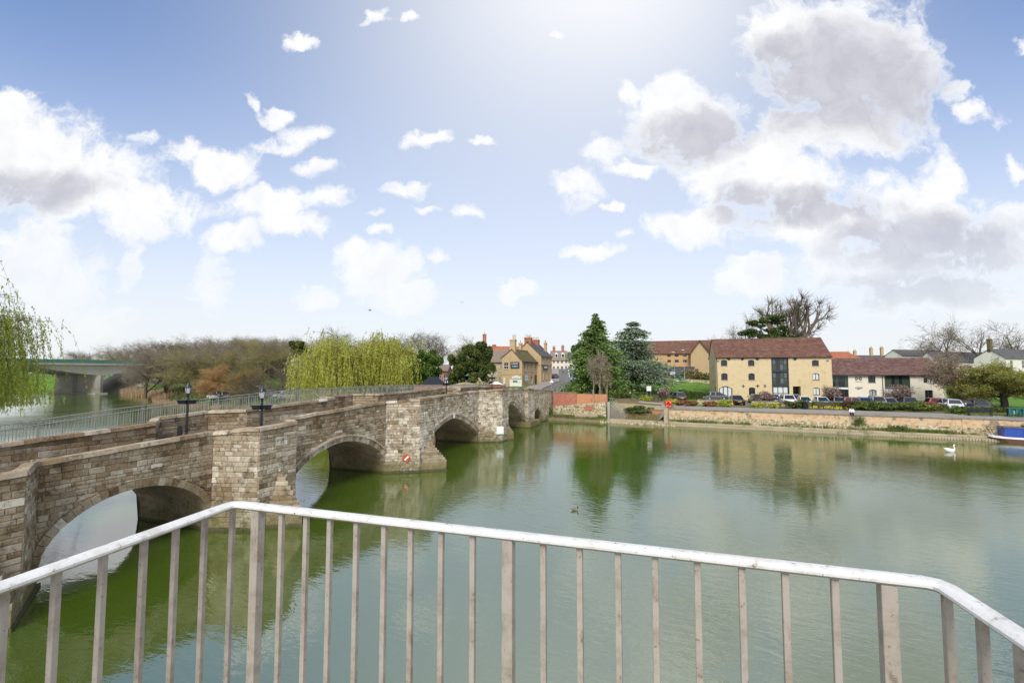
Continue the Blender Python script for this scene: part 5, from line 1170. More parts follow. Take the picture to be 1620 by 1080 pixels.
# red brick garden wall at the end of the bridge
bwl = wall_line('red_brick_wall', 'tall red and orange brick garden wall between the bridge and the steps', [XY(-16.9, .6), XY(-13.2, .9)], 1.9, 4.1, M_RED, .4, M_COPE)
m = MB(); P = [XY(-13.15, .75), XY(-8.5, 1.2), XY(-8.5, 1.6), XY(-13.15, 1.15)]; m.hexa([(*p, 1.9) for p in P] + [(*p, 4.0 - .012 * i) for i, p in enumerate(P)]); m.build('orange_panel', M_REDO, bwl)
m = MB(); P = [XY(-16.9, .3), XY(-8.4, .3), XY(-8.4, .78), XY(-16.9, .78)]; m.hexa([(*p, 0) for p in P] + [(*p, z) for p, z in zip(P, (2.0, 2.9, 2.9, 2.0))]); m.build('rubble_base', M_RBASE, bwl)
for k in range(70):
    l = random.uniform(-16.5, -8.7); zt_ = 2.0 + .9 * (l + 16.9) / 8.5; z = random.uniform(.3, zt_ - .25); s = random.uniform(.14, .32); m = MB(); x0, y0 = XY(l, .3); d = BD
    P = [XY(l, .22), XY(l + s * 1.5, .22), XY(l + s * 1.5, .32), XY(l, .32)]; m.hexa([(*p, z) for p in P] + [(*p, z + s) for p in P], random.random()); m.build('rubble_stone', M_RBASE, bwl)
m = MB(); P = [XY(-12.9, -.9), XY(-9.4, -.7), XY(-9.4, .28), XY(-12.9, .28)]; m.hexa([(*p, -.4) for p in P] + [(*p, 1.05) for p in P]); tag(m.build('cream_block', M_LEDGE), 'pale cream rendered block at the water below the rubble wall', 'block')
m = MB(); x, y = XY(-11.0, .2); m.add([(*XY(-11.9, .19), 2.0), (*XY(-11.3, .19), 2.35), (*XY(-10.4, .19), 2.2), (*XY(-10.0, .19), 1.9), (*XY(-10.7, .19), 1.55), (*XY(-11.6, .19), 1.6)], [(0, 1, 2, 3, 4, 5)]); m.build('brick_patch', M_RED, bwl)
# garden steps with handrails
st = thing('garden_steps', 'concrete garden steps with two galvanised handrails down to the water', 'steps', (*XY(-6.5, 1), .4)); Ms = frame((*XY(-7.6, .9), 0), math.atan2(BD[1], BD[0]))
for k in range(10):
    m = MB(Ms); m.box(.2 * k, .2 * k + .22, -.55, .55, .1, 2.45 - .2 * k); m.build('step', M_CONC, st)
m = MB(Ms); m.box(-.1, 2.1, -.75, -.56, .0, .45); m.add([(-.1, -.75, .45), (-.1, -.56, .45), (-.1, -.56, 2.5), (-.1, -.75, 2.5), (2.1, -.75, .45), (2.1, -.56, .45), (2.1, -.56, .55), (2.1, -.75, .55)], [(0, 1, 2, 3), (4, 5, 6, 7), (0, 3, 7, 4), (1, 5, 6, 2), (3, 2, 6, 7)]); m.build('stringer', mat('mossy_concrete', [(.16, .15, .11), (.26, .24, .18)], scale=1), st)
for b in (-.62, .5):
    m = MB(Ms); m.tube([(-.3, b, 3.45), (0, b, 3.45), (2.0, b, 1.45), (2.0, b, .5)], .03, 6); m.tube([(-.3, b, 3.0), (0, b, 3.0), (2.0, b, 1.0)], .022, 6)
    for k in range(5): m.tube([(.5 * k, b, 2.5 - .5 * k), (.5 * k, b, 3.43 - .5 * k)], .02, 6)
    m.build('handrail', M_GREY, st)
m = MB(Ms); m.box(-.5, -.15, -.8, -.45, -.4, 2.9); m.build('post', M_CONC, st)
m = MB(); P = [XY(-7.4, -1.2), XY(-.6, -1.2), XY(-.6, -.35), XY(-7.4, -.35)]; m.hexa([(*p, -.4) for p in P] + [(*p, .52) for p in P]); tag(m.build('landing_slab', M_LEDGE), 'pale concrete landing slab at the foot of the garden steps', 'landing')
wall_line('terrace_wall', 'low orange stone retaining wall above the landing slab', [XY(-5.5, 2.6), XY(-2, 2.5), XY(.9, 2.4)], .9, 1.75, M_REDO, .4, M_COPE)
# ------------------------------------------------------------------ concrete road bridge upstream (left)
VT = np.array([.37, .929]); VN = np.array([-.929, .37]); V0 = np.array([-135.7, 160.4])
def VP(k, t, z): return (V0[0] + VT[0] * k + VN[0] * t, V0[1] + VT[1] * k + VN[1] * t, z)
vb = thing('concrete_road_bridge', 'modern grey concrete road bridge with green parapet far upstream on the left', 'bridge', VP(0, 12, 0))
soff = lambda k: 6.1 + 2.75 * min(1, (abs(k) / 17) ** 1.25) if abs(k) < 17 else 8.85
m = MB(); ks = np.arange(-90, 60, 1.5)
for a, b in zip(ks[:-1], ks[1:]):
    m.hexa([VP(a, .9, soff(a)), VP(b, .9, soff(b)), VP(b, 11.5, soff(b)), VP(a, 11.5, soff(a)), VP(a, .9, 9.55), VP(b, .9, 9.55), VP(b, 11.5, 9.55), VP(a, 11.5, 9.55)])
    m.hexa([VP(a, 13.2, soff(a)), VP(b, 13.2, soff(b)), VP(b, 24.5, soff(b)), VP(a, 24.5, soff(a)), VP(a, 13.2, 9.55), VP(b, 13.2, 9.55), VP(b, 24.5, 9.55), VP(a, 24.5, 9.55)])
m.build('box_girder', M_CONCD, vb)
m = MB(); m.hexa([VP(-90, 0, 9.5), VP(60, 0, 9.5), VP(60, 25.5, 9.5), VP(-90, 25.5, 9.5), VP(-90, 0, 10.05), VP(60, 0, 10.05), VP(60, 25.5, 10.05), VP(-90, 25.5, 10.05)]); m.build('deck', M_CONCD, vb)
M_VG = mat('green_parapet', [(.065, .17, .125), (.09, .21, .16)], rough=.6)
for t in (.12, 25.2):
    m = MB()
    for k in range(100): m.hexa([VP(-90 + k * 1.5, t, 10.05), VP(-88.55 + k * 1.5, t, 10.05), VP(-88.55 + k * 1.5, t + .1, 10.05), VP(-90 + k * 1.5, t + .1, 10.05), VP(-90 + k * 1.5, t, 11.2), VP(-88.55 + k * 1.5, t, 11.2), VP(-88.55 + k * 1.5, t + .1, 11.2), VP(-90 + k * 1.5, t + .1, 11.2)])
    m.build('green_parapet', M_VG, vb)
for t0, t1 in ((.6, 11.8), (13.4, 25.0)):
    m = MB(); m.prism([VP(-1.1, t0 + .6, 0)[:2], VP(0, t0, 0)[:2], VP(1.1, t0 + .6, 0)[:2], VP(1.1, t1 - .6, 0)[:2], VP(0, t1, 0)[:2], VP(-1.1, t1 - .6, 0)[:2]][::-1], -1, 6.15); m.build('pier', M_CONCD, vb)
m = MB(); m.prism([VP(-1.8, -.2, 0)[:2], VP(1.8, -.2, 0)[:2], VP(1.8, 26, 0)[:2], VP(-1.8, 26, 0)[:2]], -1, .35); m.build('pile_cap', M_CONC, vb)
m = MB(); m.prism([VP(17, .6, 0)[:2], VP(30, .6, 0)[:2], VP(30, 25, 0)[:2], VP(17, 25, 0)[:2]], 5.6, 8.9); m.build('abutment', M_CONCD, vb)
m = MB(); m.hexa([VP(8, -3, 0), VP(24, -3, 0), VP(24, 27, 0), VP(8, 27, 0), VP(16.5, -3, 5.6), VP(24, -3, 5.6), VP(24, 27, 5.6), VP(16.5, 27, 5.6)]); m.build('slope_paving', M_CONCD, vb)
m = MB(); m.hexa([VP(26, -9, 0), VP(60, -16, 0), VP(60, 42, 0), VP(26, 34, 0), VP(26, .2, 9.4), VP(60, .2, 9.4), VP(60, 25.3, 9.4), VP(26, 25.3, 9.4)]); tag(m.build('road_embankment', M_GRASS, base=False), 'grass embankment behind the road bridge', None, None, 'structure')
# ------------------------------------------------------------------ trees
def grow(rs, p, d, L, r, lev, c, out, tips):
    k = c['steps'][lev]; nl = c['levels']; rr = r
    for i in range(k):
        d = d + rs.normal(0, c['wig'][lev], 3); d[2] += c['up'][lev]; d /= math.sqrt(d @ d)
        q = p + d * (L / k); r2 = r * (1 - (1 - c['tap'][lev]) * (i + 1) / k)
        out.append((p, q, rr, r2, lev))
        if lev < nl - 1 and (i + 1) / k >= c['first'][lev]:
            nk = c['kids'][lev]; nk = int(nk) + (rs.rand() < nk % 1)
            for _ in range(nk):
                a = rs.uniform(*c['ang'][lev]); ph = rs.uniform(0, 2 * math.pi); t = np.array([0, 0, 1.]) if abs(d[2]) < .9 else np.array([1., 0, 0])
                u = np.cross(d, t); u /= np.linalg.norm(u); v = np.cross(d, u); nd = d * math.cos(a) + (u * math.cos(ph) + v * math.sin(ph)) * math.sin(a)
                grow(rs, q, nd, L * rs.uniform(*c['len'][lev]), max(r2 * c['rat'][lev], c['rmin']), lev + 1, c, out, tips)
        p, rr = q, r2
    if lev == nl - 1: tips.append((p, d))
    else: grow(rs, p, d, L * c['len'][lev][0] * .8, max(r2 * .8, c['rmin']), lev + 1, c, out, tips)
CFG = dict(levels=5, steps=(4, 4, 4, 3, 2), wig=(.06, .13, .16, .2, .22), up=(.05, .06, .05, .03, .0), tap=(.6, .5, .45, .5, .6), first=(.4, .3, .3, .3, 0), kids=(1.7, 1.5, 1.6, 2.1, 0), ang=((.4, .9), (.4, .9), (.4, 1.0), (.4, 1.1), (0, 0)), len=((.55, .8), (.5, .75), (.5, .75), (.45, .75), (0, 0)), rat=(.6, .6, .55, .5, .5), rmin=.012)
def seg_mesh(segs, ns=3):
    P = np.array([s[0] for s in segs]); Q = np.array([s[1] for s in segs]); r0 = np.array([s[2] for s in segs]); r1 = np.array([s[3] for s in segs]); D = Q - P; D /= np.linalg.norm(D, axis=1, keepdims=True) + 1e-9
    T = np.where(np.abs(D[:, 2:3]) < .9, np.array([[0, 0, 1.]]), np.array([[1., 0, 0]])); U = np.cross(D, T); U /= np.linalg.norm(U, axis=1, keepdims=True); Wv = np.cross(D, U); n = len(segs); V = np.zeros((n, 2 * ns, 3))
    for k in range(ns):
        a = 2 * math.pi * k / ns; e = U * math.cos(a) + Wv * math.sin(a); V[:, k] = P + e * r0[:, None]; V[:, ns + k] = Q + e * r1[:, None]
    b = (np.arange(n) * 2 * ns)[:, None]; F = np.concatenate([np.concatenate([b + k, b + (k + 1) % ns, b + ns + (k + 1) % ns, b + ns + k], 1) for k in range(ns)]); return V.reshape(-1, 3), F
def leaves(pts, size, rs, asp=1.6, flat=0.0, dirs=None, hang=0.):
    pts = np.asarray(pts, float); n = len(pts); A = rs.normal(0, 1, (n, 3)) if dirs is None else np.asarray(dirs) + rs.normal(0, .25, (n, 3))
    A[:, 2] *= (1 - flat); A[:, 2] -= hang; A /= np.linalg.norm(A, axis=1, keepdims=True) + 1e-9; B = rs.normal(0, 1, (n, 3)); B -= A * (A * B).sum(1, keepdims=True)
    if flat: B[:, 2] *= (1 - flat)
    B /= np.linalg.norm(B, axis=1, keepdims=True) + 1e-9; s = size * rs.uniform(.6, 1.3, (n, 1)); a = A * s * asp / 2; b = B * s / 2
    V = np.stack([pts - a, pts + b * .9, pts + a, pts - b * .9], 1).reshape(-1, 3); F = np.arange(4 * n).reshape(n, 4); return V, F
def tree_root(name, label, base, group=None, cat='tree'): return thing(name, label, cat, tuple(base), group)
def normalise(segs, H):
    top = max(s[1][2] for s in segs); k = H / top; return [(s[0] * k, s[1] * k, s[2], s[3], s[4]) for s in segs]
def bare_tree(name, label, base, H, r0, seed, twig=None, cfg=None, group=None, lean=(0, 0), wide=1.0, leaf=None, leafn=0, leafs=.25, trunk_m=None, cat='tree', thick=1.0):
    rs = np.random.RandomState(seed); c = dict(CFG); c.update(cfg or {}); out, tips = [], []
    grow(rs, np.zeros(3), np.array([lean[0], lean[1], 1.]), H * .55, r0, 0, c, out, tips); out = normalise(out, H)
    sc_ = np.array([wide, wide, 1.]); out = [(a * sc_, b * sc_, u * thick, v * thick, l) for a, b, u, v, l in out]
    r = tree_root(name, label, base, group, cat); b = np.array(base, float); lim = 2
    V, F = seg_mesh([s for s in out if s[4] <= 1], 6); mesh_np('trunk', V + b, F, trunk_m or M_BARK, r, smooth=True)
    V, F = seg_mesh([s for s in out if s[4] > 1], 3)
    if leafn:
        mesh_np('branches', V + b, F, trunk_m or twig or M_TWIG, r); fin = [s for s in out if s[4] >= c['levels'] - 2]; P = np.array([s[0] + (s[1] - s[0]) * rs.rand() for s in (fin[i] for i in rs.randint(0, len(fin), leafn))]) + rs.normal(0, .15, (leafn, 3))
        V, F = leaves(P, leafs, rs); mesh_np('crown', V + b, F, leaf, r)
    else: mesh_np('crown', V + b, F, twig or M_TWIG, r)
    return kids_of(r)
def blob_points(rs, n, blobs, shell=.75):
    w = np.array([b[3] * b[4] * b[5] for b in blobs]) ** .67; idx = rs.choice(len(blobs), n, p=w / w.sum()); B = np.array(blobs)[idx]; d = rs.normal(0, 1, (n, 3)); d /= np.linalg.norm(d, axis=1, keepdims=True)
    rad = shell + (1 - shell) * rs.rand(n, 1) ** .5 + rs.normal(0, .07, (n, 1)); return B[:, :3] + d * B[:, 3:6] * rad
def leafy(name, label, base, blobs, n, size, m_, seed, trunk=None, group=None, asp=1.9, flat=0., shell=.6, cat='tree', trunk_m=None, hang=0., cname='crown'):
    rs = np.random.RandomState(seed); b = np.array(base, float); r = tree_root(name, label, base, group, cat)
    # break every lobe into many smaller clumps so the outline is ragged and gaps show
    cl = []
    for (x, y, z, rx, ry, rz) in blobs:
        k = 16
        for _ in range(k):
            d = rs.normal(0, 1, 3); d /= np.linalg.norm(d); f = rs.uniform(.45, 1.02); q = rs.uniform(.20, .42); cl.append((x + d[0] * rx * f, y + d[1] * ry * f, z + d[2] * rz * f, rx * q, ry * q, rz * q * .85))
    P = blob_points(rs, n, cl, shell); P = P[P[:, 2] > .05]; V, F = leaves(P, size, rs, asp, flat, hang=hang); mesh_np(cname, V + b, F, m_, r)
    if trunk:
        segs = []; (h, rr) = trunk; top = np.array([0, 0, h])
        segs.append((np.zeros(3), top * .5, rr, rr * .8, 0)); segs.append((top * .5, top, rr * .8, rr * .5, 0))
        for (x, y, z, *_) in blobs: segs.append((top * rs.uniform(.4, .95), np.array([x, y, z]), rr * .4, rr * .12, 1))
        V, F = seg_mesh(segs, 7); mesh_np('trunk', V + b, F, trunk_m or M_BARK, r, smooth=True)
    return kids_of(r)
def weeping_willow(name, label, base, H, Rr, seed, m_, nst=900, lsize=.16, droop=(.35, .85), sides=None, nl=14, tm=None, group=None, minz=.6, stw=.012):
    """trunk, arching limbs and curtains of hanging shoots set with narrow leaves"""
    rs = np.random.RandomState(seed); b = np.array(base, float); r = tree_root(name, label, base, group); segs = []; ends = []
    segs += [(np.zeros(3), np.array([.1, .1, H * .16]), .55, .42, 0), (np.array([.1, .1, H * .16]), np.array([.2, 0, H * .3]), .42, .34, 0)]; hub = np.array([.2, 0, H * .3])
    for k in range(26):
        a = rs.uniform(0, 2 * math.pi) if sides is None else rs.uniform(*sides); reach = Rr * rs.uniform(.25, 1.0) ; zt = H * (1 - .55 * (reach / Rr) ** 2) * rs.uniform(.82, 1.0); st_ = hub * rs.uniform(.6, 1); p = st_; tgt = np.array([math.cos(a) * reach, math.sin(a) * reach, zt]); n = 7; rr = rs.uniform(.10, .2)
        for i in range(n):
            t = (i + 1) / n; q = st_ + (tgt - st_) * np.array([t ** 1.25, t ** 1.25, 1 - (1 - t) ** 1.9]) + rs.normal(0, .12, 3); segs.append((p, q, rr * (1 - i / n * .85), rr * (1 - (i + 1) / n * .85), 1 if i < 3 else 2)); p = q
            if i >= 2:
                for _ in range(3):
                    e = q + np.array([math.cos(a), math.sin(a), 0]) * rs.uniform(0, 1.2) + rs.normal(0, 1.0, 3) * np.array([1, 1, .5]); segs.append((q, e, .03, .015, 3)); ends.append(e)
    V, F = seg_mesh([s for s in segs if s[4] <= 1], 6); mesh_np('trunk', V + b, F, tm or M_BARK, r, smooth=True)
    V, F = seg_mesh([s for s in segs if s[4] > 1], 4); mesh_np('branches', V + b, F, tm or M_BARK, r)
    E = np.array(ends)[rs.randint(0, len(ends), nst)] + rs.normal(0, .55, (nst, 3)) * np.array([1, 1, .55]); Ls = np.minimum(E[:, 2] - minz, H * rs.uniform(droop[0], droop[1], nst) * .8); Ls = np.maximum(Ls, .4)
    out = np.stack([E[:, 0], E[:, 1]], 1); out /= np.linalg.norm(out, axis=1, keepdims=True) + 1e-6; sway = rs.normal(0, .14, (nst, 2)) + out * .18; ts = np.linspace(0, 1, 7); ss = []; LP, LD = [], []
    for i in range(nst):
        pts = [E[i] + np.array([sway[i, 0] * Ls[i] * (t ** .6) * .8, sway[i, 1] * Ls[i] * (t ** .6) * .8, -Ls[i] * t ** 1.15]) for t in ts]
        for u, v in zip(pts[:-1], pts[1:]): ss.append((u, v, stw, stw * .8, 3))
        k = max(3, int(nl * Ls[i] / (H * .4))); tt = rs.rand(k) * 6; ii = np.minimum(tt.astype(int), 5); PP = np.array(pts); LP.append(PP[ii] + (PP[ii + 1] - PP[ii]) * (tt - ii)[:, None]); LD.append(np.tile([[0, 0, -1.]], (k, 1)) + rs.normal(0, .45, (k, 3)))
    V, F = seg_mesh(ss, 3); mesh_np('hanging_twigs', V + b, F, M_WTWIG, r)
    V, F = leaves(np.concatenate(LP) + rs.normal(0, .05, (sum(map(len, LP)), 3)), lsize, rs, 3.2, dirs=np.concatenate(LD)); mesh_np('crown', V + b, F, m_, r); return kids_of(r)
def layered_conifer(name, label, base, H, Rr, seed, m_, whorls=26, per=9, n_leaf=11, size=.42, droop=.25, top=.0, clear=.08, flat=.5, lift=.12, prof=1.0, group=None, rag=.25, asp=2.0):
    """conifer: straight trunk, whorls of branches, each a fan of needle sprays"""
    rs = np.random.RandomState(seed); b = np.array(base, float); r = tree_root(name, label, base, group); segs = [(np.zeros(3), np.array([0, 0, H * .5]), H * .022, H * .014, 0), (np.array([0, 0, H * .5]), np.array([0, 0, H * .995]), H * .014, .02, 0)]; P, D = [], []
    for w in range(whorls):
        t = clear + (1 - clear) * (w + rs.uniform(-.3, .3)) / whorls; t = min(max(t, clear), .99); z = t * H; rad = Rr * (1 - (t - clear) / (1 - clear)) ** prof * rs.uniform(1 - rag, 1 + rag * .6) + .25
        for k in range(per if t < .85 else 5):
            a = rs.uniform(0, 2 * math.pi); L = rad * rs.uniform(.55, 1.1); p = np.array([0, 0, z]); n = 5
            for i in range(n):
                u = (i + 1) / n; q = np.array([math.cos(a) * L * u, math.sin(a) * L * u, z + L * (lift * u - droop * u * u)]); segs.append((p, q, .05 * (1 - i / n) * (1 - .6 * t) + .012, .05 * (1 - (i + 1) / n) * (1 - .6 * t) + .012, 2))
                m = int(n_leaf * (.5 + u) * max(.35, L / Rr)); off_ = rs.normal(0, .17 * L * u + .08, (m, 3)) * np.array([1, 1, .28]); off_[:, 2] -= np.abs(off_[:, :2]).sum(1) * .22; P.append(p + (q - p) * rs.rand(m, 1) + off_); dd = np.tile(np.array([[math.cos(a), math.sin(a), -.35]]), (m, 1)) + rs.normal(0, .45, (m, 3)); D.append(dd); p = q
    V, F = seg_mesh([s for s in segs if s[4] == 0], 7); mesh_np('trunk', V + b, F, M_BARK, r, smooth=True); V, F = seg_mesh([s for s in segs if s[4] == 2], 3); mesh_np('branches', V + b, F, M_BARK, r)
    V, F = leaves(np.concatenate(P), size, rs, asp, flat, dirs=np.concatenate(D)); mesh_np('crown', V + b, F, m_, r); return kids_of(r)

# far wood: bare trees, one by one, from a few kinds
def site(px, Y): return at(px, Y)
protoA = bare_tree('woodland_tree', 'bare winter tree in the wood beyond the concrete road bridge', site(430, 232), 20, .38, 11, M_TWIG, dict(kids=(1.8, 1.8, 2., 2.4, 0)), 'bare trees of the far wood', wide=1.25, thick=1.3)
protoB = bare_tree('woodland_tree', 'bare winter tree in the wood beyond the concrete road bridge', site(355, 226), 18, .34, 23, M_TWIG, dict(kids=(1.9, 1.7, 2.1, 2.4, 0)), 'bare trees of the far wood', wide=1.3, thick=1.3)
protoC = bare_tree('woodland_tree', 'bare winter tree in the wood beyond the concrete road bridge', site(290, 236), 17, .30, 37, M_TWIGO, dict(kids=(2.0, 1.8, 2.2, 2.4, 0)), 'bare trees of the far wood', wide=1.35, thick=1.3)
rt = np.random.RandomState(5)
top_y = lambda px: float(np.interp(px, [80, 130, 180, 240, 300, 360, 420, 480, 560, 700, 760], [568, 551, 542, 533, 531, 527, 523, 530, 531, 524, 540]))
for k in range(62):
    px = 85 + 400 * (k + rt.uniform(-.3, .3)) / 50 if k < 50 else rt.uniform(480, 620); Y = rt.uniform(205, 275); b = at(px, Y); b[2] = max(b[2], 1.5); zt = W(px, top_y(px) + (rt.uniform(-4, 3) if k % 3 == 0 else rt.uniform(3, 22)), Y)[2]; src, h0 = ((protoA, 20), (protoB, 18), (protoC, 17))[k % 3]; s = max(.35, (zt - b[2]) / h0)
    dup(src, tuple(b), rt.uniform(0, 6.28), scale=(s * rt.uniform(.9, 1.25), s * rt.uniform(.9, 1.25), s))
# mid-distance bare trees and thickets on the far bank, in front of the wood
def label_bare(i): return i
mids = [(232, 122, 548, 'grey bare bushy tree by the reeds at the road bridge', M_TWIG, 41), (262, 126, 540, 'grey brown bare tree behind the reed bank', M_TWIG, 42), (296, 120, 541, 'tall olive bare tree right of the reed bank', M_TWIGO, 43), (335, 124, 535, 'tall brown bare tree behind the first lamp', M_TWIG, 44), (372, 118, 540, 'olive twiggy tree behind the orange willow', M_TWIGO, 45), (408, 125, 534, 'broad brown bare tree above the car park', M_TWIG, 46), (447, 120, 540, 'bare tree next to the left edge of the yellow willow', M_TWIGO, 47)]
for px, Y, yt, lab, mt, sd in mids:
    b = at(px, Y); b[2] = max(b[2], .6); H_ = W(px, yt, Y)[2] - b[2]; bare_tree('bare_tree', lab, b, H_, .28, sd, mt, dict(kids=(2.0, 2.0, 2.2, 2.6, 0), first=(.15, .2, .2, .2, 0), ang=((.5, 1.1), (.5, 1.1), (.5, 1.1), (.5, 1.2), (0, 0)), up=(.03, .02, .0, .0, 0)), wide=1.35, thick=1.35)
for i, (px, Y, yt) in enumerate([(520, 150, 511), (640, 140, 524), (668, 138, 520), (697, 136, 517), (722, 132, 527), (748, 140, 536)]):
    b = at(px, Y); H_ = W(px, yt, Y)[2] - b[2]
    bare_tree('bare_tree', ['bare tree whose twigs top the yellow willow crown', 'brown bare tree over the right shoulder of the yellow willow', 'bare tree between yellow willow and the tallest one on its right', 'tallest bare tree between the willow and the large yew', 'thin bare tree over the left side of the large yew', 'low bare tree just over the large yew'][i], b, H_, .3, 60 + i, M_TWIG if i != 4 else M_TWIGO, dict(kids=(1.9, 1.8, 2.0, 2.4, 0)), wide=1.15, thick=1.25)
# small dark pine top left of the willow
b = at(472, 140); leafy('pine_tree', 'small dark pine top poking out left of the yellow willow', b, [(0, 0, W(472, 540, 140)[2] - b[2] - 1, 2.2, 2.2, 1.5), (.6, 0, W(472, 540, 140)[2] - b[2] - 3, 2.6, 2.6, 1.6)], 3500, .4, M_YEW, 71, (W(472, 540, 140)[2] - b[2], .3))
# orange osier, leaning dark-limbed tree
b = at(352, 104); bare_tree('orange_osier', 'orange twigged osier bush behind the first lamps on the far bank', b, W(352, 571, 104)[2] - b[2], .16, 81, M_TWIGR, dict(kids=(2.6, 2.2, 2.4, 2.6, 0), first=(0, .1, .2, .2, 0), up=(.05, .08, .08, .05, 0), ang=((.4, 1.0), (.3, .8), (.3, .8), (.3, .8), (0, 0))), wide=1.5, thick=1.1)
b = at(387, 100); bare_tree('orange_osier', 'pale ochre osier bush beside the leaning tree', b, W(390, 574, 100)[2] - b[2], .14, 82, mat('ochre_twigs', [(.24, .17, .06), (.28, .21, .09)], rough=.95), dict(kids=(2.4, 2.2, 2.4, 2.4, 0), first=(0, .1, .2, .2, 0), up=(.05, .07, .06, .05, 0)), wide=1.45, thick=1.1)
b = at(444, 93); bare_tree('leaning_tree', 'dark limbed bare tree leaning left over the parked cars', b, W(415, 582, 93)[2] - b[2], .30, 85, M_BARK, dict(wig=(.05, .12, .16, .2, .2), up=(-.02, .01, .02, .02, 0), kids=(1.8, 1.4, 1.4, 1.6, 0), ang=((.4, .8), (.4, .8), (.4, .9), (.4, 1.), (0, 0))), lean=(-1.0, -.1), thick=1.0)
b = at(482, 96); bare_tree('leaning_tree', 'second dark bare tree leaning left beside the yellow willow', b, W(460, 578, 96)[2] - b[2], .26, 86, M_BARK, dict(wig=(.05, .12, .16, .2, .2), up=(-.02, .01, .02, .02, 0), kids=(1.8, 1.4, 1.4, 1.6, 0)), lean=(-.9, 0), thick=1.0)
# yellow weeping willows on the far bank
b = at(534, 90); weeping_willow('weeping_willow', 'large yellow green weeping willow, the left of the pair behind the bridge', b, W(530, 521, 90)[2] - b[2], 6.8, 91, M_WILLOW, 2000, .12, droop=(.12, .85), nl=34, minz=.8, stw=.008)
b = at(612, 93); weeping_willow('weeping_willow', 'yellow green weeping willow, the right of the pair beside the dark yew', b, W(600, 521, 93)[2] - b[2], 6.4, 92, M_WILLOW, 2000, .12, droop=(.12, .85), nl=34, minz=.8, stw=.008)
# green willow hanging in from the left on the near bank
weeping_willow('weeping_willow', 'green weeping willow hanging into view at the left edge', (-46.2, 35.5, 1.4), 15.8, 8.5, 95, M_WILLG, 1300, .075, droop=(.15, .55), sides=(-1.2, .9), nl=52, minz=2.6, stw=.008)
weeping_willow('weeping_willow', 'lower bright willow seen between the left willow and the road bridge', (-73, 62, 1.6), 8.2, 10.6, 96, M_WILLG, 1000, .12, droop=(.3, .8), sides=(-1.0, 1.0), nl=24, minz=1.4)
# yews
b = at(673, 92); t_ = W(673, 548, 92)[2] - b[2]; leafy('yew_tree', 'rounded bright green yew right of the yellow willow', b, [(0, 0, t_ * .62, 2.6, 2.4, t_ * .36), (-.9, 0, t_ * .35, 1.9, 2, 2.2), (1.0, 0, t_ * .38, 2.0, 2, 2.4), (.2, 0, t_ * .8, 1.7, 1.7, t_ * .2)], 22000, .19, M_YEW2, 101, (t_ * .6, .3))
b = at(744, 88.5); t_ = W(744, 538, 88.5)[2] - b[2]; leafy('yew_tree', 'large spreading dark yew in front of the pub outbuilding', b, [(-.5, 0, t_ * .62, 2.6, 2.6, t_ * .33), (1.9, 0, t_ * .70, 2.0, 2, t_ * .28), (-2.2, 0, t_ * .50, 1.7, 2, t_ * .28), (2.9, -.5, t_ * .42, 1.7, 2, t_ * .30), (.8, -.8, t_ * .35, 2.8, 2, t_ * .26), (-2.3, 0, t_ * .25, 1.5, 1.6, t_ * .2)], 38000, .19, M_YEW, 102, (t_ * .6, .4))
# the conifer, the cedar and the ivy-clad tree beside the road
b = at(944, 84); layered_conifer('conifer_tree', 'tall pointed dark green conifer beside the climbing road', b, W(948, 495, 84)[2] - b[2], 6.1, 111, M_CONIF, 34, 9, 38, .23, .50, prof=.85, lift=.30, flat=.15, asp=2.6, rag=.4)
b = at(1000, 96); layered_conifer('cedar_tree', 'broad blue green cedar with layered branches on the lawn', b, W(1006, 506, 96)[2] - b[2], 7.8, 112, M_CEDAR, 20, 10, 50, .25, .22, clear=.14, flat=.3, lift=.26, prof=.70, rag=.4, asp=2.4)
b = at(917, 86); t_ = W(917, 541, 86)[2] - b[2]; leafy('ivy_tree', 'narrow ivy covered tree at the road side left of the conifer', b, [(0, 0, t_ * .75, 1.7, 1.6, t_ * .24), (-.4, 0, t_ * .5, 1.6, 1.5, t_ * .22), (.5, 0, t_ * .35, 1.2, 1.2, t_ * .2), (0, 0, t_ * .16, .5, .5, t_ * .12)], 14000, .18, M_IVY, 113, (t_ * .8, .25))
# thin pale stems of young trees at the waterside, with rusty leaves
for i, (px, Y, yt) in enumerate([(938, 76, 556), (949, 75.5, 548), (960, 76, 562)]):
    b = at(px, Y); b[2] = max(b[2], 1.8); bare_tree('birch_tree', ['slender pale stemmed tree at the waterside, left of three', 'tallest slender waterside tree with rusty leaves', 'slender waterside tree nearest the steps'][i], b, W(px, yt, Y)[2] - b[2], .09, 120 + i, M_TWIG, dict(kids=(1.2, 1.3, 1.4, 1.2, 0), first=(.45, .2, .2, .2, 0), ang=((.4, .8),) * 4 + ((0, 0),)), wide=.55, leaf=mat('rusty_leaves_%d' % i, [(.17, .11, .06), (.25, .17, .09), (.17, .17, .06)], island=.9, trans=.15), leafn=480, leafs=.16, trunk_m=mat('pale_stem_%d' % i, [(.30, .26, .19), (.40, .35, .27)]))
for i in range(9):
    px = 936 + i * 3.4; Y = 74.2 + .2 * (i % 3); b = at(px, Y); b[2] = 1.0; m = MB(); m.tube([b, b + np.array([rt.uniform(-.2, .2), 0, 1.6]), b + np.array([rt.uniform(-.4, .4), 0, rt.uniform(2.6, 4.4)])], [.045, .035, .012], 5); tag(m.build('willow_sapling', M_TWIGO), 'thin bare sapling stem before the rubble wall', 'sapling', 'sapling stems before the rubble wall')
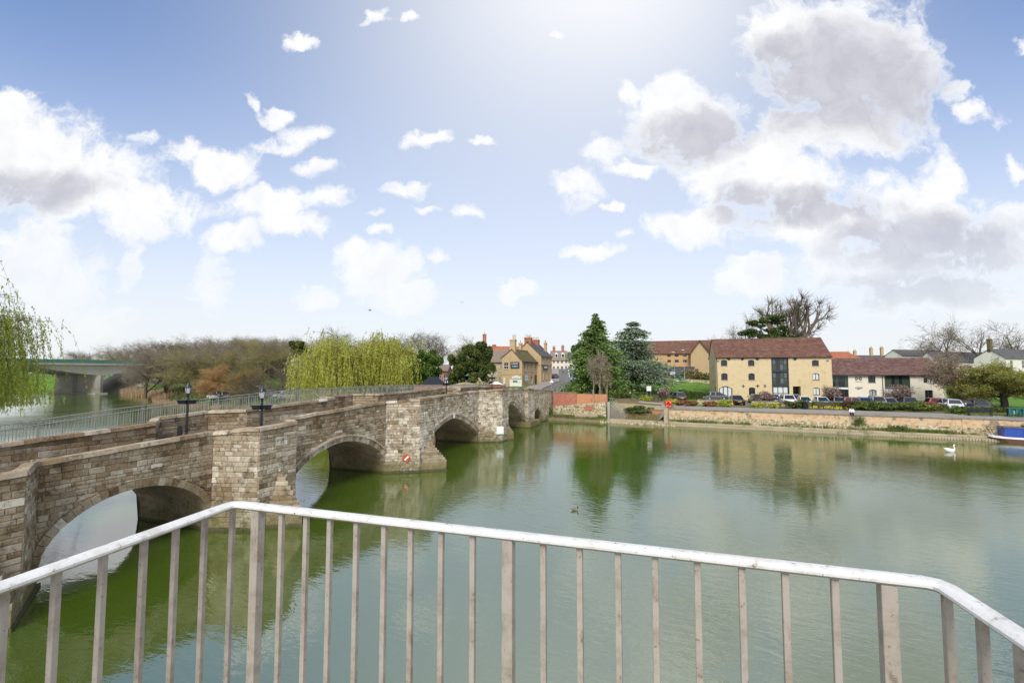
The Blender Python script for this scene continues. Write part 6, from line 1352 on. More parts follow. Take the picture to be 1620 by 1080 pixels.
# behind the mill: pollard, pine, bare trees
b = at(1268, 118); Ht = W(1262, 458, 118)[2] - b[2]
def pollard(name, label, base, H, seed):
    rs = np.random.RandomState(seed); segs = []; tw = []; b = np.array(base, float); r = tree_root(name, label, base)
    def limb(p, d, L, rr, lev):
        n = 5
        for i in range(n):
            d = d + rs.normal(0, .10, 3); d[2] += .10; d /= np.linalg.norm(d); q = p + d * L / n; r2 = rr * (1 - .09 * 1); segs.append((p, q, rr, r2, lev)); p, rr = q, r2
            if lev < 2 and i in (1, 3) or (lev == 0 and i == 4):
                a = rs.uniform(.45, .95); ph = rs.uniform(0, 6.28); u = np.cross(d, [0, 1, .1]); u /= np.linalg.norm(u); v = np.cross(d, u); limb(q, d * math.cos(a) + (u * math.cos(ph) + .55 * v * math.sin(ph)) * math.sin(a), L * rs.uniform(.5, .75), rr * .62, lev + 1)
            if lev >= 1 and i >= 2:
                for _ in range(5): tw.append((q.copy(), rs.normal(0, 1, 3) + d))
        segs.append((p, p + d * .25, rr * 1.5, rr * 1.3, lev))
        for _ in range(22): tw.append((p + d * .2, rs.normal(0, .75, 3) + d * 1.0 + np.array([0, 0, .4])))
    limb(np.zeros(3), np.array([-.02, 0, 1.]), H * .46, H * .034, 0); 
    for a in (-.62, -.3, .35, .6): limb(np.array([0, 0, H * .36]), np.array([math.sin(a), rs.uniform(-.3, .3), math.cos(a) + .1]), H * .36, H * .022, 1)
    out = []
    for p, d in tw:
        d = d / np.linalg.norm(d); L = rs.uniform(1.0, 2.6) * H / 22
        for i in range(3): q = p + d * L / 3; out.append((p, q, .05 - .010 * i, .04 - .010 * i, 3)); d = d + rs.normal(0, .18, 3) + np.array([0, 0, .10]); d /= np.linalg.norm(d); p = q
    top = max(s[1][2] for s in segs + out); k = H / top; wx = np.array([1.05, 1.0, 1.]) * k; f = lambda S: [(s[0] * wx, s[1] * wx, s[2], s[3], s[4]) for s in S]
    V, F = seg_mesh(f(segs), 7); mesh_np('trunk', V + b, F, mat('pollard_bark', [(.13, .105, .08), (.20, .17, .13)], scale=2), r, smooth=True); V, F = seg_mesh(f(out), 3); mesh_np('crown', V + b, F, M_TWIG, r); return r
pollard('pollard_tree', 'huge pollarded tree with knobbly limbs behind the mill roof', b, Ht, 131)
b = at(1243, 122); pollard('pollard_tree', 'second pollarded tree leaning behind the pine left of the huge one', b, W(1240, 462, 122)[2] - b[2], 134)
b = at(1218, 113); t_ = W(1214, 497, 113)[2] - b[2]; leafy('pine_tree', 'dark green pine with layered clumps behind the mill roof', b, [(-2.5, 0, t_ - 2.2, 2.4, 2, 1.2), (1.8, 0, t_ - 1.2, 2.8, 2, 1.1), (-3.0, 0, t_ - 5, 3.4, 2.4, 1.5), (2.8, 0, t_ - 4.0, 3, 2.2, 1.3), (0, 0, t_ - 6.5, 5, 3, 1.6), (4.6, 0, t_ - 6, 2.6, 2, 1.5), (0, 0, t_ - 9.5, 5, 3, 2)], 26000, .24, mat('pine_needles', [(.035, .07, .016), (.08, .125, .028), (.13, .165, .045)], island=.8), 133, (t_ * .85, .4), flat=.35)
b = at(1178, 116); bare_tree('bare_tree', 'dark branching bare tree behind the left half of the mill', b, W(1172, 492, 116)[2] - b[2], .34, 136, M_TWIG, dict(kids=(1.5, 1.4, 1.6, 2.0, 0)), wide=1.0)
b = at(1148, 122); bare_tree('bare_tree', 'low bare tree behind the left end of the mill roof', b, W(1145, 527, 122)[2] - b[2], .28, 137, M_TWIG, dict(kids=(1.8, 1.6, 1.8, 2.2, 0)), wide=1.2)
for i, (px, Y, yt, sd) in enumerate([(1504, 128, 498, 141), (1553, 126, 496, 142), (1622, 122, 503, 143), (1478, 134, 520, 144)]):
    b = at(px, Y); bare_tree('bare_tree', ['wide bare tree above the right end of the wing roof', 'bare tree with ivy left of the mossy chimney', 'bare tree cut by the right edge of the picture', 'small thin bare tree over the wing roof end'][i], b, W(px, yt, Y)[2] - b[2], .30, sd, M_TWIG, dict(kids=(1.7, 1.5, 1.7, 2.0, 0), up=(.05, .04, .03, .02, 0), ang=((.5, .9),) * 4 + ((0, 0),)), wide=1.05, thick=1.7)
# copper tree and the olive green spreading tree at the right
b = at(1520, 72.5); bare_tree('copper_tree', 'rust brown leafed tree over the parked cars at the right end of the wing', b, W(1515, 543, 73.5)[2] - b[2], .26, 151, M_TWIG, dict(kids=(2.6, 1.9, 2.0, 1.8, 0), first=(.45, .2, .2, .2, 0), up=(.02, .01, .0, -.02, 0), ang=((.6, 1.2),) * 4 + ((0, 0),)), wide=1.15, leaf=M_COPPER, leafn=11000, leafs=.11)
b = at(1586, 69.5); bare_tree('spreading_tree', 'low umbrella shaped tree with olive green leaves by the river path', b, W(1575, 561, 69.5)[2] - b[2], .48, 152, M_TWIGO, dict(kids=(3.6, 2.2, 2.0, 1.8, 0), first=(.5, .2, .2, .2, 0), up=(.02, .0, -.02, -.02, 0), ang=((.7, 1.25), (.5, 1.1), (.5, 1.1), (.5, 1.1), (0, 0)), wig=(.05, .1, .14, .16, .2)), wide=1.7, leaf=M_OLIVE, leafn=60000, leafs=.115)
# blossom shrubs and beds along the path
def bush(name, label, px, Y, w, h, m_, n=900, size=.16, seed=0, group=None, dz=0, cat='shrub'):
    b = at(px, Y); b[2] += dz; return leafy(name, label, b, [(0, 0, h * .5, w * .5, w * .4, h * .5), (-w * .25, 0, h * .4, w * .3, w * .3, h * .4), (w * .25, 0, h * .42, w * .3, w * .3, h * .42)], n, size, m_, 200 + seed, (h * .6, .05), group, cat=cat, cname='foliage')
for i, (px, Y, yt, lab) in enumerate([(1052, 80.5, 610, 'pink blossom tree beside the lawn path and the grey car'), (1214, 75.3, 618, 'bare pinkish blossom tree in front of the white mill bay'), (1318, 72.5, 607, 'pink blossom tree where the mill meets its wing'), (1423, 69.2, 606, 'pale brown blossom tree before the right glazed bay')]):
    b = at(px, Y); bare_tree('blossom_tree', lab, b, W(px, yt, Y)[2] - b[2], .07, 160 + i, M_TWIG, dict(kids=(2.2, 2., 2., 1.6, 0), first=(.1, .2, .2, .2, 0), up=(.05, .03, .02, .0, 0)), wide=1.25, leaf=M_BLOSS, leafn=1000, leafs=.15, cat='tree')
H_ = [('low green garden bush above the terrace wall', 1012, 72.6, 4.2, 1.0, M_HEDGE, 2600), ('pale green bush at the left of the garden', 962, 78, 2.6, 1.5, M_SHRUB, 1100), ('dark bush behind the garden bench', 985, 79, 3.2, 1.4, M_HEDGE, 1400), ('lime yellow bush at the garden path bend', 1024, 77.2, 1.5, .9, M_LIME, 700), ('small lime bush left of the garden path', 1017, 79, 1.1, .8, M_LIME, 500), ('lime bush behind the life ring', 1062, 74.6, 2.2, .8, M_LIME, 900), ('red brown bush right of the life ring', 1074, 74.4, 1.5, .9, M_REDSH, 700), ('red brown bush in the bed before the hedge', 1093, 73.6, 2.0, 1.0, M_REDSH, 900), ('lime yellow bush beside the dark car', 1148, 71.6, 2.0, 1.15, M_LIME, 1000), ('dull red bush left of the dark car', 1122, 72.4, 2.0, .9, M_REDSH, 800), ('lime bush at the left of the first bench', 1196, 70.2, 1.8, .9, M_LIME, 900), ('small lime bush beside the first bench', 1222, 69.4, 1.6, .8, M_LIME, 800), ('green bush behind the litter bin', 1263, 68.6, 3.2, 1.3, M_HEDGE, 1500), ('green hedge bush before the blue car', 1366, 66.2, 4.6, 1.3, M_SHRUB, 2400), ('dark hedge bush before the wing', 1392, 65.4, 4.2, 1.2, M_HEDGE, 2200), ('dark brown hedge bush before the red car', 1344, 67, 3.0, 1.1, mat('brown_leaves', [(.06, .045, .025), (.12, .085, .04)], island=.8), 1500), ('green bush before the wing door', 1452, 63.8, 3.6, 1.3, M_SHRUB, 2000), ('bright green clump left of the right bench', 1512, 60.6, 2.2, .9, M_SHRUB, 1200), ('brown green bush behind the right bench', 1545, 61.6, 2.6, .6, M_HEDGE, 900), ('low bush under the blossom before the glazed bay', 1428, 65.2, 3.4, 1.1, M_SHRUB, 1600), ('clipped bush by the hotel door', 1128 - 8, 122, 4, 2.0, M_HEDGE, 1200), ('ochre green bush against the hotel', 1092, 119.5, 5.4, 2.6, mat('ochre_leaves', [(.14, .11, .03), (.22, .18, .05)], island=.8), 1600), ('dark low hedge bush beside the hotel bed', 1046, 118, 5, 1.8, M_HEDGE, 1400), ('light green bush in the hotel bed', 1068, 118.5, 4, 1.3, M_SHRUB, 1000), ('green hedge at the road end by the brick wall', 903, 80, 3.4, 1.0, M_SHRUB, 1500), ('mossy shrub on the bank beside the bridge end', 866, 76.3, 1.6, 2.4, M_SHRUB, 900), ('shrub at the foot of the hotel gable', 1132 - 2, 118, 3, 1.6, M_HEDGE, 700)]
for i, (lab, px, Y, w, h, m_, n) in enumerate(H_): bush('garden_bush', lab, px, Y, w, h, m_, n, .15 if Y < 90 else .25, i, 'bushes along the far bank')
def hedge(name, label, pts, w, h, m_, n, seed, size=.14):
    rs = np.random.RandomState(seed); pts = np.array(pts, float); t = np.concatenate([[0], np.cumsum(np.linalg.norm(np.diff(pts, axis=0), axis=1))]); u = rs.rand(n) * t[-1]; X = np.interp(u, t, pts[:, 0]); Y = np.interp(u, t, pts[:, 1]); g = ground_h(X, Y)
    f = rs.randint(0, 3, n); a = rs.uniform(-.5, .5, n) * w; zz = rs.rand(n) * h; a = np.where(f == 0, -w / 2, np.where(f == 1, w / 2, a)) + rs.normal(0, .05, n); zz = np.where(f == 2, h, zz) + rs.normal(0, .05, n); d = (pts[-1] - pts[0]) / np.linalg.norm(pts[-1] - pts[0]); nn = np.array([-d[1], d[0]])
    P = np.stack([X + nn[0] * a, Y + nn[1] * a, g + np.maximum(zz, .03)], 1); V, F = leaves(P, size, rs); o = mesh_np(name, V, F, m_); tag(o, label, 'hedge')
    core_ = MB()
    for k in range(6):
        p, q = pts[0] + (pts[-1] - pts[0]) * k / 6, pts[0] + (pts[-1] - pts[0]) * (k + 1) / 6; L4 = [p - nn * w * .42, q - nn * w * .42, q + nn * w * .42, p + nn * w * .42]; core_.hexa([(*v, gz(*v) - .1) for v in L4] + [(*v, gz(*v) + h * .92) for v in L4])
    core_.build('hedge_twigs', M_HEDGE, o)
hedge('clipped_hedge', 'long clipped dark hedge along the foot of the lawn', [at(1075, 86)[:2], at(1128, 86.5)[:2]], 1.1, 1.25, M_HEDGE, 5200, 301)
hedge('clipped_hedge', 'low dark hedge between the cedar and the garden', [at(972, 86)[:2], at(1024, 84.5)[:2]], 1.0, .95, M_HEDGE, 4200, 302)
hedge('clipped_hedge', 'low brown green hedge before the parked cars at the right', [XY(35, 11.4), XY(46, 11.6)], .9, .6, M_HEDGE, 3000, 304)
hedge('clipped_hedge', 'low dark hedge behind the benches below the white cars', [XY(19, 10.3), XY(34, 10.8)], .9, .85, M_HEDGE, 4200, 305)
# brick edging behind the flower bed
wall_line('low_bed_wall', 'low mixed stone wall between the flower bed and the car park', [XY(3.5, 10.6), XY(8.6, 10.9)], lambda p: gz(*p) - .2, lambda p: gz(*p) + .75, M_RBASE, .35, M_COPE, ch=.08)
wall_line('low_bed_wall', 'low stone wall right of the dark parked car', [XY(11.2, 10.9), XY(19, 11.1)], lambda p: gz(*p) - .2, lambda p: gz(*p) + .7, M_RBASE, .35, M_COPE, ch=.08)
wall_line('lawn_wall', 'low grey stone wall along the top of the lawn', [at(1012, 113)[:2], at(1050, 114.5)[:2], at(1128, 116)[:2]], lambda p: gz(*p) - .3, lambda p: gz(*p) + .7, M_RBASE, .4, M_COPE, ch=.08)
wall_line('pink_brick_wall', 'low pink brick wall beyond the cedar trunk', [at(1012, 124)[:2], at(1036, 124)[:2]], lambda p: gz(*p) - .3, lambda p: gz(*p) + 1.4, M_RED, .3)
# reeds, bank grass, tufts (nobody could count these)
def tufts(name, label, pos, h, m_, seed, per=9, w=.05):
    rs = np.random.RandomState(seed); pos = np.asarray(pos, float); n = len(pos) * per; P = np.repeat(pos, per, 0) + rs.normal(0, .22, (n, 3)) * np.array([1, 1, 0]); d = rs.normal(0, .25, (n, 3)); d[:, 2] = 1; d /= np.linalg.norm(d, axis=1, keepdims=True); hh = h * rs.uniform(.5, 1.2, (n, 1)); s = np.stack([-d[:, 1], d[:, 0], 0 * d[:, 0]], 1) + rs.normal(0, 1, (n, 3)) * np.array([1, 1, 0]); s /= np.linalg.norm(s, axis=1, keepdims=True) + 1e-9; s *= w
    V = np.stack([P - s, P + s, P + d * hh + s * .2, P + d * hh - s * .2], 1).reshape(-1, 3); o = mesh_np(name, V, np.arange(4 * n).reshape(n, 4), m_, base=False); tag(o, label, None, None, 'stuff'); return o
def scat(n, f): return [f() for _ in range(n)]
U = random.uniform
def shore(l0, l1, w0, w1):
    l = U(l0, l1); w = float(np.interp(l, W0L, W0)) + U(w0, w1); x, y = XY(l, w); return (x, y, max(gz(x, y), -.05))
tufts('dry_reeds', 'tan dry reeds along the far bank upstream', scat(520, lambda: shore(-185, -118, -1.0, 3.5)), 1.7, M_REED, 401, 10, .07)
tufts('dry_reeds', 'tan reeds at the water edge below the car park', scat(420, lambda: shore(-118, -40, -.8, 1.8)), .8, M_REED, 402, 9, .05)
tufts('bank_grass', 'rough green grass on the bank by the bridge end', scat(420, lambda: (lambda l, w: (*XY(l, w), max(gz(*XY(l, w)), .1)))(U(-17, -8.6), U(-1.0, .3))), .35, M_SHRUB, 403, 9, .03)
tufts('bank_grass', 'dry grass on the slope below the terrace wall', scat(520, lambda: (lambda l, w: (*XY(l, w), max(gz(*XY(l, w)), .3)))(U(-5.5, .8), U(-.4, 2.2))), .32, mat('dry_grass', [(.20, .17, .06), (.26, .21, .09), (.14, .16, .04)], island=.8), 404, 9, .03)
def ledge_weed(): 
    l = random.choice([U(1, 9), U(9, 34), U(24, 31.5), U(26, 31)]); return (*XY(l, U(-.35, -.1)), .49)
tufts('ledge_weeds', 'green weeds growing on the ledge at the foot of the river wall', scat(420, ledge_weed), .38, M_SHRUB, 405, 9, .035)
tufts('wall_weeds', 'clump of weeds hanging on the river wall', [(*XY(22.7 + U(-.5, .5), -.13), U(.9, 1.9)) for _ in range(40)] + [(*XY(26.5 + U(-.9, .9), -.2), U(.4, 1.0)) for _ in range(60)], .3, M_HEDGE, 406, 9, .04)
tufts('daffodils', 'yellow daffodils in the bed before the white cars', scat(34, lambda: (lambda l, w: (*XY(l, w), gz(*XY(l, w)) + .12))(U(LWpx(1285, w=9), LWpx(1342, w=9)), U(8.0, 9.6))), .34, M_DAFF, 407, 5, .06)
tufts('lawn_grass', 'longer grass at the edge of the riverside lawn', scat(900, lambda: (lambda l, w: (*XY(l, w), gz(*XY(l, w))))(U(33, 60), U(5.2, 9.5))), .16, M_SHRUB, 408, 6, .03)
tufts('bank_scrub', 'rough scrub below the bare trees of the far bank', scat(900, lambda: shore(-150, -38, 1.5, 16)), 1.2, mat('scrub', [(.10, .09, .035), (.16, .13, .06), (.10, .13, .03)], island=.9), 409, 8, .10)
jw = [tuple(BP(9.8 + U(-.3, .3), .10, 3.33 + U(-.05, .1))) for _ in range(14)] + [tuple(BP(s_, .06 + U(0, .05), cope_z(s_) - U(.2, .9))) for s_ in [U(-6, 58) for _ in range(26)]]
jw += [tuple(BP(p_[0] + U(.3, 3.2), U(.4, 2.6), .80)) for p_ in piers for _ in range(10)]
tufts('joint_weeds', 'small weeds rooted in the joints of the stone bridge', jw, .14, M_HEDGE, 411, 7, .016)
# ------------------------------------------------------------------ parked cars
PAINT = {}
def paint(n, c, met=.0):
    if n not in PAINT:
        m = bpy.data.materials.new('car_paint_' + n); m.use_nodes = True; b = m.node_tree.nodes['Principled BSDF']; b.inputs['Base Color'].default_value = (*c, 1); b.inputs['Roughness'].default_value = .3; b.inputs['Metallic'].default_value = met; b.inputs['Coat Weight'].default_value = .6; b.inputs['Coat Roughness'].default_value = .08; PAINT[n] = m
    return PAINT[n]
M_TYRE = mat('tyre_rubber', [(.015, .015, .016), (.025, .025, .026)], rough=.9); M_RIM = mat('wheel_rim', [(.42, .43, .45), (.5, .5, .52)], rough=.35, metal=.7); M_RLAMP = mat('red_lamp', [(.42, .012, .01), (.5, .02, .015)], rough=.2, spec=.6); M_HLAMP = mat('head_lamp', [(.62, .64, .66), (.7, .72, .74)], rough=.15, spec=.7); M_PLY = mat('yellow_plate', [(.62, .46, .03), (.66, .5, .05)], rough=.5)
TYPES = {'hatch': (3.95, 1.74, 1.47, (.0, .70, 1.0, 2.55, 3.75), .86), 'suv': (4.5, 1.86, 1.66, (.0, .85, 1.25, 3.75, 4.35), 1.0), 'saloon': (4.6, 1.80, 1.44, (.0, 1.05, 1.75, 3.15, 4.0), .86), 'estate': (4.6, 1.82, 1.48, (.0, 1.0, 1.6, 3.95, 4.45), .88), 'van': (4.9, 1.92, 1.95, (.0, .75, 1.3, 4.6, 4.85), 1.05)}
def car(label, px, Y, heading, kind, pm, group='cars parked in front of the mill', base=None):
    """x runs from the nose (0) to the tail; heading turns the nose (degrees, 0 = nose towards +x)"""
    L, Wd, Hh, (x0, xa, xb, xc, xd), sh = TYPES[kind]; hw = Wd / 2; b = at(px, Y) if base is None else base; r = thing('parked_car', label, 'car', tuple(b), group); M = frame(b, R(heading)) @ np.array([[-1, 0, 0, L / 2], [0, -1, 0, 0], [0, 0, 1, .05], [0, 0, 0, 1.]])
    def ring(x, zb, zt, w, tuck=.86): return [(x, -w * .93, zb), (x, -w, zb + .18), (x, -w * 1.0, zt - .22), (x, -w * .97, zt - .07), (x, -w * tuck, zt), (x, w * tuck, zt), (x, w * .97, zt - .07), (x, w, zt - .22), (x, w, zb + .18), (x, w * .93, zb)]
    bon = sh - .12; tl = sh - (.02 if kind in ('hatch', 'suv', 'estate', 'van') else .0)
    st = [(.0, .38, bon - .22, hw * .72), (.10, .24, bon - .12, hw * .86), (.35, .19, bon - .04, hw * .95), (xa * .8, .17, bon + .04, hw), (xa + .2, .17, sh, hw), (L * .5, .17, sh + .01, hw), (xd - .3, .18, sh + .02, hw), (L - .25, .21, tl, hw * .96), (L - .06, .28, tl - .08, hw * .88), (L, .40, tl - .22, hw * .78)]
    m = MB(M); m.loft([ring(*s) for s in st]); m.build('body', pm, r, smooth=True, angle=35)
    bw_, rw_ = hw * .90, hw * .68; zt = Hh; zb = sh - .03
    C = lambda x, w, z: [(x, -w, z), (x, w, z)]
    m = MB(M); m.hexa([(xa, -bw_, zb), (xd, -bw_, zb), (xd, bw_, zb), (xa, bw_, zb), (xb + .02, -rw_, zt - .05), (xc, -rw_, zt - .05), (xc, rw_, zt - .05), (xb + .02, rw_, zt - .05)]); m.build('cabin', pm, r)
    m = MB(M); m.hexa([(xb - .1, -rw_ * .98, zt - .06), (xc + .08, -rw_ * .98, zt - .06), (xc + .08, rw_ * .98, zt - .06), (xb - .1, rw_ * .98, zt - .06), (xb + .15, -rw_ * .82, zt), (xc - .15, -rw_ * .82, zt), (xc - .15, rw_ * .82, zt), (xb + .15, rw_ * .82, zt)]); m.build('roof', pm, r)
    def glass(name, a, b2, c, d, lift=.012, ins=(.06, .10, .06)):
        a, b2, c, d = [np.array(p, float) for p in (a, b2, c, d)]; n = np.cross(b2 - a, d - a); n /= np.linalg.norm(n); ce = (a + b2 + c + d) / 4; n = n if n @ (ce - np.array([L / 2, 0, sh])) > 0 else -n
        q = [p + (ce - p) * .13 + n * lift for p in (a, b2, c, d)]; g = MB(M); g.hexa(q + [p + n * .008 for p in q]); g.build(name, M_CGLASS, r)
    zt2 = zt - .05
    glass('windscreen', (xa, -bw_, zb + .03), (xa, bw_, zb + .03), (xb, rw_, zt2), (xb, -rw_, zt2)); glass('rear_window', (xd, bw_, zb + .03), (xd, -bw_, zb + .03), (xc, -rw_, zt2), (xc, rw_, zt2))
    for s in (-1, 1):
        xm = (xb + xc) / 2 + .05
        glass('side_window', (xa + .25, s * bw_, zb + .03), (xm, s * bw_, zb + .03), (xm, s * rw_, zt2), (xb + .1, s * rw_, zt2)); glass('side_window', (xm, s * bw_, zb + .03), (xd - .2, s * bw_, zb + .03), (xc - .05, s * rw_, zt2), (xm, s * rw_, zt2))
        m = MB(M); m.bbox(xa + .12, xa + .32, s * (hw + .12) - .09, s * (hw + .12) + .09, sh + .0, sh + .15, .03); m.build('wing_mirror', pm, r)
        for xw in (.78, L - .80):
            w = MB(M); w.tube([(xw, s * (hw - .20), .30), (xw, s * (hw - .17), .30), (xw, s * (hw + .004), .30), (xw, s * (hw + .012), .30)], [.29, .32, .32, .28], 16); w = w.build('wheel', M_TYRE, r, smooth=True, angle=40)
            q = MB(M); q.tube([(xw, s * (hw + .008), .30), (xw, s * (hw + .022), .30)], [.20, .17], 12); q.build('rim', M_RIM, w)
        m = MB(M); m.bbox(L - .16, L + .012, s * hw * .70 - .14, s * hw * .70 + .14, sh - .30, sh - .10, .03); m.build('tail_light', M_RLAMP, r)
        m = MB(M); m.bbox(.02, .25, s * hw * .62 - .16, s * hw * .62 + .16, bon - .32, bon - .16, .03); m.build('headlight', M_HLAMP, r)
    m = MB(M); m.box(L - .02, L + .03, -.26, .26, .50, .61); m.build('number_plate', M_PLY, r); m = MB(M); m.box(-.03, .05, -.26, .26, .36, .47); m.build('number_plate', M_WHITEF, r)
    m = MB(M); m.bbox(L - .12, L + .02, -hw * .8, hw * .8, .26, .40, .03); m.build('rear_bumper', M_TYRE, r); m = MB(M); m.bbox(-.02, .12, -hw * .55, hw * .55, .26, .40, .03); m.build('grille', M_TYRE, r)
    return r
dk = paint('dark_plum', (.022, .018, .024)); sil = paint('silver', (.42, .43, .45), .5); wh = paint('white', (.76, .77, .78)); nv = paint('navy', (.015, .02, .06)); rd_ = paint('red', (.30, .012, .02)); bl = paint('bright_blue', (.02, .16, .55)); gr = paint('grey', (.13, .135, .15), .4); bk = paint('black', (.012, .012, .014)); li = paint('lilac_silver', (.36, .35, .44), .4)
car('dark plum saloon nosing into the car park, yellow plate towards the river', 1162.5, 76.5, 80, 'saloon', dk)
car('dark grey hatchback behind the hedge at the arched mill door', 1131, 84.5, 172, 'hatch', gr)
car('silver grey car half hidden by the pink blossom tree at the lawn path', 1069, 80.8, 95, 'estate', gr)
car('dark blue car parked below the middle ground floor mill window', 1195, 79, 75, 'estate', nv)
car('navy car tucked between the blossom and the white off-roader', 1222, 77.5, 70, 'hatch', nv)
car('tall white off-road car with yellow plate before the glazed bay', 1243, 74.6, 72, 'suv', wh)
car('silver car behind the tall white one', 1256, 77.8, 72, 'hatch', sil)
car('small white hatchback next to the litter bin', 1270, 72.6, 70, 'hatch', wh)
car('white hatchback above the yellow daffodils', 1297, 71.6, 70, 'hatch', wh)
car('black car behind the white hatchback by the mill corner', 1308, 75.5, 70, 'estate', bk)
car('pale car under the blossom at the mill corner', 1322, 71.8, 72, 'saloon', sil)
car('red car parked in front of the glazed link', 1345, 70.6, 160, 'hatch', rd_)
car('bright blue car beside the red one', 1364, 70.4, 66, 'hatch', bl)
car('lilac silver people carrier behind the green hedge', 1383, 70.0, 66, 'suv', li)
car('lilac grey saloon to the right of the people carrier', 1402, 69.4, 66, 'saloon', li)
car('grey car hidden under the pale brown blossom tree', 1432, 67.8, 64, 'suv', gr)
car('red car at the white wing door', 1480, 68.8, 160, 'hatch', rd_)
car('pale silver car right of the wing door', 1494, 67.4, 62, 'hatch', sil)
car('white fronted car at the right end of the wing', 1505, 65.6, -120, 'saloon', wh)
car('black car under the copper tree', 1520, 65.2, -118, 'saloon', bk)
car('dark grey car, last of the row under the copper tree', 1545, 64.6, -118, 'estate', gr)
for i, (px, Y, h, k, p, lab) in enumerate([(448, 99, 70, 'hatch', wh, 'white car parked under the leaning tree'), (458, 98, 160, 'suv', sil, 'silver car parked left of the yellow willow'), (468, 100, 75, 'estate', gr, 'grey car parked against the yellow willow'), (424, 101, 80, 'hatch', sil, 'pale car parked left of the leaning tree trunk'), (400, 103, 75, 'van', wh, 'white van behind the second lamp'), (346, 106, 160, 'van', wh, 'white van behind the orange osier')]): car(lab, px, Y, h, k, p, 'cars parked across the river behind the bridge')
car('white van standing under the large yew', 725, 92, 178, 'van', wh, 'vehicles by the pub', base=W(725, 599, 92) * np.array([1, 1, 0]) + np.array([0, 0, 4.7]))
car('dark car waiting at the top of the climbing road', 876.5, 140, 60, 'hatch', bk, 'vehicles by the pub')
car('dark green car passing behind the pub rails', 790 - 8, 86.5, 178, 'hatch', gr, 'vehicles by the pub', base=np.array([W(783, 600, 90)[0], 90, 4.1]))
# ------------------------------------------------------------------ benches, bins, signs, lamp columns
M_WOOD = mat('dark_wood', [(.07, .055, .04), (.12, .095, .07)], scale=4, rough=.8)
def bench(label, l, w, ln=2.0, ang=None, m_=None):
    m_ = m_ or M_WOOD; x, y = XY(l, w); b = (x, y, gz(x, y) + .02); r = thing('park_bench', label, 'bench', b, 'benches along the riverside path'); M = frame(b, (math.atan2(BD[1], BD[0]) if ang is None else ang))
    for k in range(4): m = MB(M); m.bbox(-ln / 2, ln / 2, -.26 + k * .13, -.16 + k * .13, .42, .46, .008); m.build('seat_slat', m_, r)
    for k in range(3): m = MB(M); m.bbox(-ln / 2, ln / 2, .27 + k * .02, .31 + k * .02, .54 + k * .14, .64 + k * .14, .008); m.build('back_slat', m_, r)
    for sx in (-1, 1):
        x1 = sx * (ln / 2 - .12); m = MB(M); m.box(x1 - .04, x1 + .04, -.24, -.16, 0, .62); m.build('leg', m_, r); m = MB(M); m.hexa([(x1 - .04, .20, 0), (x1 + .04, .20, 0), (x1 + .04, .28, 0), (x1 - .04, .28, 0), (x1 - .04, .32, .92), (x1 + .04, .32, .92), (x1 + .04, .38, .92), (x1 - .04, .38, .92)]); m.build('leg', m_, r)
        m = MB(M); m.box(x1 - .04, x1 + .04, -.28, .30, .62, .67); m.build('armrest', m_, r)
    return r
bench('dark wooden bench before the tall white car', LWpx(1249, w=7.6), 7.6, 2.4); bench('dark wooden bench right of the litter bin', LWpx(1307, w=7.2), 7.2, 2.0)
bench('dark bench with thin metal frame on the path near the right edge', LWpx(1551, w=4.6), 4.6, 2.2, m_=M_BLACK)
bench('weathered flat bench in the terraced garden', -3.2, 7.6, 2.6)
bench('dark bench by the hedge in the terraced garden', -1.9, 11.0, 3.0, math.atan2(BD[1], BD[0]) - .1)
def bin_(label, px, w, m_, h=1.0, rr=.3):
    l = LWpx(px, w=w); x, y = XY(l, w); b = (x, y, gz(x, y)); r = thing('litter_bin', label, 'bin', b); M = frame(b, 0); m = MB(M); m.lathe([(rr * .9, 0), (rr, .05), (rr, h * .72)], 16); m.build('body', m_, r, smooth=True, angle=40); m = MB(M); m.lathe([(rr * .75, h * .72), (rr * .75, h * .84)], 16); m.build('opening', M_TYRE, r); m = MB(M); m.lathe([(rr * 1.05, h * .84), (rr * 1.0, h * .93), (rr * .5, h)], 16); m.build('lid', m_, r, smooth=True, angle=40)
bin_('round black litter bin beside the path near the white hatchback', 1274, 7.2, M_BLACK, 1.15, .36)
M_BINT = mat('teal_metal', [(.02, .14, .11), (.035, .19, .15)], rough=.5)
l0 = LWpx(1612, w=5.0); x, y = XY(l0, 5.0); b = (x, y, gz(x, y)); r = thing('teal_bench_box', 'teal green metal lattice seat box on the path at the right edge', 'planter', b); M = frame(b, math.atan2(BD[1], BD[0]))
for k in range(7): m = MB(M); m.box(-.95 + k * .30, -.87 + k * .30, -.35, -.31, .22, .95); m.build('slat', M_BINT, r)
for k in range(7): m = MB(M); m.box(-.95 + k * .30, -.70 + k * .30, -.30, -.27, .25 + (k % 3) * .08, .9 - (k % 2) * .12); m.build('panel', [M_BINT, M_GREY, M_BINT, M_TEAL][k % 4], r)
m = MB(M); m.bbox(-1.0, 1.1, -.38, .38, .95, 1.02, .02); m.build('top', M_BINT, r)
for sx in (-.9, 1.0):
    for sy in (-.3, .3): m = MB(M); m.box(sx - .04, sx + .04, sy - .04, sy + .04, 0, .95); m.build('leg', M_BLACK, r)
m = MB(M); m.box(-.95, 1.05, .28, .32, .2, .95); m.build('back_panel', M_BINT, r)
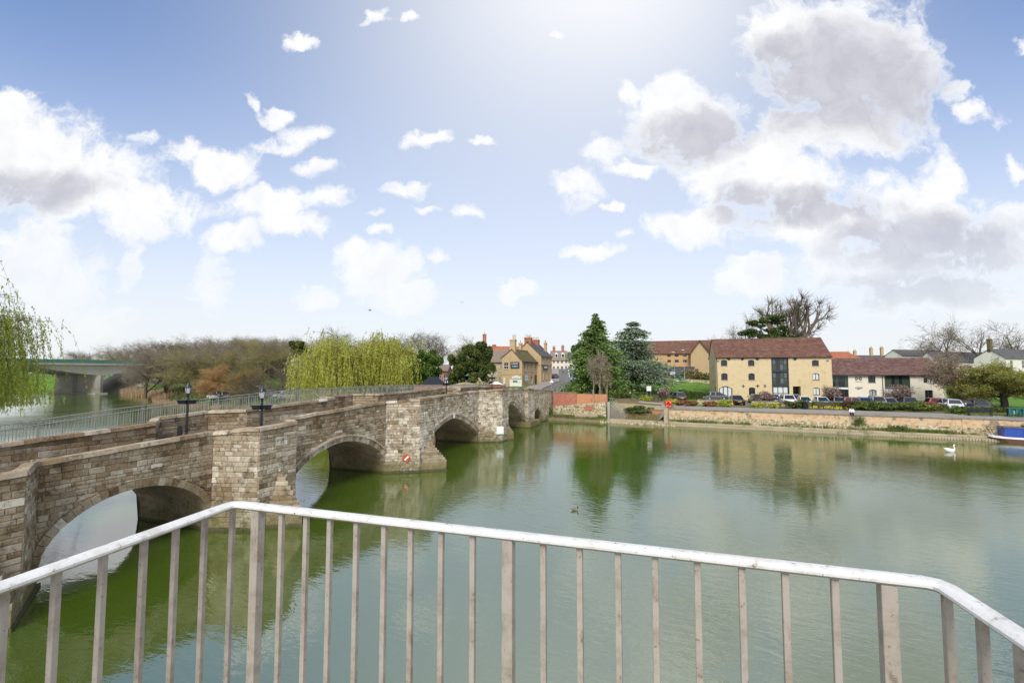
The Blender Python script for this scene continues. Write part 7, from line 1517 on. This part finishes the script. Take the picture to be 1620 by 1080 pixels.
# life ring on its red post
l = LWpx(1057.5, w=2.0); x, y = XY(l, 2.0); b = (x, y, gz(x, y)); r = thing('life_ring_stand', 'bright red life ring housing on a red post at the river wall', 'life ring', b); M = frame(b, math.atan2(BD[1], BD[0])); M_LIFE = mat('life_red', [(.62, .03, .02), (.68, .05, .03)], rough=.45)
m = MB(M); m.box(-.06, .06, -.05, .05, 0, 1.25); m.build('post', M_LIFE, r); q = MB(M); n = 22
rings = []
for k in range(n + 1): a = 2 * math.pi * k / n; rings.append([((.36 + .16 * math.cos(t)) * math.cos(a), -.12 + .10 * math.sin(t), 1.65 + (.36 + .16 * math.cos(t)) * math.sin(a)) for t in np.arange(8) * math.pi / 4])
q.loft(rings, caps=False); q.build('life_ring', M_LIFE, r, smooth=True); m = MB(M); m.bbox(-.42, .42, -.04, .04, 1.2, 2.12, .05); m.build('back_board', M_LIFE, r)
for k in range(4): a = math.pi / 4 + k * math.pi / 2; m = MB(M); m.tube([(.36 * math.cos(a) - .02, -.25, 1.65 + .36 * math.sin(a)), (.36 * math.cos(a) + .02, -.20, 1.65 + .36 * math.sin(a))], .07, 6); m.build('white_band', M_WHITEF, r)
def sign_board(name, label, base, w, z0, z1, posts=2, m_=None, lines=((.1, .9, .7, .8), (.1, .7, .45, .52)), lm=None, ang=-.1, two=None, pr=.035):
    r = thing(name, label, 'sign', tuple(base)); M = frame(base, ang)
    for k in range(posts): x = 0 if posts == 1 else (-.42 + .84 * k) * w; m = MB(M); m.tube([(x, 0, -.1), (x, 0, z1 - .02)], pr, 8); m.build('post', M_GREY, r)
    m = MB(M); m.bbox(-w / 2, w / 2, -.08, -.045, z0, z1, .008); bd = m.build('panel', m_ or M_WHITEF, r)
    for k, (u0, u1, v0, v1) in enumerate(lines): dashes(M @ np.array([[1, 0, 0, 0], [0, 1, 0, -.081], [0, 0, 1, 0], [0, 0, 0, 1.]]), -w / 2 + w * u0, -w / 2 + w * u1, z0 + (z1 - z0) * v0, z0 + (z1 - z0) * v1, lm or M_GREY, bd, max(3, int(8 * (u1 - u0))), seed=k + 31, y=-.006)
    if two: m = MB(M); m.box(-w / 2, w / 2, -.085, -.04, z1 + .005, z1 + two[0]); m.build('header', two[1], bd)
    return r
sign_board('park_sign', 'white board on two posts at the lawn hedge', at(1026, 80.5), .75, 1.55, 2.35)
sign_board('garden_notice', 'small white notice on the low hedge below the cedar', at(996, 83.5), .75, .75, 1.15, 1, lines=((.1, .9, .4, .55),))
M_PURP = mat('purple_header', [(.09, .05, .30), (.13, .08, .36)], rough=.5)
sign_board('hotel_sign', 'white sign with a purple header beside the hotel hedge', at(1064, 116.5), 1.15, 1.5, 2.2, 2, two=(.55, M_PURP)); 
def column(label, px, Y, yt, arm=.0):
    b = at(px, Y); h = W(px, yt, Y)[2] - b[2]; r = thing('lamp_column', label, 'street lamp', tuple(b), 'slim grey lamp columns'); M = frame(b, 0)
    m = MB(M); m.tube([(0, 0, 0), (0, 0, 1.2), (0, 0, 1.25), (0, 0, h)], [.10, .10, .06, .045], 8); m.build('column', M_GREY, r, smooth=True, angle=40); m = MB(M); m.bbox(-.5, .12, -.11, .11, h - .02, h + .13, .04); m.build('lamp_head', M_WHITEF, r)
column('slim lamp column left of the tall one before the hotel', 1067, 115.5, 557); column('tallest slim lamp column before the hotel door', 1082.5, 113.5, 554)
column('thin lamp column by the cedar trunk', 984, 101, 592); column('thin lamp column on the roadside by the ivy tree', 897, 88, 577); column('thin pole at the far white town houses', 915, 120, 555)
# triangular road warning sign at the bridge end
b = at(872.5, 83); r = thing('warning_sign', 'white backed triangular road sign on a pale post by the pub road', 'sign', tuple(b)); M = frame(b, .0); m = MB(M); m.tube([(0, 0, 0), (0, 0, 2.35)], .05, 8); m.build('post', M_GREY, r)
m = MB(M); m.add([(-.36, -.07, 1.65), (.36, -.07, 1.65), (0, -.07, 2.3), (-.36, -.05, 1.65), (.36, -.05, 1.65), (0, -.05, 2.3)], [(0, 1, 2), (3, 5, 4), (0, 3, 4, 1), (1, 4, 5, 2), (2, 5, 3, 0)]); m.build('triangle', M_WHITEF, r)
# pub railings
b = W(790, 611, 88.5); r = thing('white_rail', 'low white rail between the large yew and the pub', 'railing', (b[0], b[1], 3.9)); p = W(772, 605, 88)[0]
m = MB(); m.box(p, p + 2.2, 87.95, 88.05, 5.05, 5.2); m.build('top_rail', M_WHITEF, r)
for k in range(6): m = MB(); m.box(p + .05 + k * .42, p + .11 + k * .42, 87.97, 88.03, 3.9, 5.05); m.build('baluster', M_WHITEF, r)
b = at(886, 79); r = thing('cycle_hoops', 'pale curved cycle hoops behind the red brick wall', 'rack', tuple(b))
for k in range(3): m = MB(frame(b, .3)); m.tube([(-.6 + .6 * k, 0, 0), (-.6 + .6 * k, 0, .7), (-.45 + .6 * k, 0, .9), (-.2 + .6 * k, 0, .9), (-.05 + .6 * k, 0, .7), (-.05 + .6 * k, 0, 0)], .03, 6); m.build('hoop', M_GREY, r)
# ------------------------------------------------------------------ people
M_SKIN = mat('skin', [(.46, .27, .19), (.52, .32, .23)], rough=.6); M_HAIR = mat('dark_hair', [(.03, .02, .015), (.05, .035, .025)], rough=.8); M_JKT = mat('dark_jacket', [(.018, .02, .028), (.03, .032, .04)], rough=.8); M_TRS = mat('dark_trousers', [(.03, .035, .05), (.05, .055, .07)], rough=.85); M_SHIRT = mat('white_shirt', [(.76, .76, .76), (.82, .82, .82)], rough=.8)
def skin_mesh(name, V, E, rad, m_, parent, root=0, lv=1):
    me = bpy.data.meshes.new(name); me.from_pydata([tuple(np.array(v) - ORG[parent]) for v in V], E, []); o = link(name, me, parent); me.materials.append(m_)
    sk = o.modifiers.new('skin', 'SKIN'); sk.use_smooth_shade = True; d = me.skin_vertices[0].data
    for i, rr in enumerate(rad): d[i].radius = (rr, rr) if not isinstance(rr, tuple) else rr; d[i].use_root = (i == root)
    o.modifiers.new('smooth', 'SUBSURF').levels = lv; o.modifiers['smooth'].render_levels = lv; return o
def person(label, base, ang, J, top, legs, hair=True):
    """J: joints in metres relative to base, x = right, y = facing forward"""
    r = thing('person', label, 'person', tuple(base)); M = frame(base, ang); T = lambda p: (M @ np.array([*p, 1.]))[:3]; J = {k: np.array(v, float) for k, v in J.items()}
    names = ['pelvis', 'waist', 'chest', 'neck', 'head', 'crown', 'sh_l', 'el_l', 'wr_l', 'sh_r', 'el_r', 'wr_r', 'hip_l', 'kn_l', 'an_l', 'toe_l', 'hip_r', 'kn_r', 'an_r', 'toe_r']; rad = [.12, .115, .135, .055, .088, .075, .06, .045, .03, .06, .045, .03, .085, .058, .042, .035, .085, .058, .042, .035]
    V = [T(J[n]) for n in names]; E = [(0, 1), (1, 2), (2, 3), (3, 4), (4, 5), (2, 6), (6, 7), (7, 8), (2, 9), (9, 10), (10, 11), (0, 12), (12, 13), (13, 14), (14, 15), (0, 16), (16, 17), (17, 18), (18, 19)]
    for w, e in (('wr_l', 'el_l'), ('wr_r', 'el_r')):
        wi = names.index(w); d = J[w] - J[e]; d /= np.linalg.norm(d); s = np.cross(d, [0, 0, 1.]) + 1e-3; s /= np.linalg.norm(s); u = np.cross(s, d); pi = len(V); V.append(T(J[w] + d * .08)); rad.append((.036, .018)); E.append((wi, pi))
        for k, (o, ln) in enumerate(((-.03, .065), (-.01, .08), (.01, .075), (.03, .055))):
            a = len(V); V.append(T(J[w] + d * (.08 + ln * .55) + s * o)); V.append(T(J[w] + d * (.08 + ln) + s * o - u * .02)); rad += [.009, .007]; E += [(pi, a), (a, a + 1)]
        a = len(V); V.append(T(J[w] + d * .07 + s * -.055)); rad.append(.010); E.append((wi, a))
    skin_mesh('body', V, E, rad, M_SKIN, r)
    g = lambda n: T(J[n])
    cv = [g(n) for n in ('pelvis', 'waist', 'chest', 'sh_l', 'el_l', 'wr_l', 'sh_r', 'el_r', 'wr_r')]; skin_mesh('jacket' if top is M_JKT else 'shirt', cv, [(0, 1), (1, 2), (2, 3), (3, 4), (4, 5), (2, 6), (6, 7), (7, 8)], [.15, .145, .165, .085, .062, .045, .085, .062, .045], top, r)
    lv = [g(n) for n in ('pelvis', 'hip_l', 'kn_l', 'an_l', 'hip_r', 'kn_r', 'an_r')]; skin_mesh('trousers', lv, [(0, 1), (1, 2), (2, 3), (0, 4), (4, 5), (5, 6)], [.14, .10, .072, .055, .10, .072, .055], legs, r)
    for s in 'lr': skin_mesh('shoe', [g('an_' + s) * [1, 1, 1] - [0, 0, .03], g('toe_' + s)], [(0, 1)], [.05, .042], M_BLACK, r)
    h = J['head']; f = np.array([0, 1., 0])
    m = MB(M); m.tube([h + [0, -.02, -.02], h + [0, -.035, .06], h + [0, -.01, .13], h + [0, .01, .145]], [.098, .112, .085, .02], 10); m.build('hair', M_HAIR, r, smooth=True)
    m = MB(M); m.tube([h + [0, .085, .0], h + [0, .115, -.015]], [.014, .010], 6); m.build('nose', M_SKIN, r)
    for s in (-1, 1): m = MB(M); m.tube([h + [s * .035, .078, .02], h + [s * .035, .092, .02]], .012, 6); m.build('eye', M_BLACK, r); m = MB(M); m.tube([h + [s * .088, -.01, .03], h + [s * .098, -.01, -.03]], .016, 6); m.build('ear', M_SKIN, r)
    m = MB(M); m.box(-.025, .025, h[1] + .08, h[1] + .094, h[2] - .05, h[2] - .04); m.build('mouth', M_LIFE, r)
    return r
# walker with a pushchair on the lawn
b = at(1047, 105); stand = dict(pelvis=(0, 0, .92), waist=(0, .02, 1.08), chest=(0, .05, 1.30), neck=(0, .07, 1.48), head=(0, .10, 1.60), crown=(0, .10, 1.70), sh_l=(-.19, .05, 1.40), el_l=(-.23, .16, 1.16), wr_l=(-.18, .40, 1.06), sh_r=(.19, .05, 1.40), el_r=(.23, .16, 1.16), wr_r=(.18, .40, 1.06), hip_l=(-.10, 0, .86), kn_l=(-.10, .18, .48), an_l=(-.10, .14, .08), toe_l=(-.10, .30, .04), hip_r=(.10, 0, .86), kn_r=(.10, -.02, .47), an_r=(.10, -.28, .12), toe_r=(.10, -.15, .04))
person('person in dark clothes pushing a pushchair across the lawn', b, -1.75, stand, M_JKT, M_TRS)
Mp = frame(b, -1.75); pc = thing('pushchair', 'dark green pushchair pushed across the lawn', 'pushchair', tuple(b)); M_PGR = mat('dark_green_cloth', [(.03, .06, .045), (.05, .085, .06)], rough=.9)
for sx in (-.2, .2):
    m = MB(Mp); m.tube([(sx, .48, 1.05), (sx, .75, .55), (sx, 1.25, .14)], .018, 6); m.tube([(sx, .55, .14), (sx, 1.0, .62)], .018, 6); m.build('frame', M_GREY, pc)
    for yy in (.55, 1.25): m = MB(Mp); m.tube([(sx - .02, yy, .13), (sx + .02, yy, .13)], .13, 14); m.build('wheel', M_TYRE, pc)
m = MB(Mp); m.tube([(-.22, .46, 1.06), (.22, .46, 1.06)], .02, 6); m.build('handle', M_BLACK, pc)
m = MB(Mp); m.loft([[(-.19, .70, .50), (.19, .70, .50), (.19, .74, .95), (-.19, .74, .95)], [(-.19, 1.0, .40), (.19, 1.0, .40), (.19, .98, .62), (-.19, .98, .62)], [(-.17, 1.28, .36), (.17, 1.28, .36), (.17, 1.28, .46), (-.17, 1.28, .46)]]); m.build('seat', M_PGR, pc)
m = MB(Mp); m.loft([[(-.2 * math.cos(t) if 0 else -.21, .72 + .34 * math.sin(t) * .9, .78 + .30 * math.cos(t)), (.21, .72 + .34 * math.sin(t) * .9, .78 + .30 * math.cos(t)), (.2, .72 + .31 * math.sin(t) * .9, .78 + .27 * math.cos(t)), (-.2, .72 + .31 * math.sin(t) * .9, .78 + .27 * math.cos(t))] for t in np.linspace(-.7, 1.3, 6)]); m.build('hood', M_PGR, pc)
# person sitting on the river wall, back to the car park, feet towards the water
l = LWpx(1347, w=.2); x, y = XY(l, .15); b = np.array([x, y, 2.29]); sit = dict(pelvis=(0, 0, .12), waist=(0, .0, .27), chest=(0, .04, .48), neck=(0, .08, .64), head=(0, .13, .75), crown=(0, .13, .85), sh_l=(-.19, .03, .56), el_l=(-.25, .10, .32), wr_l=(-.12, .32, .26), sh_r=(.19, .03, .56), el_r=(.25, .10, .32), wr_r=(.12, .32, .26), hip_l=(-.10, .03, .10), kn_l=(-.12, .46, .14), an_l=(-.12, .48, -.28), toe_l=(-.12, .62, -.33), hip_r=(.10, .03, .10), kn_r=(.12, .46, .14), an_r=(.12, .44, -.28), toe_r=(.12, .58, -.33))
person('person in a white top sitting on the coping of the river wall', b, math.atan2(-BN[1], -BN[0]) - math.pi / 2, sit, M_SHIRT, M_TRS)
# green lidded bin and a small pale dog on the lawn
b = at(1076, 106.5); r = thing('dog_waste_bin', 'dark green post-mounted bin on the lawn', 'bin', tuple(b)); M = frame(b, .1); m = MB(M); m.box(-.05, .05, .26, .34, 0, 1.7); m.build('post', M_BINT, r); m = MB(M); m.bbox(-.30, .30, -.25, .25, .35, 1.25, .04); m.build('body', M_BINT, r); m = MB(M); m.loft([[(-.33, -.28, 1.25), (.33, -.28, 1.25), (.33, .28, 1.25), (-.33, .28, 1.25)], [(-.2, -.1, 1.42), (.2, -.1, 1.42), (.2, .1, 1.42), (-.2, .1, 1.42)]]); m.build('lid', M_BINT, r); m = MB(M); m.bbox(-.62, -.2, .2, .42, 1.35, 1.9, .03); m.build('notice', M_BINT, r)
b = at(1071.5, 106); dg = thing('pale_dog', 'small pale dog standing beside the green bin on the lawn', 'dog', tuple(b)); Md = frame(b, 2.9); T = lambda p: (Md @ np.array([*p, 1.]))[:3]; M_DOG = mat('pale_fur', [(.62, .55, .44), (.74, .68, .58)], rough=.9)
V = [(0, 0, .38), (.22, 0, .40), (.40, 0, .39), (.50, 0, .50), (.58, 0, .57), (.70, 0, .53), (-.2, 0, .39), (-.32, 0, .46), (-.42, 0, .55), (.34, .09, .28), (.33, .09, .14), (.36, .09, .02), (.34, -.09, .28), (.33, -.09, .14), (.36, -.09, .02), (-.2, .09, .27), (-.27, .09, .15), (-.22, .09, .02), (-.2, -.09, .27), (-.27, -.09, .15), (-.22, -.09, .02), (.55, .06, .62), (.55, -.06, .62)]
skin_mesh('body', [T(p) for p in V], [(0, 1), (1, 2), (2, 3), (3, 4), (4, 5), (0, 6), (6, 7), (7, 8), (2, 9), (9, 10), (10, 11), (2, 12), (12, 13), (13, 14), (6, 15), (15, 16), (16, 17), (6, 18), (18, 19), (19, 20), (4, 21), (4, 22)], [.10, .12, .12, .07, .075, .04, .10, .03, .015, .05, .03, .03, .05, .03, .03, .055, .03, .03, .055, .03, .03, .02, .02], M_DOG, dg)
# ------------------------------------------------------------------ birds on the water and in the sky
M_SWAN = mat('white_feathers', [(.80, .79, .76), (.86, .86, .85)], scale=6, rough=.8, bump=.3, bscale=20); M_BEAK = mat('orange_beak', [(.55, .20, .03), (.6, .24, .05)], rough=.5)
def loft_body(M, st, n=14):      # (x, z centre, half width, half height)
    m = MB(M); m.loft([[(x, hw * math.cos(2 * math.pi * k / n), zc + hh * math.sin(2 * math.pi * k / n)) for k in range(n)] for x, zc, hw, hh in st]); return m
p = G(1503, 714.5); r = thing('mute_swan', 'white swan swimming on the river before the far wall', 'swan', (p[0], p[1], 0)); M = frame((p[0], p[1], 0), -.22) @ np.diag([.72, .72, .78, 1.])
loft_body(M, [(-.66, .34, .03, .03), (-.55, .29, .12, .09), (-.38, .22, .22, .17), (-.10, .17, .28, .24), (.18, .15, .27, .24), (.38, .16, .20, .19), (.50, .20, .10, .10)]).build('body', M_SWAN, r, smooth=True)
m = MB(M); m.tube([(.40, 0, .20), (.52, 0, .36), (.50, 0, .52), (.43, 0, .66), (.43, 0, .78), (.50, 0, .85), (.58, 0, .845)], [.12, .085, .065, .055, .052, .062, .05], 12); m.build('neck', M_SWAN, r, smooth=True)
m = MB(M); m.tube([(.60, 0, .84), (.66, 0, .82), (.74, 0, .79)], [.040, .03, .014], 8); m.build('beak', M_BEAK, r, smooth=True)
for s in (-1, 1):
    m = MB(M); m.loft([[(x, s * (hw + .03 * math.cos(t)), zc + hh * math.sin(t)) for t in np.arange(8) * math.pi / 4] for x, hw, zc, hh in ((.22, .22, .25, .06), (.05, .27, .28, .15), (-.2, .26, .30, .15), (-.45, .17, .36, .09), (-.66, .07, .42, .03))]); m.build('wing', M_SWAN, r, smooth=True); m = MB(M); m.tube([(.555, s * .045, .865), (.555, s * .055, .865)], .012, 6); m.build('eye', M_BLACK, r)
m = MB(M); m.tube([(.585, 0, .885), (.63, 0, .865)], .022, 6); m.build('knob', M_BLACK, r)
p = G(909.5, 807); r = thing('mallard_duck', 'small brown duck swimming in mid river leaving a thin wake', 'duck', (p[0], p[1], 0)); M = frame((p[0], p[1], 0), .12); M_DUCK = mat('brown_feathers', [(.10, .075, .05), (.30, .26, .21)], scale=9, rough=.8, noise=2); M_DHEAD = mat('dark_head', [(.015, .03, .02), (.025, .045, .03)], rough=.5)
loft_body(M, [(-.24, .10, .01, .01), (-.18, .08, .05, .035), (-.06, .05, .085, .07), (.06, .045, .085, .07), (.14, .06, .06, .055), (.18, .08, .02, .02)], 12).build('body', M_DUCK, r, smooth=True)
m = MB(M); m.tube([(.12, 0, .07), (.15, 0, .13), (.155, 0, .17), (.17, 0, .195), (.19, 0, .195)], [.035, .026, .032, .036, .02], 10); m.build('neck', M_DHEAD, r, smooth=True); m = MB(M); m.tube([(.19, 0, .19), (.235, 0, .18)], [.018, .014], 8); m.build('beak', M_BEAK, r)
for s in (-1, 1): m = MB(M); m.loft([[(x, s * (hw + .008 * math.cos(t)), zc + hh * math.sin(t)) for t in np.arange(6) * math.pi / 3] for x, hw, zc, hh in ((.08, .075, .06, .02), (-.04, .082, .07, .045), (-.20, .03, .11, .012))]); m.build('wing', M_DUCK, r, smooth=True)
for i, (px, py, Y) in enumerate([(585, 491, 75), (731, 478.5, 95)]):
    p = W(px, py, Y); r = thing('flying_bird', ['dark bird flying over the left yellow willow', 'dark bird flying higher, over the trees left of the pub'][i], 'bird', tuple(p)); M = frame(p, .6 + i)
    loft_body(M, [(-.22, 0, .01, .01), (-.1, 0, .05, .05), (.06, 0, .06, .06), (.18, .01, .035, .04), (.25, .01, .008, .008)], 8).build('body', M_JKT, r, smooth=True)
    for s in (-1, 1): m = MB(M); m.loft([[(.10, s * .04, .02), (-.06, s * .04, .02), (-.06, s * .04, .035), (.10, s * .04, .035)], [(.12, s * .26, .12), (-.04, s * .26, .12), (-.04, s * .26, .13), (.12, s * .26, .13)], [(.0, s * .50, .10), (-.04, s * .50, .10), (-.04, s * .50, .105), (.0, s * .50, .105)]]); m.build('wing', M_JKT, r)
    m = MB(M); m.loft([[(-.18, -.03, 0), (-.18, .03, 0), (-.18, .03, .012), (-.18, -.03, .012)], [(-.34, -.08, 0), (-.34, .08, 0), (-.34, .08, .008), (-.34, -.08, .008)]]); m.build('tail', M_JKT, r)
# ------------------------------------------------------------------ narrowboat at the right edge
M_BBLUE = mat('boat_blue', [(.012, .045, .28), (.02, .065, .34)], scale=1, rough=.3, spec=.5); M_BLIGHT = mat('boat_mid_blue', [(.03, .13, .42), (.045, .16, .48)], rough=.3, spec=.5); M_HULLR = mat('hull_oxide', [(.12, .045, .04), (.18, .075, .065)], scale=2, rough=.7)
p = G(1562, 696.5); bo = thing('narrowboat', 'blue narrowboat with white lined cabin side moored at the right edge', 'boat', (p[0], p[1], 0), None); Mb_ = frame((p[0], p[1], 0), math.atan2(BD[1], BD[0])) @ np.array([[1, 0, 0, 0], [0, 1, 0, .0], [0, 0, 1, 0], [0, 0, 0, 1.]])
hullr = lambda x, w0, w1, zb, zt: [(x, -w0, zb), (x, w0, zb), (x, w1, zt), (x, -w1, zt)]
m = MB(Mb_); sec = [(.0, .03, .30, .35, .66), (.25, .22, .62, .2, .60), (.8, .6, .90, 0, .56), (1.8, .95, 1.03, -.3, .53), (2.6, 1.0, 1.05, -.4, .52), (14, 1.0, 1.05, -.4, .52), (14.6, .7, .9, -.3, .56)]; m.loft([hullr(*s) for s in sec]); m.build('hull', M_HULLR, bo)
m = MB(Mb_); m.loft([[(x, -w1 - .035, zt - .16), (x, w1 + .035, zt - .16), (x, w1 + .03, zt + .02), (x, -w1 - .03, zt + .02)] for x, w0, w1, zb, zt in sec[:5]]); m.build('white_bow_band', M_WHITEF, bo)
m = MB(Mb_); m.box(2.62, 14, -1.07, 1.07, .30, .56); m.build('gunwale', M_BLIGHT, bo)
m = MB(Mb_); m.loft([[(x, -.92, .56), (x, .92, .56), (x, .80, zt), (x, -.80, zt)] for x, zt in ((1.15, 1.48), (1.2, 1.50), (2.6, 1.50))]); m.build('fore_cabin', M_BBLUE, bo)
m = MB(Mb_); m.loft([[(x, -.95, .56), (x, .95, .56), (x, .82, 1.52), (x, -.82, 1.52)] for x in (2.6, 13.2)]); m.build('cabin', M_BBLUE, bo)
m = MB(Mb_); m.loft([[(x, -.88, 1.52), (x, .88, 1.52), (x, .6, 1.60), (x, -.6, 1.60)] for x in (1.1, 13.3)]); m.build('cabin_roof', M_SLATE, bo)
yy = lambda z: -.95 + (z - .56) / .96 * .13
def strip_on(x0, z0, x1, z1, t=.03, mm=M_WHITEF, name='coach_line'):
    d = np.array([x1 - x0, z1 - z0]); d = d / np.linalg.norm(d) * 1; n = np.array([-d[1], d[0]]) * t / 2; q = [(x0 - n[0], z0 - n[1]), (x1 - n[0], z1 - n[1]), (x1 + n[0], z1 + n[1]), (x0 + n[0], z0 + n[1])]; m = MB(Mb_); m.hexa([(a, yy(b) - .012, b) for a, b in q] + [(a, yy(b) - .004, b) for a, b in q]); m.build(name, mm, bo)
strip_on(2.75, 1.42, 3.0, .66); strip_on(2.75, 1.42, 9, 1.42); strip_on(3.0, .66, 9, .66)
q = MB(Mb_); q.hexa([(3.5, yy(.72) - .008, .72), (8.8, yy(.72) - .008, .72), (8.8, yy(1.36) - .008, 1.36), (3.4, yy(1.36) - .008, 1.36), (3.5, yy(.72) - .002, .72), (8.8, yy(.72) - .002, .72), (8.8, yy(1.36) - .002, 1.36), (3.4, yy(1.36) - .002, 1.36)]); q.build('side_panel', M_BLIGHT, bo)
for k, (x0, x1, z) in enumerate([(3.9, 5.1, 1.20), (3.8, 5.3, 1.00), (4.0, 5.2, .82)]):
    Mk = Mb_ @ np.array([[1, 0, 0, 0], [0, 1, 0, yy(z) - .009], [0, 0, 1, 0], [0, 0, 0, 1.]]); dashes(Mk, x0, x1, z - .06, z + .06, M_WHITEF, bo, 7, seed=50 + k, y=-.012)
m = MB(Mb_); m.tube([(.55, -.5, .6), (.15, -.5, 1.35), (.15, -.5, 1.5), (1.0, -.5, 1.5), (1.0, -.5, 1.45)], .03, 6); m.tube([(.55, .5, .6), (.15, .5, 1.35), (.15, .5, 1.5), (1.0, .5, 1.5), (1.0, .5, 1.45)], .03, 6); m.tube([(.15, -.5, 1.5), (.15, .5, 1.5)], .03, 6); m.build('bow_rail', M_BLACK, bo)
m = MB(Mb_); m.tube([(3.7, .2, 1.60), (3.7, .2, 1.86)], [.07, .09], 8); m.build('roof_vent', M_WHITEF, bo); m = MB(Mb_); m.bbox(2.9, 3.6, -.3, .5, 1.60, 1.76, .04); m.build('roof_box', M_BLACK, bo); m = MB(Mb_); m.bbox(4.0, 6.5, -.4, .5, 1.60, 1.82, .05); m.build('roof_cover', mat('grey_green_canvas', [(.20, .25, .22), (.28, .33, .30)], rough=.9), bo)
# the boat lies afloat beside the ledge
bo.location = (p[0], p[1], 0)
